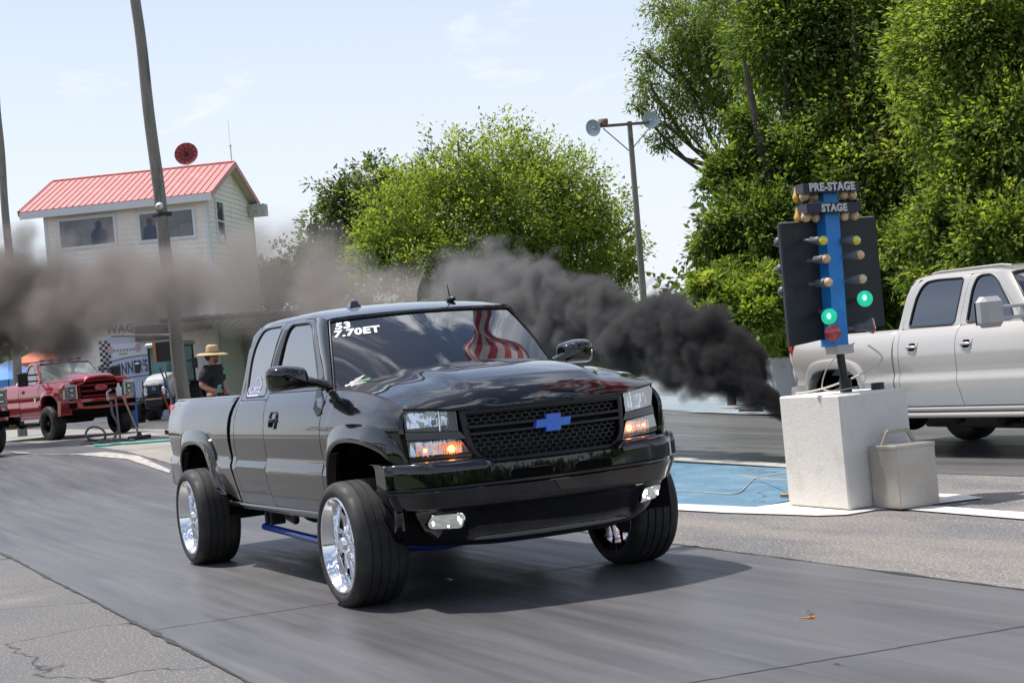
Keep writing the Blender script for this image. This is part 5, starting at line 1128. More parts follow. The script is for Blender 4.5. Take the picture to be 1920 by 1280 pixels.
# ================================================================== other pickups, sharing the body toolkit
def tabf(t): return lambda z: interp(t, z)
def pickup(T, paint, C, rim, glass=GLS):
    """C: dict with the outlines of this pickup's cab, doors and bed in its own frame"""
    yc = lambda x, z: ysec(z); ZV = [0, .08, .2, .32, .36, .372, .42, .46, .47, .5, .56, .64, .72, .8, .87, .93, .97, 1]
    ax = C['axle']
    for s in (-1, 1):
        for nm, xa, xb, zt in C['doors']: panel(nm, yc, tabf(xa), tabf(xb), lambda x: .55, (lambda zt: (lambda x: zt))(zt), 10, 0, s, paint, T, vs=ZV)
        panel('cab_corner', yc, lambda z: tabf(C['doors'][-1][1])(z)-.09, tabf(C['doors'][-1][1]), lambda x: .545, lambda x: 1.372, 4, 0, s, paint, T, vs=ZV)
        arch = [(-.62, .56), (-.437, .56), (-.43, .70), (-.41, .85), (-.37, .94), (-.31, .985), (-.175, 1.035), (0, 1.05), (.19, 1.045), (.38, 1.015), (.48, .94), (.54, .80), (.72, .78)]
        us = sorted(set([0, .03, .08, .13, .137, .15, .165, .19, .215, .25, .3, .37, .45, .53, .6, .67, .74, .8, .86, .91, .95, .98, 1]))
        panel('fender', yfen, tabf([(.5, -.555), (.965, -.59), (1.372, -.66)]), tabf([(.80, .70), (1.1, .68), (1.22, .66), (1.3, .60)]), lambda x: interp(arch, x), FT, 0, 14, s, paint, T, us=us)
        fo = [(-.50, .58), (-.49, .80), (-.45, .98), (-.40, 1.06), (-.31, 1.115), (-.15, 1.14), (0, 1.148), (.2, 1.145), (.37, 1.12), (.48, 1.05), (.55, .95), (.60, .80)]; fi = [(-.435, .58), (-.425, .70), (-.405, .83), (-.36, .92), (-.31, .972), (-.175, 1.02), (0, 1.035), (.19, 1.03), (.32, 1.0), (.42, .93), (.48, .84), (.50, .78)]
        flare(fo, fi, yfen, s, paint, T, C.get('bulge', .03))
        r0 = C['gap']; r1 = C['bed_end']; c = ax-.055
        arb = [(r1-.05, .66), (c-.60, .63), (c-.56, .60), (c-.515, .70), (c-.48, .86), (c-.42, .95), (c-.32, 1.0), (c-.2, 1.02), (c, 1.025), (c+.2, 1.0), (c+.3, .96), (c+.37, .88), (c+.42, .79), (c+.46, .68), (c+.50, .58), (r0+.05, .55)]
        rel = [r1, r1+.15, c-.62, c-.58, c-.56, c-.54, c-.52, c-.50, c-.47, c-.43, c-.38, c-.3, c-.2, c, c+.15, c+.25, c+.3, c+.34, c+.38, c+.42, c+.45, c+.47, c+.50, c+.53, c+.6, r0-.1, r0]
        rel = sorted(set(q for q in rel if r1 <= q <= r0)); usb = [(q-r1)/(r0-r1) for q in rel]
        panel('bed_side', ybed if r1 < -4.5 and r1 > -5.3 else yc, tabf([(.6, r1+.25), (.75, r1+.18), (1.02, r1+.08), (1.2, r1+.03), (1.372, r1)]), tabf([(.54, r0+.03), (1.37, r0)]), lambda x: interp(arb, x), lambda x: 1.362, 0, 20, s, paint, T, us=usb)
        sh = lambda L: [(x+c+3.70, z) for x, z in L]
        flare(sh([(-4.33, .66), (-4.30, .80), (-4.26, .93), (-4.20, 1.02), (-4.10, 1.078), (-3.95, 1.105), (-3.75, 1.113), (-3.56, 1.105), (-3.38, 1.07), (-3.26, 1.01), (-3.19, .92), (-3.15, .80), (-3.13, .62)]),
              sh([(-4.24, .64), (-4.205, .74), (-4.165, .86), (-4.10, .935), (-4.0, .972), (-3.85, .99), (-3.68, .992), (-3.52, .98), (-3.40, .94), (-3.31, .87), (-3.26, .78), (-3.235, .70), (-3.225, .62)]), yc, s, paint, T, C.get('bulge', .03))
        b = MB(); b.box(((r0-.56)/2, s*.80, .95), (abs(r0+.5), .02, .8)); b.build('inner_sill', VOID, T)
        b = MB(); b.tube([(r0, s*.955, .52), (-.5, s*.955, .52)], .030, 10); b.tube([(r0, s*.955, .455), (-.5, s*.955, .455)], .032, 10); b.build('rocker_panel', paint, T)
        for k, (outer, inner) in enumerate(C['windows']):
            inner_r = rounded(inner, .05, 4)
            b = MB(); ringpanel(b, outer, inner_r, yc, s); b.build('door_frame', paint, T, sharp=50)
            b = MB(); pane(b, inner_r, yc, s, .012); b.build('side_window', glass, T)
            b = MB(); strip(b, inner_r, .022, yc, s); b.build('window_seal', SEAL, T)
        re = C['rear_edge']
        P = [[V((x0, s*yc(x0, z), z)) for x0 in (xr+.006, xr-.03, xr-.055)]+[V((xr-.075, s*(yc(0, z)-.03), z)), V((xr-.082, s*(yc(0, z)-.12), z)), V((xr-.085, 0, z))] for z, xr in re]
        b = MB(); b.grid(P, flip=s < 0); b.build('cab_rear_panel', paint, T, sharp=50)
        P = []
        for t in lin(0, 1, 9):
            z = interp([(0, 1.374), (.25, 1.49), (.5, 1.61), (.75, 1.77), (1, 1.876)], t); x = interp([(0, -.785), (.25, -.885), (.5, -1.005), (.75, -1.155), (1, -1.30)], t)
            e = V((lerp(-.627, -1.032, t), s*lerp(.862, .711, t), lerp(1.374, 1.850, t))); a = V((x+.004, s*(ysec(z)), z))
            P.append([a-V((0, s*.02, 0)), a, a.lerp(e, .35)+V((.0, s*.012, .012)), a.lerp(e, .7)+V((.008, s*.012, .012)), e+V((.004, 0, .004)), e+V((-.02, -s*.01, -.02))])
        b = MB(); b.grid(P, flip=s > 0); b.build('roof_pillar', paint, T, sharp=60)
        for x in (0, ax): wheel(T, x, s*C['track'], s, C['r'], C['w'], C['rl'], rim, dish=C['dish'], spokes=C['spokes'], zc=C.get('wz'))
        for cx in (0.05, c): b = MB(); b.grid([[V((cx+cos(a)*.55, s*y, .50+sin(a)*.56)) for y in (.93, .5, .42)] for a in lin(-.15, pi+.15, 16)]); b.box((cx, s*.42, .80), (1.1, .02, .6)); b.build('wheel_well', VOID, T)
        for hx in C['handles']:
            D = bpy.data.objects.new('door_handle', None); COL.objects.link(D); D.parent = T
            b = MB(); b.prism(rounded([(hx-.085, 1.12), (hx+.075, 1.12), (hx+.085, 1.235), (hx-.075, 1.235)], .03), lambda p, t: V((p[0], s*(ysec(p[1])+.012*t-.006), p[1])), 0); b.build('handle_bezel', paint, D)
            b = MB(); b.prism(rounded([(hx-.05, 1.14), (hx+.05, 1.14), (hx+.05, 1.22), (hx-.05, 1.22)], .025), lambda p, t: V((p[0], s*(ysec(p[1])+.004+.0035*t), p[1])), 0); b.build('handle_cup', VOID, D)
            b = MB(); b.tube([(hx-.08, s*(ysec(1.18)+.012), 1.182), (hx-.04, s*(ysec(1.18)+.026), 1.18), (hx+.03, s*(ysec(1.18)+.026), 1.18), (hx+.065, s*(ysec(1.18)+.012), 1.178)], [.013, .017, .017, .012], 8); b.build('grip', C.get('grip', paint), D)
        b = MB(); b.grid([[V((x+r1+4.9, s*y_, z)) for x, y_ in ((-4.88+dz, .80), (-4.955+dz, .86), (-4.96+dz, .93), (-4.86+dz, .975-dy))] for z, dz, dy in ((.84, .12, .0), (.88, .08, .0), (.98, .05, -.0), (1.05, .06, 0), (1.12, .02, .0), (1.2, .01, .0), (1.30, 0, .03), (1.34, 0, .07))], flip=s < 0); b.build('tail_lamp', REDL, T)
    xr_ = re[-1][1]-.19
    prof = [(1.0, 0), (.985, .012), (.955, .027), (.90, .042), (.80, .054), (.62, .064), (.4, .072), (.2, .076), (0, .078)]; P = []
    for x in (xr_, xr_+.03, xr_+.08, xr_+.2, xr_+.4, (xr_-1.6)/2, -1.6, -1.45, -1.3, -1.2, -1.1, -1.06, -1.03):
        hw = interp([(xr_, .655), (xr_+.2, .680), (-1.6, .682), (-1.25, .695), (-1.03, .711)], x); ze_ = interp([(xr_, 1.855), (xr_+.08, 1.88), (xr_+.25, 1.8865), (-1.45, 1.8865), (-1.25, 1.876), (-1.03, 1.852)], x); k = interp([(xr_, .3), (xr_+.06, .75), (xr_+.2, .93), (xr_+.4, 1.0), (-1.35, .8), (-1.12, .48), (-1.03, .32)], x); row = []
        for sg in (-1, 1):
            for q, dz in (prof if sg < 0 else prof[-2::-1]): row.append(V((x+.065*(1-q*q)*sstep(-1.5, -1.03, x), sg*q*hw, ze_+dz*k)))
        P.append(row)
    b = MB(); b.grid(P); b.build('roof', paint, T, sharp=60)
    W = lambda s_, t: V((-.627+.30*(1-s_*s_), .852*s_, 1.350+.02*(1-s_*s_))).lerp(V((-1.032+.065*(1-s_*s_), .700*s_, 1.838+.022*(1-s_*s_))), t)+V((.74, .16*s_, .66))*.022*sin(pi*t)
    b = MB(); b.grid([[W(s_, t) for t in lin(0, 1, 7)] for s_ in lin(-1, 1, 17)]); b.build('windshield', C.get('wsglass', glass), T)
    b = MB(); b.tube([W(-.995, 0), W(-.995, .5), W(-.99, .99)]+[W(q, .995) for q in lin(-.9, .9, 7)]+[W(.99, .99), W(.995, .5), W(.995, 0)], .014, 6); b.build('windshield_seal', SEAL, T)
    b = MB(); b.grid([[W(s_, .01)+V((.02*k, 0, .01-.012*k)) for k in range(6)] for s_ in lin(-1, 1, 13)]); b.build('cowl', PLA, T)
    hh = C['hood']; P = []
    for u in lin(0, 1, 16):
        row = []
        for y in lin(-.872, .872, 33):
            ay = abs(y)/.872; xf = hh['xf']-.18*y*y; xr = -.63+.30*(1-ay*ay)-.02; x = lerp(xr, xf, u); h = lerp(FT(x)+.004, smooth([(-.6, 1.462), (0, hh['c0']), (.6, hh['c1']), (.9, hh['c1']-.03)], x), 1-ay**2.2)
            h += hh.get('bulge', 0)*sstep(.46, .36, abs(y))*sstep(0, .08, u); h -= .05*sstep(.90, 1, u); row.append(V((x, y, h)))
        P.append(row)
    P.append([p+V((-.01, 0, -.05)) for p in P[-1]]); b = MB(); b.grid(P); b.build('hood', paint, T, sharp=35)
    b = MB()
    for s in (-1, 1):
        P = [[V((x, s*y_, z)) for y_, z in ((.870-o, 1.361), (.858-o, 1.372), (.83-o, 1.378), (.78-o, 1.376), (.772-o, 1.36), (.772-o, .95))] for x, o in ((r0, 0), (r1+.4, 0), (r1+.02, .01))]; b.grid(P, flip=s > 0)
    b.box(((r0+r1)/2, 0, .93), (r0-r1, 1.55, .04)); b.box((r0-.03, 0, 1.14), (.04, 1.56, .46)); b.box((r1+.02, 0, 1.10), (.06, 1.6, .52), bev=.02); b.build('bed_box', paint, T, sharp=50)
    P = [[V((r1-.06+.12*abs(y)**3-o, y, z)) for o, z in ((-.04, .80), (.05, .81), (.07, .79), (.08, .66), (.04, .60), (-.05, .58))] for y in lin(-.97, .97, 15)]
    b = MB(); b.grid(P); b.grid([[P[0][i], P[0][i]+V((.34, -.02, 0))] for i in range(6)]); b.grid([[P[-1][i], P[-1][i]+V((.34, .02, 0))] for i in range(6)]); b.build('rear_bumper', C.get('bumper', paint), T, sharp=50)
    b = MB()
    for s in (-1, 1): b.box(((r1+.6)/2, s*.43, .52), (abs(r1)+.4, .08, .16))
    b.tube([(ax, -.8, .40), (ax, .8, .40)], .06, 12); b.sphere((ax, 0, .40), (.2, .2, .2)); b.tube([(0, -.8, .40), (0, .8, .40)], .05, 10)
    b.box((-1.6, -.60, .42), (.6, .35, .22), bev=.06); b.box((-1.0, .1, .40), (1.4, .6, .24), bev=.06); b.box((-2.3, -.55, .40), (.5, .3, .16), bev=.05); b.tube([(-2.6, -.62, .34), (-.3, -.55, .30)], .04, 8); b.build('chassis', DARK, T)
SLV = mat('silver_birch_paint', (.48, .452, .412), .30, .3, .9, layers=((400, (.56, .52, .48), .45, .6),))
SLO = mat('silver_lower_dusty', (.46, .435, .39), .45, .4, .3)
G2 = 'pickup trucks'
sp = [(.5, -1.57), (.64, -1.60), (.87, -1.65), (1.1, -1.643), (1.29, -1.665), (1.372, -1.672)]
silver = dict(axle=-3.60, gap=-2.66, bed_end=-4.54, track=.86, r=.395, w=.27, rl=.21, dish=.05, spokes=6,
    doors=[('door', sp, [(.5, -.555), (.965, -.59), (1.372, -.66)], 1.372), ('rear_door', [(.5, -2.50), (.87, -2.545), (1.1, -2.54), (1.278, -2.566), (1.372, -2.587)], sp, 1.372)],
    windows=[([(-1.674, 1.374), (-1.681, 1.487), (-1.634, 1.724), (-1.615, 1.843), (-1.60, 1.888), (-1.30, 1.876), (-1.16, 1.78), (-1.0, 1.60), (-.88, 1.48), (-.79, 1.374)], [(-1.59, 1.39), (-1.577, 1.56), (-1.554, 1.734), (-1.517, 1.838), (-1.46, 1.862), (-1.315, 1.860), (-1.20, 1.80), (-1.06, 1.63), (-.95, 1.49), (-.90, 1.39)]),
             ([(-1.678, 1.374), (-1.685, 1.487), (-1.638, 1.724), (-1.618, 1.843), (-1.61, 1.888), (-2.35, 1.888), (-2.46, 1.84), (-2.53, 1.70), (-2.575, 1.50), (-2.587, 1.374)], [(-1.765, 1.385), (-1.757, 1.508), (-1.723, 1.69), (-1.707, 1.855), (-2.138, 1.868), (-2.29, 1.858), (-2.358, 1.81), (-2.421, 1.7), (-2.472, 1.52), (-2.49, 1.39)])],
    rear_edge=[(.9, -2.55), (1.2, -2.57), (1.372, -2.59), (1.5, -2.575), (1.7, -2.53), (1.82, -2.48), (1.885, -2.43)], handles=[-1.48, -2.32], hood=dict(xf=.80, c0=1.43, c1=1.36), grip=SLV)
T2 = thing('pickup_truck', 'silver beige crew cab pickup with towing mirrors in the far lane', 'pickup truck', (-1.63, 7.8, .006), 0, G2); T2['group'] = 'pickup trucks'
pickup(T2, SLV, silver, CHG)
GMTM = mat('mirror_silver', (.42, .42, .42), .45, .4, .3)
for s in (-1, 1):
    Mr = bpy.data.objects.new('towing_mirror', None); COL.objects.link(Mr); Mr.parent = T2
    b = MB(); b.box((-.72, s*1.32, 1.475), (.16, .28, .30), bev=.05); b.build('mirror_shell', GMTM, Mr, sharp=30); b = MB(); b.box((-.803, s*1.32, 1.475), (.006, .22, .24)); b.build('mirror_glass', GLS, Mr)
    b = MB(); b.box((-.66, s*1.10, 1.515), (.05, .36, .035), bev=.01); b.box((-.66, s*1.10, 1.405), (.05, .36, .035), bev=.01); b.box((-.68, s*.90, 1.44), (.12, .10, .18), bev=.03); b.build('mirror_arm', GMTM, Mr)
    b = MB(); b.tube([(-2.35, s*.58, 1.935), (-2.2, s*.58, 1.950), (-1.3, s*.58, 1.945), (-1.15, s*.58, 1.925)], .012, 6); b.build('roof_rail', GMTM, T2)
b = MB(); b.box((.72, 0, 1.02), (.10, 1.7, .44), bev=.04); b.box((.80, 0, .70), (.16, 1.98, .28), bev=.06); b.build('front_end', SLV, T2)
b = MB(); b.box((.775, 0, 1.03), (.02, 1.0, .26)); b.build('grille', PLA, T2)
for s in (-1, 1): b = MB(); b.box((.755, s*.72, 1.10), (.06, .34, .16), bev=.02); b.build('headlight', REFL, T2)
b = MB(); b.tube([(-4.1, -.92, .46), (-4.55, -1.0, .44)], .055, 12); b.build('exhaust_tip', CHD, T2)
# ------------------------------------------------------------------ red pickup
REDP = mat('candy_red_paint', (.36, .018, .022), .22, .35, 1); BKW = mat('black_wheel', (.02, .02, .022), .35, .6)
GLR = mat('greenish_glass', (.10, .12, .105), .06, 0, 1, .6, layers=((1.6, (.20, .22, .19), .45, .6, (1, 1, .4)),))
rd = dict(axle=-3.9, gap=-1.78, bed_end=-4.9, track=.93, r=.43, w=.34, rl=.25, dish=.12, spokes=8, wz=.43,
    doors=[('door', [(.5, -1.60), (.87, -1.66), (1.1, -1.66), (1.372, -1.70)], [(.5, -.555), (.965, -.59), (1.372, -.66)], 1.372)],
    windows=[([(-1.72, 1.374), (-1.72, 1.6), (-1.66, 1.82), (-1.60, 1.888), (-1.30, 1.876), (-1.16, 1.78), (-1.0, 1.60), (-.88, 1.48), (-.79, 1.374)], [(-1.62, 1.39), (-1.61, 1.6), (-1.57, 1.80), (-1.50, 1.86), (-1.36, 1.855), (-1.22, 1.79), (-1.06, 1.60), (-.95, 1.48), (-.90, 1.35), (-1.1, 1.33)])],
    rear_edge=[(.9, -1.68), (1.2, -1.69), (1.372, -1.71), (1.5, -1.71), (1.7, -1.69), (1.82, -1.66), (1.885, -1.60)], handles=[-1.50], hood=dict(xf=.98, c0=1.47, c1=1.44, bulge=.07), bulge=.05, grip=PLA, wsglass=GLR)
def red_pickup(loc, rz, label):
    T = thing('pickup_truck', label, 'pickup truck', loc, rz, G2); pickup(T, REDP, rd, BKW, GLR)
    for o in T.children:
        if o.name.split('.')[0] not in ('wheel',): o.location.z = .10
    Z = .10
    b = MB()   # tall front end
    b.box((.78, 0, 1.10), (.20, 1.16, .52), bev=.05)
    for s in (-1, 1): b.box((.70, s*.86, 1.23), (.30, .26, .16), bev=.06)
    b.box((.80, 0, 1.37), (.26, 1.56, .10), bev=.045)
    for z in (1.24, 1.10, .97): b.box((.90, 0, z), (.05, 1.06, .035), bev=.012)
    b.box((.905, 0, 1.17), (.04, .06, .12), bev=.01); o = b.build('grille_surround', REDP, T); o.location.z = .06
    b = MB(); b.box((.885, 0, 1.11), (.02, 1.08, .42)); o = b.build('grille_mesh', VOID, T); o.location.z = .06
    b = MB(); b.lathe([(.0, .0), (.02, .09), (.0, .11)], (.93, 0, 1.17), (1, 0, 0), 20); b.v = [(x, y*1.6, 1.17+(z-1.17)*.75) for x, y, z in b.v]; o = b.build('oval_badge', REDP, T); o.location.z = .06
    for s in (-1, 1):
        H = bpy.data.objects.new('headlight', None); COL.objects.link(H); H.parent = T; H.location.z = .06
        b = MB(); b.box((.79, s*.79, 1.09), (.20, .32, .40), bev=.05); b.build('reflector', mat('lamp_grey', (.35, .36, .38), .2, .6), H)
        b = MB()
        for y, z, a, c in ((.79, 1.15, .14, .10), (.79, 1.02, .14, .08)):
            b.box((.893, s*y, z), (.012, a, c), bev=.004)
        b.build('lamp_bezel', BCK, H); b = MB()
        for y, z, a, c in ((.79, 1.15, .09, .055), (.79, 1.02, .09, .04), (.66, 1.09, .03, .34), (.80, 1.27, .26, .03)): b.box((.902, s*y, z), (.010, a, c), bev=.003)
        b.build('projector', mat('lamp_white', (.8, .8, .8), .2), H)
        M_ = bpy.data.objects.new('towing_mirror', None); COL.objects.link(M_); M_.parent = T; M_.location.z = .10
        b = MB(); b.box((-.75, s*1.30, 1.50), (.14, .26, .36), bev=.03); b.build('mirror_shell', PLA, M_); b = MB(); b.box((-.72, s*1.05, 1.60), (.05, .30, .04)); b.box((-.72, s*1.05, 1.44), (.05, .30, .04)); b.build('mirror_arm', PLA, M_)
    b = MB(); P = [[V((1.02-.20*y*y-.6*max(0, abs(y)-.85)-o, y, z)) for o, z in ((.12, .98), (.01, .97), (0, .93), (0, .80), (.03, .74), (.03, .66), (.06, .60), (.2, .58))] for y in lin(-1.02, 1.02, 17)]
    b.grid(P, flip=True); b.grid([[P[0][i], P[0][i]+V((-.18, 0, 0))] for i in range(8)], flip=False); b.grid([[P[-1][i], P[-1][i]+V((-.18, 0, 0))] for i in range(8)]); b.build('front_bumper', REDP, T, sharp=40)
    b = MB(); b.box((1.03, 0, .83), (.02, 1.1, .11)); 
    for s in (-1, 1): b.box((.93, s*.78, .83), (.04, .26, .13), rot=Matrix.Rotation(-s*.25, 3, 'Z'))
    b.box((.98, 0, .63), (.05, 1.7, .14)); b.build('bumper_openings', VOID, T)
    for i in range(5): b = MB(); b.box((-1.22, -.52+.26*i, 2.06), (.12, .09, .04), bev=.012); b.build('roof_marker', PLA, T)
    b = MB(); b.tube([(-1.5, -.98, .50), (-.62, -.98, .50)], .045, 10); b.build('side_step', CHG, T)
    b = MB(); b.box((-.78, -1.004, 1.05), (.10, .004, .09)); b.build('side_badge', WHT, T)
    b = MB(); b.box((-2.4, -.2, 1.42), (.6, .9, .3), bev=.06); b.box((-3.4, .2, 1.40), (.8, .8, .25), bev=.06); tag(b.build('bed_cargo', TRM, T))
    return T
red_pickup(gnd(166, 818)+V((0, 0, .003)), R(15), 'bright red lifted single cab pickup with black wheels parked in front of the winners banner')
red_pickup(gnd(-98, 864)+V((0, 0, .003)), R(20), 'second red pickup at the far left edge, only its front wheel and fender showing')
# ================================================================== starting lights on their block
WCN = mat('white_painted_block', (.68, .66, .62), .8, layers=((5, (.60, .57, .52), .5, .75), (70, (.28, .26, .24), .70, .78), (2.2, (.52, .48, .42), .62, .8)), bump=((55, .35, .010), (16, .25, .010), (180, .3, .003)))
blk = thing('concrete_block', 'big rough white painted concrete block under the starting lights', 'concrete block', (-1.207, 3.77, .02))
b = MB(); b.box((0, 0, .455), (.876, .66, .915), rot=-.045, bev=.012); b.build('block', WCN, blk)
b = MB(); b.lathe([(0, .055), (.05, .055), (.055, .05), (.055, 0)], (.20, .22, .913), (0, 0, 1), 16); b.build('rubber_cap', PLA, blk)
ALU = mat('bare_aluminium', (.50, .475, .44), .38, .85, layers=((6, (.56, .53, .49), .4, .7), (30, (.40, .38, .35), .6, .8)), bump=(40, .12, .003), rvar=(5, .28, .5))
cs = thing('metal_case', 'small bare aluminium case with a trapezoid handle beside the white block', 'case', (-.545, 3.80, .016), -.05)
b = MB(); b.box((0, 0, .245), (.36, .37, .49), bev=.006); b.box((0, 0, .478), (.368, .378, .03), bev=.004); b.build('case_body', ALU, cs)
b = MB(); o = [(-.165, .0), (-.105, .10), (.105, .10), (.165, 0)]
rows = []
for (x, z) in [(-.165, .0), (-.150, .03), (-.105, .095), (-.09, .105), (.09, .105), (.105, .095), (.150, .03), (.165, 0)]:
    rows.append([V((-.02, x+dx, .492+z*(k_))) for dx, k_ in ((0, 1), )])
k = [(-.17, 0), (-.115, .10), (-.09, .115), (.09, .115), (.115, .10), (.17, 0)]; ki = [(-.135, 0), (-.09, .075), (-.075, .085), (.075, .085), (.09, .075), (.135, 0)]
for i in range(5): b.prism([k[i], k[i+1], ki[i+1], ki[i]], lambda p, t: V((-.04+.014*t, p[0], .493+p[1])))
b.build('handle', mat('handle_alloy', (.42, .37, .30), .45, .6), cs)
# tree
BTB = mat('blue_enamel', (.02, .22, .62), .4, layers=((8, (.03, .30, .72), .5, .75),)); BBD = mat('black_board', (.012, .013, .016), .5, layers=((5, (.025, .026, .03), .5, .75),), bump=(25, .15, .004)); SGB = mat('sign_navy', (.012, .014, .035), .4); SOC = mat('lamp_socket', (.10, .11, .125), .5)
BAM = mat('amber_bulb_off', (.62, .42, .22), .25, 0, .8, layers=((9, (.70, .52, .32), .4, .7),)); BYE = mat('yellow_bulb', (.70, .62, .03), .2, 0, 1); BYO = mat('orange_bulb', (.75, .42, .02), .2, 0, 1); BRD = mat('red_lens', (.42, .015, .03), .2, 0, 1, bump=(60, .5, .003)); BGR = mat('green_lens_lit', (.02, .55, .32), .25, emis=(.02, .85, .50), estr=.35, layers=((30, (.02, .35, .2), .5, .7),)); BGC = mat('green_lamp_core', (.3, 1, .7), .3, emis=(.35, 1, .7), estr=1.6)
XB = -1.20
def bx(px, py, X=XB): d = ray(px, py); return CAM+d*((X-CAM.x)/d.x)
CT = thing('starting_lights', 'starting light tree with blue column, black board and lit green bulbs on the white block', 'traffic light', (XB, 3.83, .935)); cb = V(CT.location)
lc = lambda px, py, X=XB: bx(px, py, X)-cb
p00, p10, p11, p01 = lc(1483, 650), lc(1660, 610), lc(1641, 407), lc(1463, 420)
# level the board: real rectangle leaning slightly
b = MB(); vs = [p00, p10, p11, p01]; b.prism([0, 1, 2, 3], lambda i_, t: vs[i_]+V((-.05+.05*t, 0, 0))); b.build('board', BBD, CT)
b = MB()
for p, q in ((p00, p01), (p01, p11)): b.tube([p+V((-.025, 0, 0)), q+V((-.025, 0, 0))], .012, 4)
b.build('board_edge', SOC, CT)
b = MB(); c0, c1 = lc(1578, 648, XB+.12), lc(1557, 360, XB+.12); hw = .072
b.prism([0, 1, 2, 3], lambda i_, t: [c0+V((0, -hw, 0)), c0+V((0, hw, 0)), c1+V((0, hw, 0)), c1+V((0, -hw, 0))][i_]+V((-.18*(1-t), 0, 0))); b.build('column', BTB, CT)
b = MB(); c1b = lc(1535, 365, XB-.0); b.prism([0, 1, 2, 3], lambda i_, t: [c1b+V((0, -.03, 0)), c1b+V((0, .05, 0)), lc(1560, 470)+V((0, .05, 0)), lc(1552, 470)+V((0, -.02, 0))][i_]+V((.02-.04*t, 0, 0))); b.build('inner_panel', mat('sky_blue_panel', (.10, .36, .62), .5), CT)
b = MB(); m_ = lc(1574, 655, XB+.06); b.box(m_, (.17, .17, .075), bev=.006); b.build('collar', mat('collar_grey', (.45, .45, .44), .5), CT)
b = MB(); b.tube([m_, V((m_.x+.01, m_.y+.02, .0))], .034, 12); b.tube([V((m_.x+.01, m_.y+.02, .11)), V((m_.x+.01, m_.y+.02, 0))], .05, 12); b.build('stem', PLA, CT)
def bulb(px, py, r, kind, X, ax, mt, ln):
    c = lc(px, py, X); ax = V(ax).normalized(); Lp = bpy.data.objects.new('lamp', None); COL.objects.link(Lp); Lp.parent = CT
    b = MB(); b.tube([c-ax*(ln+.07), c-ax*ln], .014, 8); b.lathe([(-ln, .020), (-ln*.96, .030), (-ln*.5, .035), (-.02, .042), (-.015, .036)], c, ax, 16); b.build('socket', SOC, Lp)
    b = MB()
    if kind == 'b': b.sphere(c, r); b.build('bulb', mt, Lp)
    else:
        b.lathe([(-.075, .035), (-.01, r), (.0, r*1.01)], c, ax, 20); b.build('lamp_shade', SOC if mt is not BGR else BGR, Lp)
        b = MB(); b.lathe([(0, r*.99), (.012, r*.8), (.018, r*.4), (.02, 0)], c, ax, 20); b.build('lens', mt, Lp)
        if mt is BGR: b = MB(); b.sphere(c+ax*.022+V((0, -.012, .01)), (.008, .020, .024)); b.build('hot_spot', BGC, Lp)
AL = (1, -.45, -.05); AR = (1, -.30, .02)
for (px, py, r, k_, mt, a, ln) in ((1543.5, 451, .039, 'b', BYE, (1, .25, -.12), .13), (1605, 451, .039, 'b', BYE, (1, .75, -.08), .12), (1549, 485, .039, 'b', BAM, (1, .30, 0), .12), (1612, 478, .039, 'b', BAM, (1, .9, .05), .12), (1553, 529, .039, 'b', BAM, (1, .30, 0), .12), (1616.5, 523, .039, 'b', BAM, (1, .9, .03), .12),
        (1555, 593.5, .066, 'l', BGR, (1, -.30, -.25), .16), (1622, 560, .066, 'l', BGR, (1, -.35, .0), .14), (1561.5, 623.5, .068, 'l', BRD, (1, -.40, 0), .10), (1637, 610, .066, 'l', BRD, (.75, .95, .04), .15)):
    bulb(px, py, r, k_, XB+.22, a, mt, ln)
# pre-stage and stage boxes with their bulbs
def stage(word, pl, pm, pr, drop, blist, size, cx):
    S_ = bpy.data.objects.new('stage_box', None); COL.objects.link(S_); S_.parent = CT
    A = lc(*pm, XB+.20); B_ = lc(*pr, XB+.20); C_ = lc(*pl, XB-.14); h = .078
    b = MB(); b.prism([0, 1, 2, 3], lambda i_, t: [A, B_, V((C_.x, B_.y, B_.z)), C_][i_]-V((0, 0, h*t))); b.build('box', SGB, S_)
    tm = text_mesh(word, size, .002, .004, xs=1.0); o = (A+B_)/2+V((.002, 0, -h/2)); ey = (B_-A).normalized()
    o = lc(*cx, XB+.203); tm.v = [tuple(o+ey*x+V((0, 0, 1))*y+V((z+.002, 0, 0))) for x, y, z in tm.v]; tm.build('lettering', mat('chalk_lettering', (.55, .55, .55), .6), S_)
    for i, (px, py, r, m_, X) in enumerate(blist):
        c = lc(px, py, X); b = MB(); b.lathe([(.085, .014), (.07, .016), (.04, r*.62), (.015, r*.95), (-.005, r), (-.03, r*.75), (-.04, r*.3), (-.042, 0)], c, (0, 0, 1), 16); b.build('bulb', m_, S_)
stage('PRE-STAGE', (1484.5, 350), (1505, 344), (1610, 340), 0, [(1494, 371, .036, BYO, XB-.05), (1508, 369, .042, BAM, XB+.08), (1527, 370, .038, BAM, XB+.05), (1581, 366, .038, BAM, XB+.12), (1598, 366, .038, BAM, XB+.12)], .088, (1560, 350.5))
stage('STAGE', (1488.5, 388), (1512, 382), (1614, 378), 0, [(1497, 409, .036, BYO, XB-.05), (1511, 407.5, .042, BAM, XB+.08), (1529, 408, .038, BAM, XB+.05), (1583, 405, .038, BAM, XB+.12), (1602, 404, .038, BAM, XB+.12)], .082, (1564, 390))
b = MB()
for p in ((1472, 452), (1475, 503), (1479, 545)): b = MB(); b.sphere(lc(*p)+V((-.08, 0, 0)), .045); b.build('rear_lamp', SOC, CT)
CBL = mat('grey_cable', (.38, .36, .31), .6)
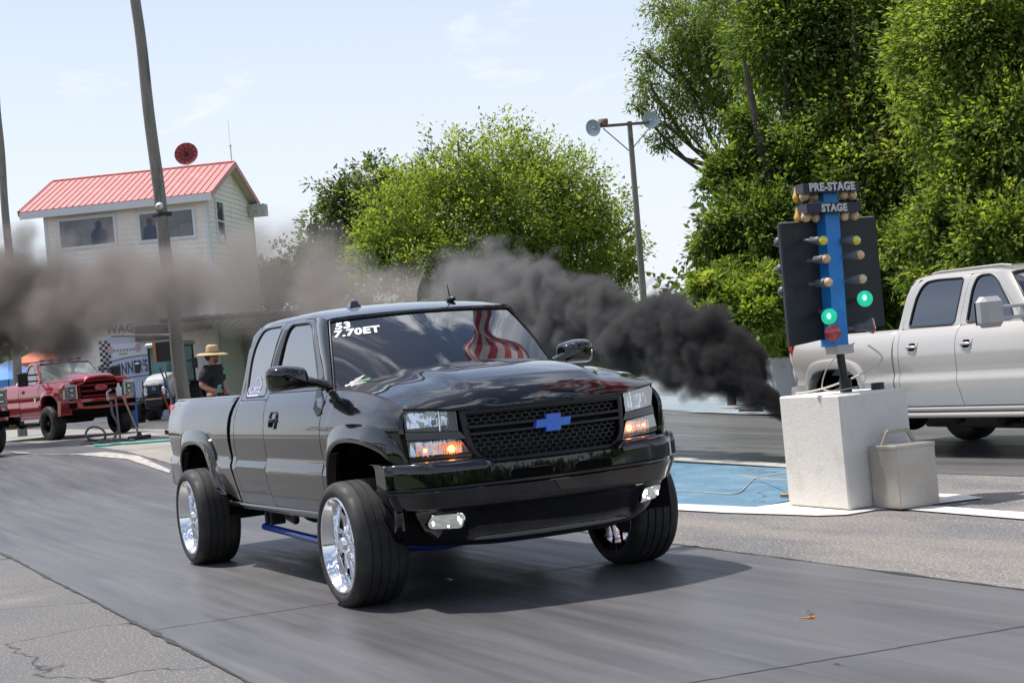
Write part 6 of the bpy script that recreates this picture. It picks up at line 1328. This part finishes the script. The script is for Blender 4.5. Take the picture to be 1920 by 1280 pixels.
def cable(name, label, pts, r, m=CBL, cat='cable', z=None, group=None):
    b = MB(); P = [V(p) for p in pts]; n = len(P); out = []
    for i in range(n-1):
        a, c, d, e = P[max(0, i-1)], P[i], P[i+1], P[min(n-1, i+2)]
        for t in lin(0, 1, 9)[:-1]: out.append(.5*((2*c)+(-a+d)*t+(2*a-5*c+4*d-e)*t*t+(-a+3*c-3*d+e)*t**3))
    out.append(P[-1]); o0 = out[0]; b.tube([p-o0 for p in out], r, 6); return tag(b.build(name, m, None, o0), label, cat, group)
gz = lambda px, py, h=.018: (lambda p: V((p.x, p.y, p.z+h)))(gnd(px, py))
cable('cable', 'wavy tan cable lying across the blue painted box', [gz(1262, 893), gz(1285, 890), gz(1320, 893), gz(1350, 896), gz(1383, 893), gz(1410, 898), gz(1440, 901), gz(1478, 904), gz(1500, 905)], .009, mat('tan_cable', (.35, .29, .21), .7))
cable('cable', 'thin grey wire sagging from the white block onto the blue paint', [gz(1250, 922), gz(1300, 924), gz(1345, 928), gz(1385, 927), V(gz(1420, 905, .05)), V((-1.68, 3.55, .30)), V((-1.67, 3.56, .42)), V((-1.662, 3.58, .55))], .006)
cable('cable', 'pale wire drooping from the light column to the block top', [V((-1.12, 4.02, 1.30)), V((-1.05, 4.10, 1.18)), V((-1.10, 3.95, 1.08)), V((-1.3, 3.75, .99)), V((-1.45, 3.62, .955)), V((-1.55, 3.56, .95))], .008, mat('pale_wire', (.6, .58, .5), .5))
cable('cable', 'dark looped wire on the block top beside the stem', [V((-1.14, 3.9, 1.33)), V((-1.28, 3.74, 1.18)), V((-1.34, 3.68, 1.0)), V((-1.2, 3.64, .955)), V((-1.05, 3.66, .96)), V((-1.02, 3.8, .97)), V((-1.12, 3.86, .96))], .006)
b = MB(); b.box((0, 0, .02), (.14, .05, .03), rot=.6, bev=.008); tag(b.build('cable_end', mat('tan_plug', (.30, .2, .1), .6), None, gnd(1478, 934)+V((0, 0, .012))), 'small brown plug lying at the foot of the white block', 'plug')
# ================================================================== dragonfly
df = thing('dragonfly', 'small orange dragonfly flying low over the near lane', 'dragonfly', at(1516, 1158, 7.2), 1.2)
b = MB(); b.tube([(-.045, 0, .004), (-.015, 0, .002), (0, 0, 0)], [.0025, .003, .004], 8); b.sphere((.008, 0, .001), (.012, .008, .008)); b.sphere((.023, 0, 0), (.007, .008, .007)); b.build('body', mat('dragonfly_orange', (.62, .25, .04), .4), df)
for s in (-1, 1):
    for x in (.004, .014): b = MB(); b.prism([(x-.004, 0), (x+.004, 0), (x+.007, s*.045), (x-.003, s*.048)], lambda p, t: V((p[0], p[1], .006+.0006*t+abs(p[1])*.5))); b.build('wing', lens_mat('dragonfly_wing', (.9, .85, .8), .15), df)
# ================================================================== giant flag over the lanes (seen mirrored in the windshield)
FR = mat('flag_red', (.50, .015, .03), .7); FW = mat('flag_white', (.70, .70, .74), .7); FB = mat('flag_blue', (.02, .03, .18), .7)
b = MB(); nu_, nv_ = 60, 52; P = []
for i in range(nu_+1):
    u = i/nu_; x = lerp(-7.4, 4.6, u); zl = smooth([(-7.4, 13.2), (-6.8, 12.9), (-5.2, 12.0), (-4.6, 9.6), (-3.8, 7.6), (-2, 7.0), (5, 7.0)], x); zh = smooth([(-7.4, 13.8), (-6.9, 15.2), (-5.5, 16.9), (-3.5, 18.4), (-1, 18.9), (5, 18.9)], x); row = []
    for j in range(nv_+1):
        v = j/nv_; vv = v+.02*sin(x*2.1+v*5)*sin(pi*v); row.append(V((x+.25*sin(v*9+x), .55*sin(x*1.3+v*4)+.35*sin(v*11+x*.7)*(1-u*.4), lerp(zl, zh, vv))))
    P.append(row)
vs = [p for r_ in P for p in r_]
for i in range(nu_):
    for j in range(nv_):
        s_ = 12-j//4; mi = 2 if (i > nu_*.62 and j >= 24) else (0 if s_ % 2 == 0 else 1)
        b.f.append((i*(nv_+1)+j, (i+1)*(nv_+1)+j, (i+1)*(nv_+1)+j+1, i*(nv_+1)+j+1)); b.m.append(mi); b.sm.append(True)
b.v = [tuple(p) for p in vs]
FL = thing('flag', 'huge stars and stripes flag mirrored in the windshield of the black pickup', 'flag', (0, 9, 0)); b.build('flag_cloth', [FR, FW, FB], FL)
b = MB()
for r_ in range(9):
    for c_ in range(11):
        if (r_+c_) % 2: continue
        x = lerp(.35, 4.4, c_/10); z = lerp(13.1, 18.4, r_/8); b.prism([V((x+.16*(1 if k % 2 == 0 else .4)*cos(2*pi*k/10+pi/2), z+.16*(1 if k % 2 == 0 else .4)*sin(2*pi*k/10+pi/2))) for k in range(10)], lambda p, t: V((p.x, -.95+.02*t, p.y)), 0)
tag(b.build('stars', FW, FL), kind='stuff')
fp = thing('flagpole', 'tall steel flagpole holding the huge flag beside the strip', 'flagpole', (4.75, 9, 0)); b = MB(); b.tube([(0, 0, 0), (0, 0, 19.6)], [.16, .09], 12); b.sphere((0, 0, 19.7), .16); b.build('post', CHG, fp)
# ================================================================== people
SKN = mat('skin_tanned', (.42, .20, .13), .55, layers=((9, (.50, .25, .17), .4, .7),)); TEE = mat('black_cotton', (.012, .012, .014), .85, bump=(12, .5, .012)); JEA = mat('dark_jeans', (.03, .035, .05), .85); HAI = mat('dark_hair', (.03, .02, .015), .7); STR = mat('straw', (.52, .37, .19), .7, layers=((60, (.36, .24, .11), .5, .7, (1, 1, 3)),), bump=((70, .8, .004, (1, 1, 4)),))
def skinned(nm, nodes, edges, m, parent, lv=2):
    names = list(nodes); me = bpy.data.meshes.new(nm); me.from_pydata([nodes[k][0] for k in names], [(names.index(a), names.index(c)) for a, c in edges], [])
    o = bpy.data.objects.new(nm, me); COL.objects.link(o); o.parent = parent; me.materials.append(m)
    md = o.modifiers.new('skin', 'SKIN'); md.use_smooth_shade = True
    sv = me.skin_vertices[0].data if me.skin_vertices else None
    if sv is None: me.attributes.new('x', 'FLOAT', 'POINT')
    for i, k in enumerate(names):
        r_ = nodes[k][1]; sv[i].radius = r_ if isinstance(r_, tuple) else (r_, r_)
        sv[i].use_root = (i == 0)
    ss = o.modifiers.new('sub', 'SUBSURF'); ss.levels = lv; ss.render_levels = lv
    dg = bpy.context.evaluated_depsgraph_get(); ev = o.evaluated_get(dg); nm2 = bpy.data.meshes.new_from_object(ev); o.modifiers.clear(); o.data = nm2
    for p in nm2.polygons: p.use_smooth = True
    if not nm2.materials: nm2.materials.append(m)
    return o
def skin_layer(nm, nodes, edges, m, parent, lv=2):
    me = bpy.data.meshes.new(nm); import bmesh
    bm = bmesh.new(); lay = bm.verts.layers.skin.new(); names = list(nodes); vv = []
    for i, k in enumerate(names):
        v = bm.verts.new(nodes[k][0]); r_ = nodes[k][1]; v[lay].radius = r_ if isinstance(r_, tuple) else (r_, r_); v[lay].use_root = (i == 0); vv.append(v)
    for a, c in edges: bm.edges.new((vv[names.index(a)], vv[names.index(c)]))
    bm.to_mesh(me); bm.free(); me.materials.append(m)
    o = bpy.data.objects.new(nm, me); COL.objects.link(o); o.parent = parent
    md = o.modifiers.new('skin', 'SKIN'); md.use_smooth_shade = True; ss = o.modifiers.new('sub', 'SUBSURF'); ss.levels = lv; ss.render_levels = lv
    dg = bpy.context.evaluated_depsgraph_get(); ev = o.evaluated_get(dg); m2 = bpy.data.meshes.new_from_object(ev); o.modifiers.clear(); o.data = m2
    for p in m2.polygons: p.use_smooth = True
    if not m2.materials: m2.materials.append(m)
    return o
pm = under(404, 745, 28)
MAN = thing('person', 'man in straw hat and black t-shirt holding a teal phone behind the black pickup', 'person', pm, R(38))
nd = dict(pelvis=((0, 0, .98), (.15, .12)), waist=((0, 0, 1.10), (.155, .125)), chest=((.01, 0, 1.33), (.15, .11)), uch=((0, 0, 1.45), (.09, .08)), neck=((.005, 0, 1.56), (.06, .06)), head=((.03, -.01, 1.67), (.085, .09)), crown=((.025, -.01, 1.76), (.07, .075)),
    shR=((0, -.18, 1.45), .055), elR=((-.06, -.30, 1.20), .052), wrR=((.16, -.24, 1.10), .036), haR=((.22, -.22, 1.095), (.035, .02)),
    shL=((0, .18, 1.45), .055), elL=((-.04, .27, 1.19), .050), wrL=((.08, .30, .96), .034), haL=((.11, .30, .89), (.035, .02)),
    hpR=((0, -.10, .92), .10), knR=((.02, -.11, .50), .062), anR=((0, -.12, .09), .045), ftR=((.14, -.13, .04), (.045, .03)), hpL=((0, .10, .92), .10), knL=((.02, .11, .50), .062), anL=((0, .12, .09), .045), ftL=((.14, .13, .04), (.045, .03)))
for s, nm_ in ((-1, 'R'), (1, 'L')):
    h = V(nd['ha'+nm_][0]); fw_ = (V(nd['ha'+nm_][0])-V(nd['wr'+nm_][0])).normalized(); up_ = V((0, 0, 1)) if nm_ == 'R' else V((1, 0, 0)); sd_2 = fw_.cross(up_).normalized()
    for k, (o_, l_) in enumerate(((-.028, .05), (-.01, .06), (.01, .058), (.028, .045))): nd['f%s%d' % (nm_, k)] = (tuple(h+up_*o_+fw_*(l_)-sd_2*.01*s), .0095); nd['g%s%d' % (nm_, k)] = (tuple(h+up_*o_*.9+fw_*(l_+.022)+sd_2*.03*s), .008)
    nd['t'+nm_] = (tuple(h+up_*.045+fw_*.015+sd_2*.02*s), .011)
ed = [('pelvis', 'waist'), ('waist', 'chest'), ('chest', 'uch'), ('uch', 'neck'), ('neck', 'head'), ('head', 'crown')]
for q in 'RL':
    ed += [('uch', 'sh'+q), ('sh'+q, 'el'+q), ('el'+q, 'wr'+q), ('wr'+q, 'ha'+q), ('pelvis', 'hp'+q), ('hp'+q, 'kn'+q), ('kn'+q, 'an'+q), ('an'+q, 'ft'+q), ('ha'+q, 't'+q)]
    for k in range(4): ed += [('ha'+q, 'f%s%d' % (q, k)), ('f%s%d' % (q, k), 'g%s%d' % (q, k))]
skin_layer('body', nd, ed, SKN, MAN)
sh_ = {k: (v[0], tuple(a+.020 for a in v[1]) if isinstance(v[1], tuple) else v[1]+.024) for k, v in nd.items() if k in ('pelvis', 'waist', 'chest', 'uch', 'shR', 'shL')}
sh_['waist'] = ((0, 0, 1.10), (.185, .15)); sh_['pelvis'] = ((0, 0, .93), (.185, .15)); sh_['chest'] = ((.015, 0, 1.30), (.20, .155)); sh_['nk'] = ((.0, 0, 1.54), (.085, .085)); sh_['uch'] = ((0, 0, 1.46), (.15, .135)); sh_['shR'] = ((0, -.185, 1.45), .118); sh_['shL'] = ((0, .185, 1.45), .118)
for q, s in (('R', -1), ('L', 1)): a, c = V(nd['sh'+q][0]), V(nd['el'+q][0]); sh_['sl'+q] = (tuple(a.lerp(c, .85)), .082)
skin_layer('t_shirt', sh_, [('pelvis', 'waist'), ('waist', 'chest'), ('chest', 'uch'), ('uch', 'nk'), ('uch', 'shR'), ('uch', 'shL'), ('shR', 'slR'), ('shL', 'slL')], TEE, MAN)
skin_layer('trousers', {k: (v[0], tuple(a+.012 for a in v[1]) if isinstance(v[1], tuple) else v[1]+.018) for k, v in nd.items() if k in ('pelvis', 'hpR', 'hpL', 'knR', 'knL', 'anR', 'anL')}, [('pelvis', 'hpR'), ('pelvis', 'hpL'), ('hpR', 'knR'), ('hpL', 'knL'), ('knR', 'anR'), ('knL', 'anL')], JEA, MAN)
b = MB(); b.sphere((-.035, -.01, 1.69), (.085, .10, .09)); b.build('hair', HAI, MAN)
b = MB(); b.sphere((.118, -.012, 1.655), (.022, .015, .028), 6, 8); b.sphere((.075, -.10, 1.66), (.018, .012, .03), 6, 8); b.sphere((.075, .08, 1.66), (.018, .012, .03), 6, 8); b.build('nose_and_ears', SKN, MAN)
b = MB(); b.box((.108, -.045, 1.69), (.012, .05, .026), bev=.004); b.box((.108, .022, 1.69), (.012, .05, .026), bev=.004); b.tube([(.10, -.07, 1.69), (.02, -.105, 1.69)], .004, 5); b.build('sunglasses', PLA, MAN)
b = MB(); b.sphere((.085, -.012, 1.60), (.045, .055, .035), 8, 10); b.build('beard', mat('grey_brown_beard', (.12, .08, .06), .8), MAN)
b = MB(); b.lathe([(-.025, .27), (-.005, .255), (.008, .20), (.006, .14), (.012, .112), (.05, .108), (.11, .102), (.14, .088), (.152, .05), (.138, 0)], (.02, -.01, 1.735), (.06, .0, 1), 32); b.lathe([(-.03, .27), (-.012, .255), (.0, .20), (-.004, .11)], (.02, -.01, 1.735), (.06, .0, 1), 32); b.build('straw_hat', STR, MAN)
b = MB(); b.lathe([(.014, .1145), (.035, .1125)], (.02, -.01, 1.735), (.06, 0, 1), 32); b.build('hat_band', mat('hat_band_cloth', (.20, .13, .07), .8), MAN)
b = MB(); b.prism([(.06, 1.37), (.15, 1.37), (.15, 1.44), (.06, 1.44)], lambda p, t: V((.178+.004*t, p[0]*-1 if False else p[0]-.02, p[1]))); b.build('chest_print', mat('green_print', (.03, .38, .20), .7), MAN)
ph = tag((lambda q: (q.box((0, 0, 0), (.02, .085, .15), bev=.006), q.build('phone', mat('teal_phone', (.03, .35, .38), .4), None))[1])(MB()), 'small teal phone held in the right hand of the man in the straw hat', 'phone')
ph.location = MAN.matrix_basis @ V((.265, -.215, 1.125)) if False else (Matrix.Translation(pm) @ Matrix.Rotation(R(38), 4, 'Z')) @ V((.262, -.235, 1.125)); ph.rotation_euler = (.1, .5, R(38))
# ================================================================== utility tractor with glass cab
TWH = mat('tractor_white', (.62, .62, .64), .35, 0, .6); TEG = mat('teal_cab_glass', (.05, .17, .19), .08, 0, .8, layers=((2, (.16, .30, .32), .4, .65, (1, 1, .3)),)); LUG = mat('lug_tyre', (.025, .025, .027), .75)
tp_ = gnd(306, 788); TR = thing('compact_tractor', 'white compact tractor with teal glass cab parked beside the winners banner', 'tractor', tp_, R(-32))
b = MB(); P = []
for x, hw, zt_, zb_ in ((.55, .30, 1.18, .95), (.62, .34, 1.25, .75), (.55, .38, 1.38, .72), (.2, .40, 1.50, .72), (-.4, .42, 1.58, .72), (-.9, .42, 1.60, .72)):
    P.append([V((x, -hw, zb_)), V((x, -hw, zt_-.12)), V((x, -hw*.8, zt_-.02)), V((x, 0, zt_)), V((x, hw*.8, zt_-.02)), V((x, hw, zt_-.12)), V((x, hw, zb_))])
b.grid(P, flip=True); b.build('hood', TWH, TR, sharp=40)
b = MB(); b.box((.64, 0, 1.05), (.05, .42, .34), bev=.03); b.build('grille', BCK, TR); b = MB(); b.box((.672, 0, 1.08), (.01, .14, .12)); b.build('badge', mat('blue_badge', (.05, .2, .5), .4), TR)
for s in (-1, 1):
    b = MB(); b.box((.60, s*.30, .98), (.10, .16, .28), bev=.03); b.build('headlight', REFL, TR)
    b = MB(); b.box((.60, s*.38, 1.06), (.05, .03, .6)); b.build('guard', BCK, TR)
    b = MB(); b.tube([(-1.0, s*.70, 1.9), (-.85, s*.98, 1.95)], .02, 6); b.box((-.83, s*1.0, 1.82), (.06, .20, .34), bev=.03); b.build('mirror', BCK, TR)
b = MB(); b.box((.62, 0, .62), (.30, .62, .30), bev=.04); b.box((0, 0, .55), (1.4, .45, .35), bev=.05); b.tube([(.2, -.75, .42), (.2, .75, .42)], .07, 8); b.build('front_frame', DARK, TR)
b = MB(); b.box((.62, 0, .93), (.05, .85, .05)); b.build('front_bar', BCK, TR)
b = MB(); b.box((-1.45, 0, 1.85), (1.15, 1.18, 1.25), bev=.05, taper=1); b.build('cab_glass', TEG, TR)
b = MB()
for sx in (-2.03, -.87):
    for s in (-1, 1): b.tube([(sx, s*.60, .9), (sx, s*.58, 2.48)], .04, 6)
b.build('cab_posts', BCK, TR); b = MB(); b.box((-1.45, 0, 2.54), (1.45, 1.35, .16), bev=.06); b.build('cab_roof', mat('cream_roof', (.5, .5, .45), .5), TR)
b = MB(); b.box((-1.45, 0, .95), (1.2, 1.3, .55), bev=.06); b.build('cab_base', TWH, TR)
def lugwheel(x, y, r, w_):
    wo = bpy.data.objects.new('wheel', None); COL.objects.link(wo); wo.parent = TR; wo.location = (x, y, r); b = MB(); s = 1 if y > 0 else -1
    b.lathe([(-w_/2, r*.5), (-w_/2, r*.86), (-w_*.4, r*.92), (w_*.4, r*.92), (w_/2, r*.86), (w_/2, r*.5)], (0, 0, 0), (0, s, 0), 32)
    for k in range(18):
        a = 2*pi*k/18; m_ = Matrix.Rotation(-a, 3, 'Y')
        for sg in (-1, 1): b.box(m_ @ V((0, sg*w_*.24, r*.955)), (.05, w_*.5, r*.09), rot=m_ @ Matrix.Rotation(sg*.5, 3, 'Z'))
    b.build('tyre', LUG, wo); b = MB(); b.lathe([(w_*.3, r*.52), (w_*.1, r*.45), (w_*.2, r*.2), (w_*.25, 0)], (0, 0, 0), (0, s, 0), 20); b.build('rim', mat('tractor_rim', (.12, .05, .05), .5), wo)
for s in (-1, 1): lugwheel(.2, s*.72, .42, .30); lugwheel(-1.5, s*.80, .62, .40)
# ================================================================== small kit between the red pickup and the black one
def obj_at(nm, label, cat, px, py, fn, m, group=None, rz=0):
    o0 = gnd(px, py); b = MB(); fn(b); o = b.build(nm, m, None, o0); o.rotation_euler = (0, 0, rz); return tag(o, label, cat, group)
SQ = thing('squeegee', 'long handled wide black squeegee standing in front of the red pickup', 'squeegee', gnd(262, 824))
q0 = V(SQ.location); tp2 = at(229, 740, (q0-CAM).dot(_f)+.3)-q0
b = MB(); b.tube([V((0, 0, .10)), tp2], .022, 8); b.build('handle', mat('wood_handle', (.32, .26, .18), .7), SQ)
b = MB(); dL = (gnd(283, 820)-gnd(243, 825)); b.box((0, 0, .05), (dL.length, .10, .09), rot=atan2(dL.y, dL.x), bev=.02); b.box((0, 0, .12), (.14, .06, .10), rot=atan2(dL.y, dL.x), taper=.5); b.build('head', PLA, SQ)
HS = thing('hose_stand', 'thin metal stand with a white bottle and hose nozzle in front of the red pickup', 'stand', gnd(226, 826)); h0 = V(HS.location); dd_ = (h0-CAM).dot(_f)
c1 = at(216, 742, dd_)-h0
b = MB(); b.tube([V((0, 0, 0)), V((c1.x, c1.y, c1.z))], .022, 8); b.tube([c1-_r*.16, c1+_r*.12], .018, 6); b.box((0, 0, .02), (.35, .35, .03), bev=.01); b.build('post', mat('grey_stand', (.20, .19, .18), .6), HS)
b = MB(); b.lathe([(0, .06), (.18, .065), (.22, .03), (.28, .025), (.28, 0)], c1+_r*.09, (0, 0, 1), 14); b.build('bottle', TRM, HS)
b = MB(); b.tube([c1-_r*.16+V((0, 0, -.1)), c1-_r*.17+V((0, 0, .08)), c1-_r*.08+V((0, 0, .14))], .025, 8); b.build('nozzle', CHG, HS)
HOS = mat('grey_hose', (.16, .14, .15), .6)
def gp(px, py, h=.03): p = gnd(px, py); return V((p.x, p.y, p.z+h))
def ap(px, py): return at(px, py, dd_)
cable('hose', 'grey pink hose looping on the ground in front of the red pickup', [ap(208, 752), ap(211, 775), ap(221, 795), ap(219, 812), gp(208, 829), gp(185, 832), gp(160, 834), gp(152, 833), gp(165, 829), gp(195, 828), gp(230, 826), gp(252, 827)], .028, HOS, 'hose')
cable('hose', 'upright round loop of grey hose standing on the ground', [gp(182, 828), ap(166, 822), ap(161, 812), ap(168, 802), ap(180, 800), ap(193, 806), ap(198, 818), gp(190, 827), gp(176, 829)], .026, HOS, 'hose')
cable('hose', 'bright turquoise hose lying straight on the staging concrete', [gp(178, 837), gp(200, 837), gp(230, 834), gp(262, 832), gp(300, 829), gp(330, 827)], .026, mat('turquoise_hose', (.05, .42, .32), .5), 'hose')
rk = under(318, 760, 40); SB = thing('speaker_stand', 'dark loudspeaker box with an orange side on a weathered timber frame', 'loudspeaker', rk)
d40 = (rk-CAM).dot(_f); a_, c_ = at(293.5, 641, d40)-rk, at(319, 639, d40)-rk; z0_ = (at(296, 679, d40)-rk).z
b = MB(); mid_ = (a_+c_)/2; mid_.z = (a_.z+z0_)/2; wv_ = (c_-a_).length; yb = YAW-pi/2; b.box(mid_, (wv_, .30, a_.z-z0_), rot=yb, bev=.01); b.build('cabinet', mat('speaker_black', (.04, .04, .045), .7), SB)
b = MB(); lft = a_.lerp(c_, .0); b.box(V((lft.x, lft.y, mid_.z))-_r*.035-_f*.1, (.07, .2, a_.z-z0_), rot=yb); b.build('orange_side', mat('orange_plywood', (.55, .27, .10), .7), SB)
b = MB(); p = at(323, 628, d40)-rk; b.box((p.x+.0, p.y, p.z/2), (.11, .11, p.z), rot=yb); q = at(200, 640, d40+4)-rk; b.tube([V((p.x, p.y, p.z)), V((p.x, p.y, p.z))-_r*1.5+V((0, 0, -.02))], .035, 6); b.build('timber_frame', mat('old_white_timber', (.35, .31, .27), .8, layers=((12, (.15, .10, .07), .5, .65),)), SB)
for (x0, y0, x1, y1, col, lb_, d_) in ((299, 688, 324, 752, (.03, .06, .22), 'navy blue handled broom leaning against the timber frame', 36), (307.5, 683, 321, 750, (.30, .28, .25), 'grey wooden handled broom leaning against the timber frame', 36.3), (303, 733, 318, 770, (.40, .04, .03), 'short red handled tool leaning beside the tractor', 36.6)):
    p1 = under(x1+2, 800, d_); t_ = thing('broom' if 'broom' in lb_ else 'shovel', lb_, 'broom' if 'broom' in lb_ else 'shovel', p1, 0, 'leaning brooms and tools'); b = MB(); b.tube([at(x0, y0, d_)-p1, at(x1, y1, d_)-p1, V((0, 0, .12))], .018, 6); b.build('handle', mat(lb_.split()[0]+'_handle', col, .6), t_); b = MB(); b.box((0, 0, .07), (.30, .08, .13), rot=.8, bev=.02); b.build('head', PLA, t_)
cb2 = thing('blue_drum', 'tall blue plastic drum standing behind the right side of the red pickup', 'drum', under(243, 790, 47)); b = MB(); hd_ = (at(243, 716, 47)-V(cb2.location)).z; b.lathe([(0, .0), (0, .22), (.04, .24), (hd_*.5, .245), (hd_*.5+.03, .255), (hd_-.05, .24), (hd_, .22), (hd_, 0)], (0, 0, 0), (0, 0, 1), 20); b.build('shell', mat('blue_plastic', (.03, .12, .42), .4), cb2)
# far vehicle on the rise behind the wall
fv = copy_tree(T2); fv.location = (lambda p: (p.x, p.y, 0))(at(1288, 600, 60)); fv.location.z = at(1290, 557, 60).z-1.97; fv.rotation_euler = (0, 0, R(292))
fv['label'] = 'silver vehicle roof and windshield peeking over the smoke beside the trees'; fv['group'] = G2

# red lattice boom on the photographer's side, mirrored in the pickup's doors
CB = thing('crane_boom', 'long red lattice steel boom mirrored in the doors of the black pickup', 'crane boom', (-20, -13, 0))
LR = mat('red_lattice_paint', (.22, .03, .025), .5); b = MB(); n = 26
for dy, dz in ((0, 0), (.9, 0), (0, 1.1), (.9, 1.1)): b.tube([(-14, dy, 2.6+dz), (16, dy, 2.2+dz)], .07, 5)
for i in range(n):
    x = -14+30*i/n; x2 = -14+30*(i+1)/n; z = 2.6-.4*i/n
    for dy in (0, .9): b.tube([(x, dy, z+(0 if i % 2 else 1.1)), (x2, dy, z+(1.1 if i % 2 else 0))], .04, 4); b.tube([(x, dy, z), (x, dy, z+1.1)], .035, 4)
    b.tube([(x, 0, z+1.1), (x2, .9, z+1.1)], .03, 4)
b.build('lattice', LR, CB)
for x in (-9, 9): b = MB(); b.box((x, .45, 1.15), (.5, 1.4, 2.3)); b.build('support', BCK, CB)
# ------------------------------------------------------------------ light
SUNV = V((-.37, -.28, 1)).normalized()          # towards the sun
elev = math.asin(SUNV.z); az = atan2(SUNV.x, SUNV.y)
sd = bpy.data.lights.new('sun', 'SUN'); sd.energy = 4.8; sd.angle = R(.53); sd.color = (1, .95, .88)
so = bpy.data.objects.new('sun', sd); COL.objects.link(so); so.location = (0, 0, 30); so.rotation_euler = (-SUNV).to_track_quat('-Z', 'Y').to_euler()
w = bpy.data.worlds.new('World'); scn.world = w; w.use_nodes = True; nt = w.node_tree; nt.nodes.clear()
o = N(nt, 'ShaderNodeOutputWorld'); bg = N(nt, 'ShaderNodeBackground'); bg.inputs[1].default_value = .125
sky = N(nt, 'ShaderNodeTexSky', sky_type='NISHITA'); sky.sun_disc = False; sky.sun_elevation = elev; sky.sun_rotation = az; sky.air_density = 1.0; sky.dust_density = 1.2; sky.ozone_density = 1.5
tc = N(nt, 'ShaderNodeTexCoord'); sep = N(nt, 'ShaderNodeSeparateXYZ'); L = nt.links.new
L(tc.outputs['Generated'], sep.inputs[0])
# clouds: direction projected on a plane overhead
ad = N(nt, 'ShaderNodeMath', operation='ADD'); ad.inputs[1].default_value = .12; L(sep.outputs[2], ad.inputs[0])
mxm = N(nt, 'ShaderNodeMath', operation='MAXIMUM'); mxm.inputs[1].default_value = .05; L(ad.outputs[0], mxm.inputs[0])
dv = N(nt, 'ShaderNodeVectorMath', operation='DIVIDE'); L(tc.outputs['Generated'], dv.inputs[0])
cb = N(nt, 'ShaderNodeCombineXYZ'); L(mxm.outputs[0], cb.inputs[0]); L(mxm.outputs[0], cb.inputs[1]); L(mxm.outputs[0], cb.inputs[2]); L(cb.outputs[0], dv.inputs[1])
mp = N(nt, 'ShaderNodeMapping'); mp.inputs['Scale'].default_value = (1.0, 2.0, 1); mp.inputs['Rotation'].default_value = (0, 0, .6); mp.inputs['Location'].default_value = (1.3, .4, 0); L(dv.outputs[0], mp.inputs[0])
def nz(scale, det, dist):
    t = N(nt, 'ShaderNodeTexNoise'); t.inputs['Scale'].default_value = scale; t.inputs['Detail'].default_value = det; t.inputs['Roughness'].default_value = .62; t.inputs['Distortion'].default_value = dist; L(mp.outputs[0], t.inputs[0]); return t
n1 = nz(1.1, 9, .5)
mr = N(nt, 'ShaderNodeMapRange'); mr.interpolation_type = 'SMOOTHSTEP'; mr.inputs['From Min'].default_value = .40; mr.inputs['From Max'].default_value = .72; L(n1.outputs['Fac'], mr.inputs['Value'])
# more haze towards the horizon
hz = N(nt, 'ShaderNodeMapRange'); hz.interpolation_type = 'SMOOTHSTEP'; hz.inputs['From Min'].default_value = .60; hz.inputs['From Max'].default_value = .0; hz.inputs['To Max'].default_value = .80; L(sep.outputs[2], hz.inputs['Value'])
mx1 = N(nt, 'ShaderNodeMath', operation='MAXIMUM'); mu = N(nt, 'ShaderNodeMath', operation='MULTIPLY'); mu.inputs[1].default_value = .85; L(mr.outputs[0], mu.inputs[0]); L(mu.outputs[0], mx1.inputs[0]); L(hz.outputs[0], mx1.inputs[1])
hs = N(nt, 'ShaderNodeMapRange'); hs.interpolation_type = 'SMOOTHSTEP'; hs.inputs['From Min'].default_value = .60; hs.inputs['From Max'].default_value = .80; L(sep.outputs[2], hs.inputs['Value'])
n2 = nz(2.1, 12, 1.1); m2 = N(nt, 'ShaderNodeMapRange'); m2.interpolation_type = 'SMOOTHSTEP'; m2.inputs['From Min'].default_value = .47; m2.inputs['From Max'].default_value = .64; L(n2.outputs['Fac'], m2.inputs['Value'])
mh = N(nt, 'ShaderNodeMix', data_type='FLOAT'); L(hs.outputs[0], mh.inputs[0]); L(mx1.outputs[0], mh.inputs[2]); L(m2.outputs[0], mh.inputs[3])
mix = N(nt, 'ShaderNodeMix', data_type='RGBA'); cc = N(nt, 'ShaderNodeMix', data_type='RGBA'); cc.inputs[6].default_value = (6.7, 7.0, 7.7, 1); cc.inputs[7].default_value = (15, 15.4, 16.2, 1); L(hs.outputs[0], cc.inputs[0]); L(cc.outputs[2], mix.inputs[7]); L(mh.outputs[0], mix.inputs[0]); L(sky.outputs[0], mix.inputs[6])
L(mix.outputs[2], bg.inputs[0]); L(bg.outputs[0], o.inputs[0])
scn.view_settings.view_transform = 'Standard'; scn.view_settings.look = 'None'; scn.view_settings.exposure = .22; scn.view_settings.gamma = 1
scn.render.film_transparent = False
cy = scn.cycles; cy.max_bounces = 8; cy.diffuse_bounces = 3; cy.glossy_bounces = 4; cy.transmission_bounces = 4; cy.transparent_max_bounces = 24; cy.volume_bounces = 1
cy.caustics_reflective = False; cy.caustics_refractive = False; cy.use_denoising = True; cy.sample_clamp_indirect = 6
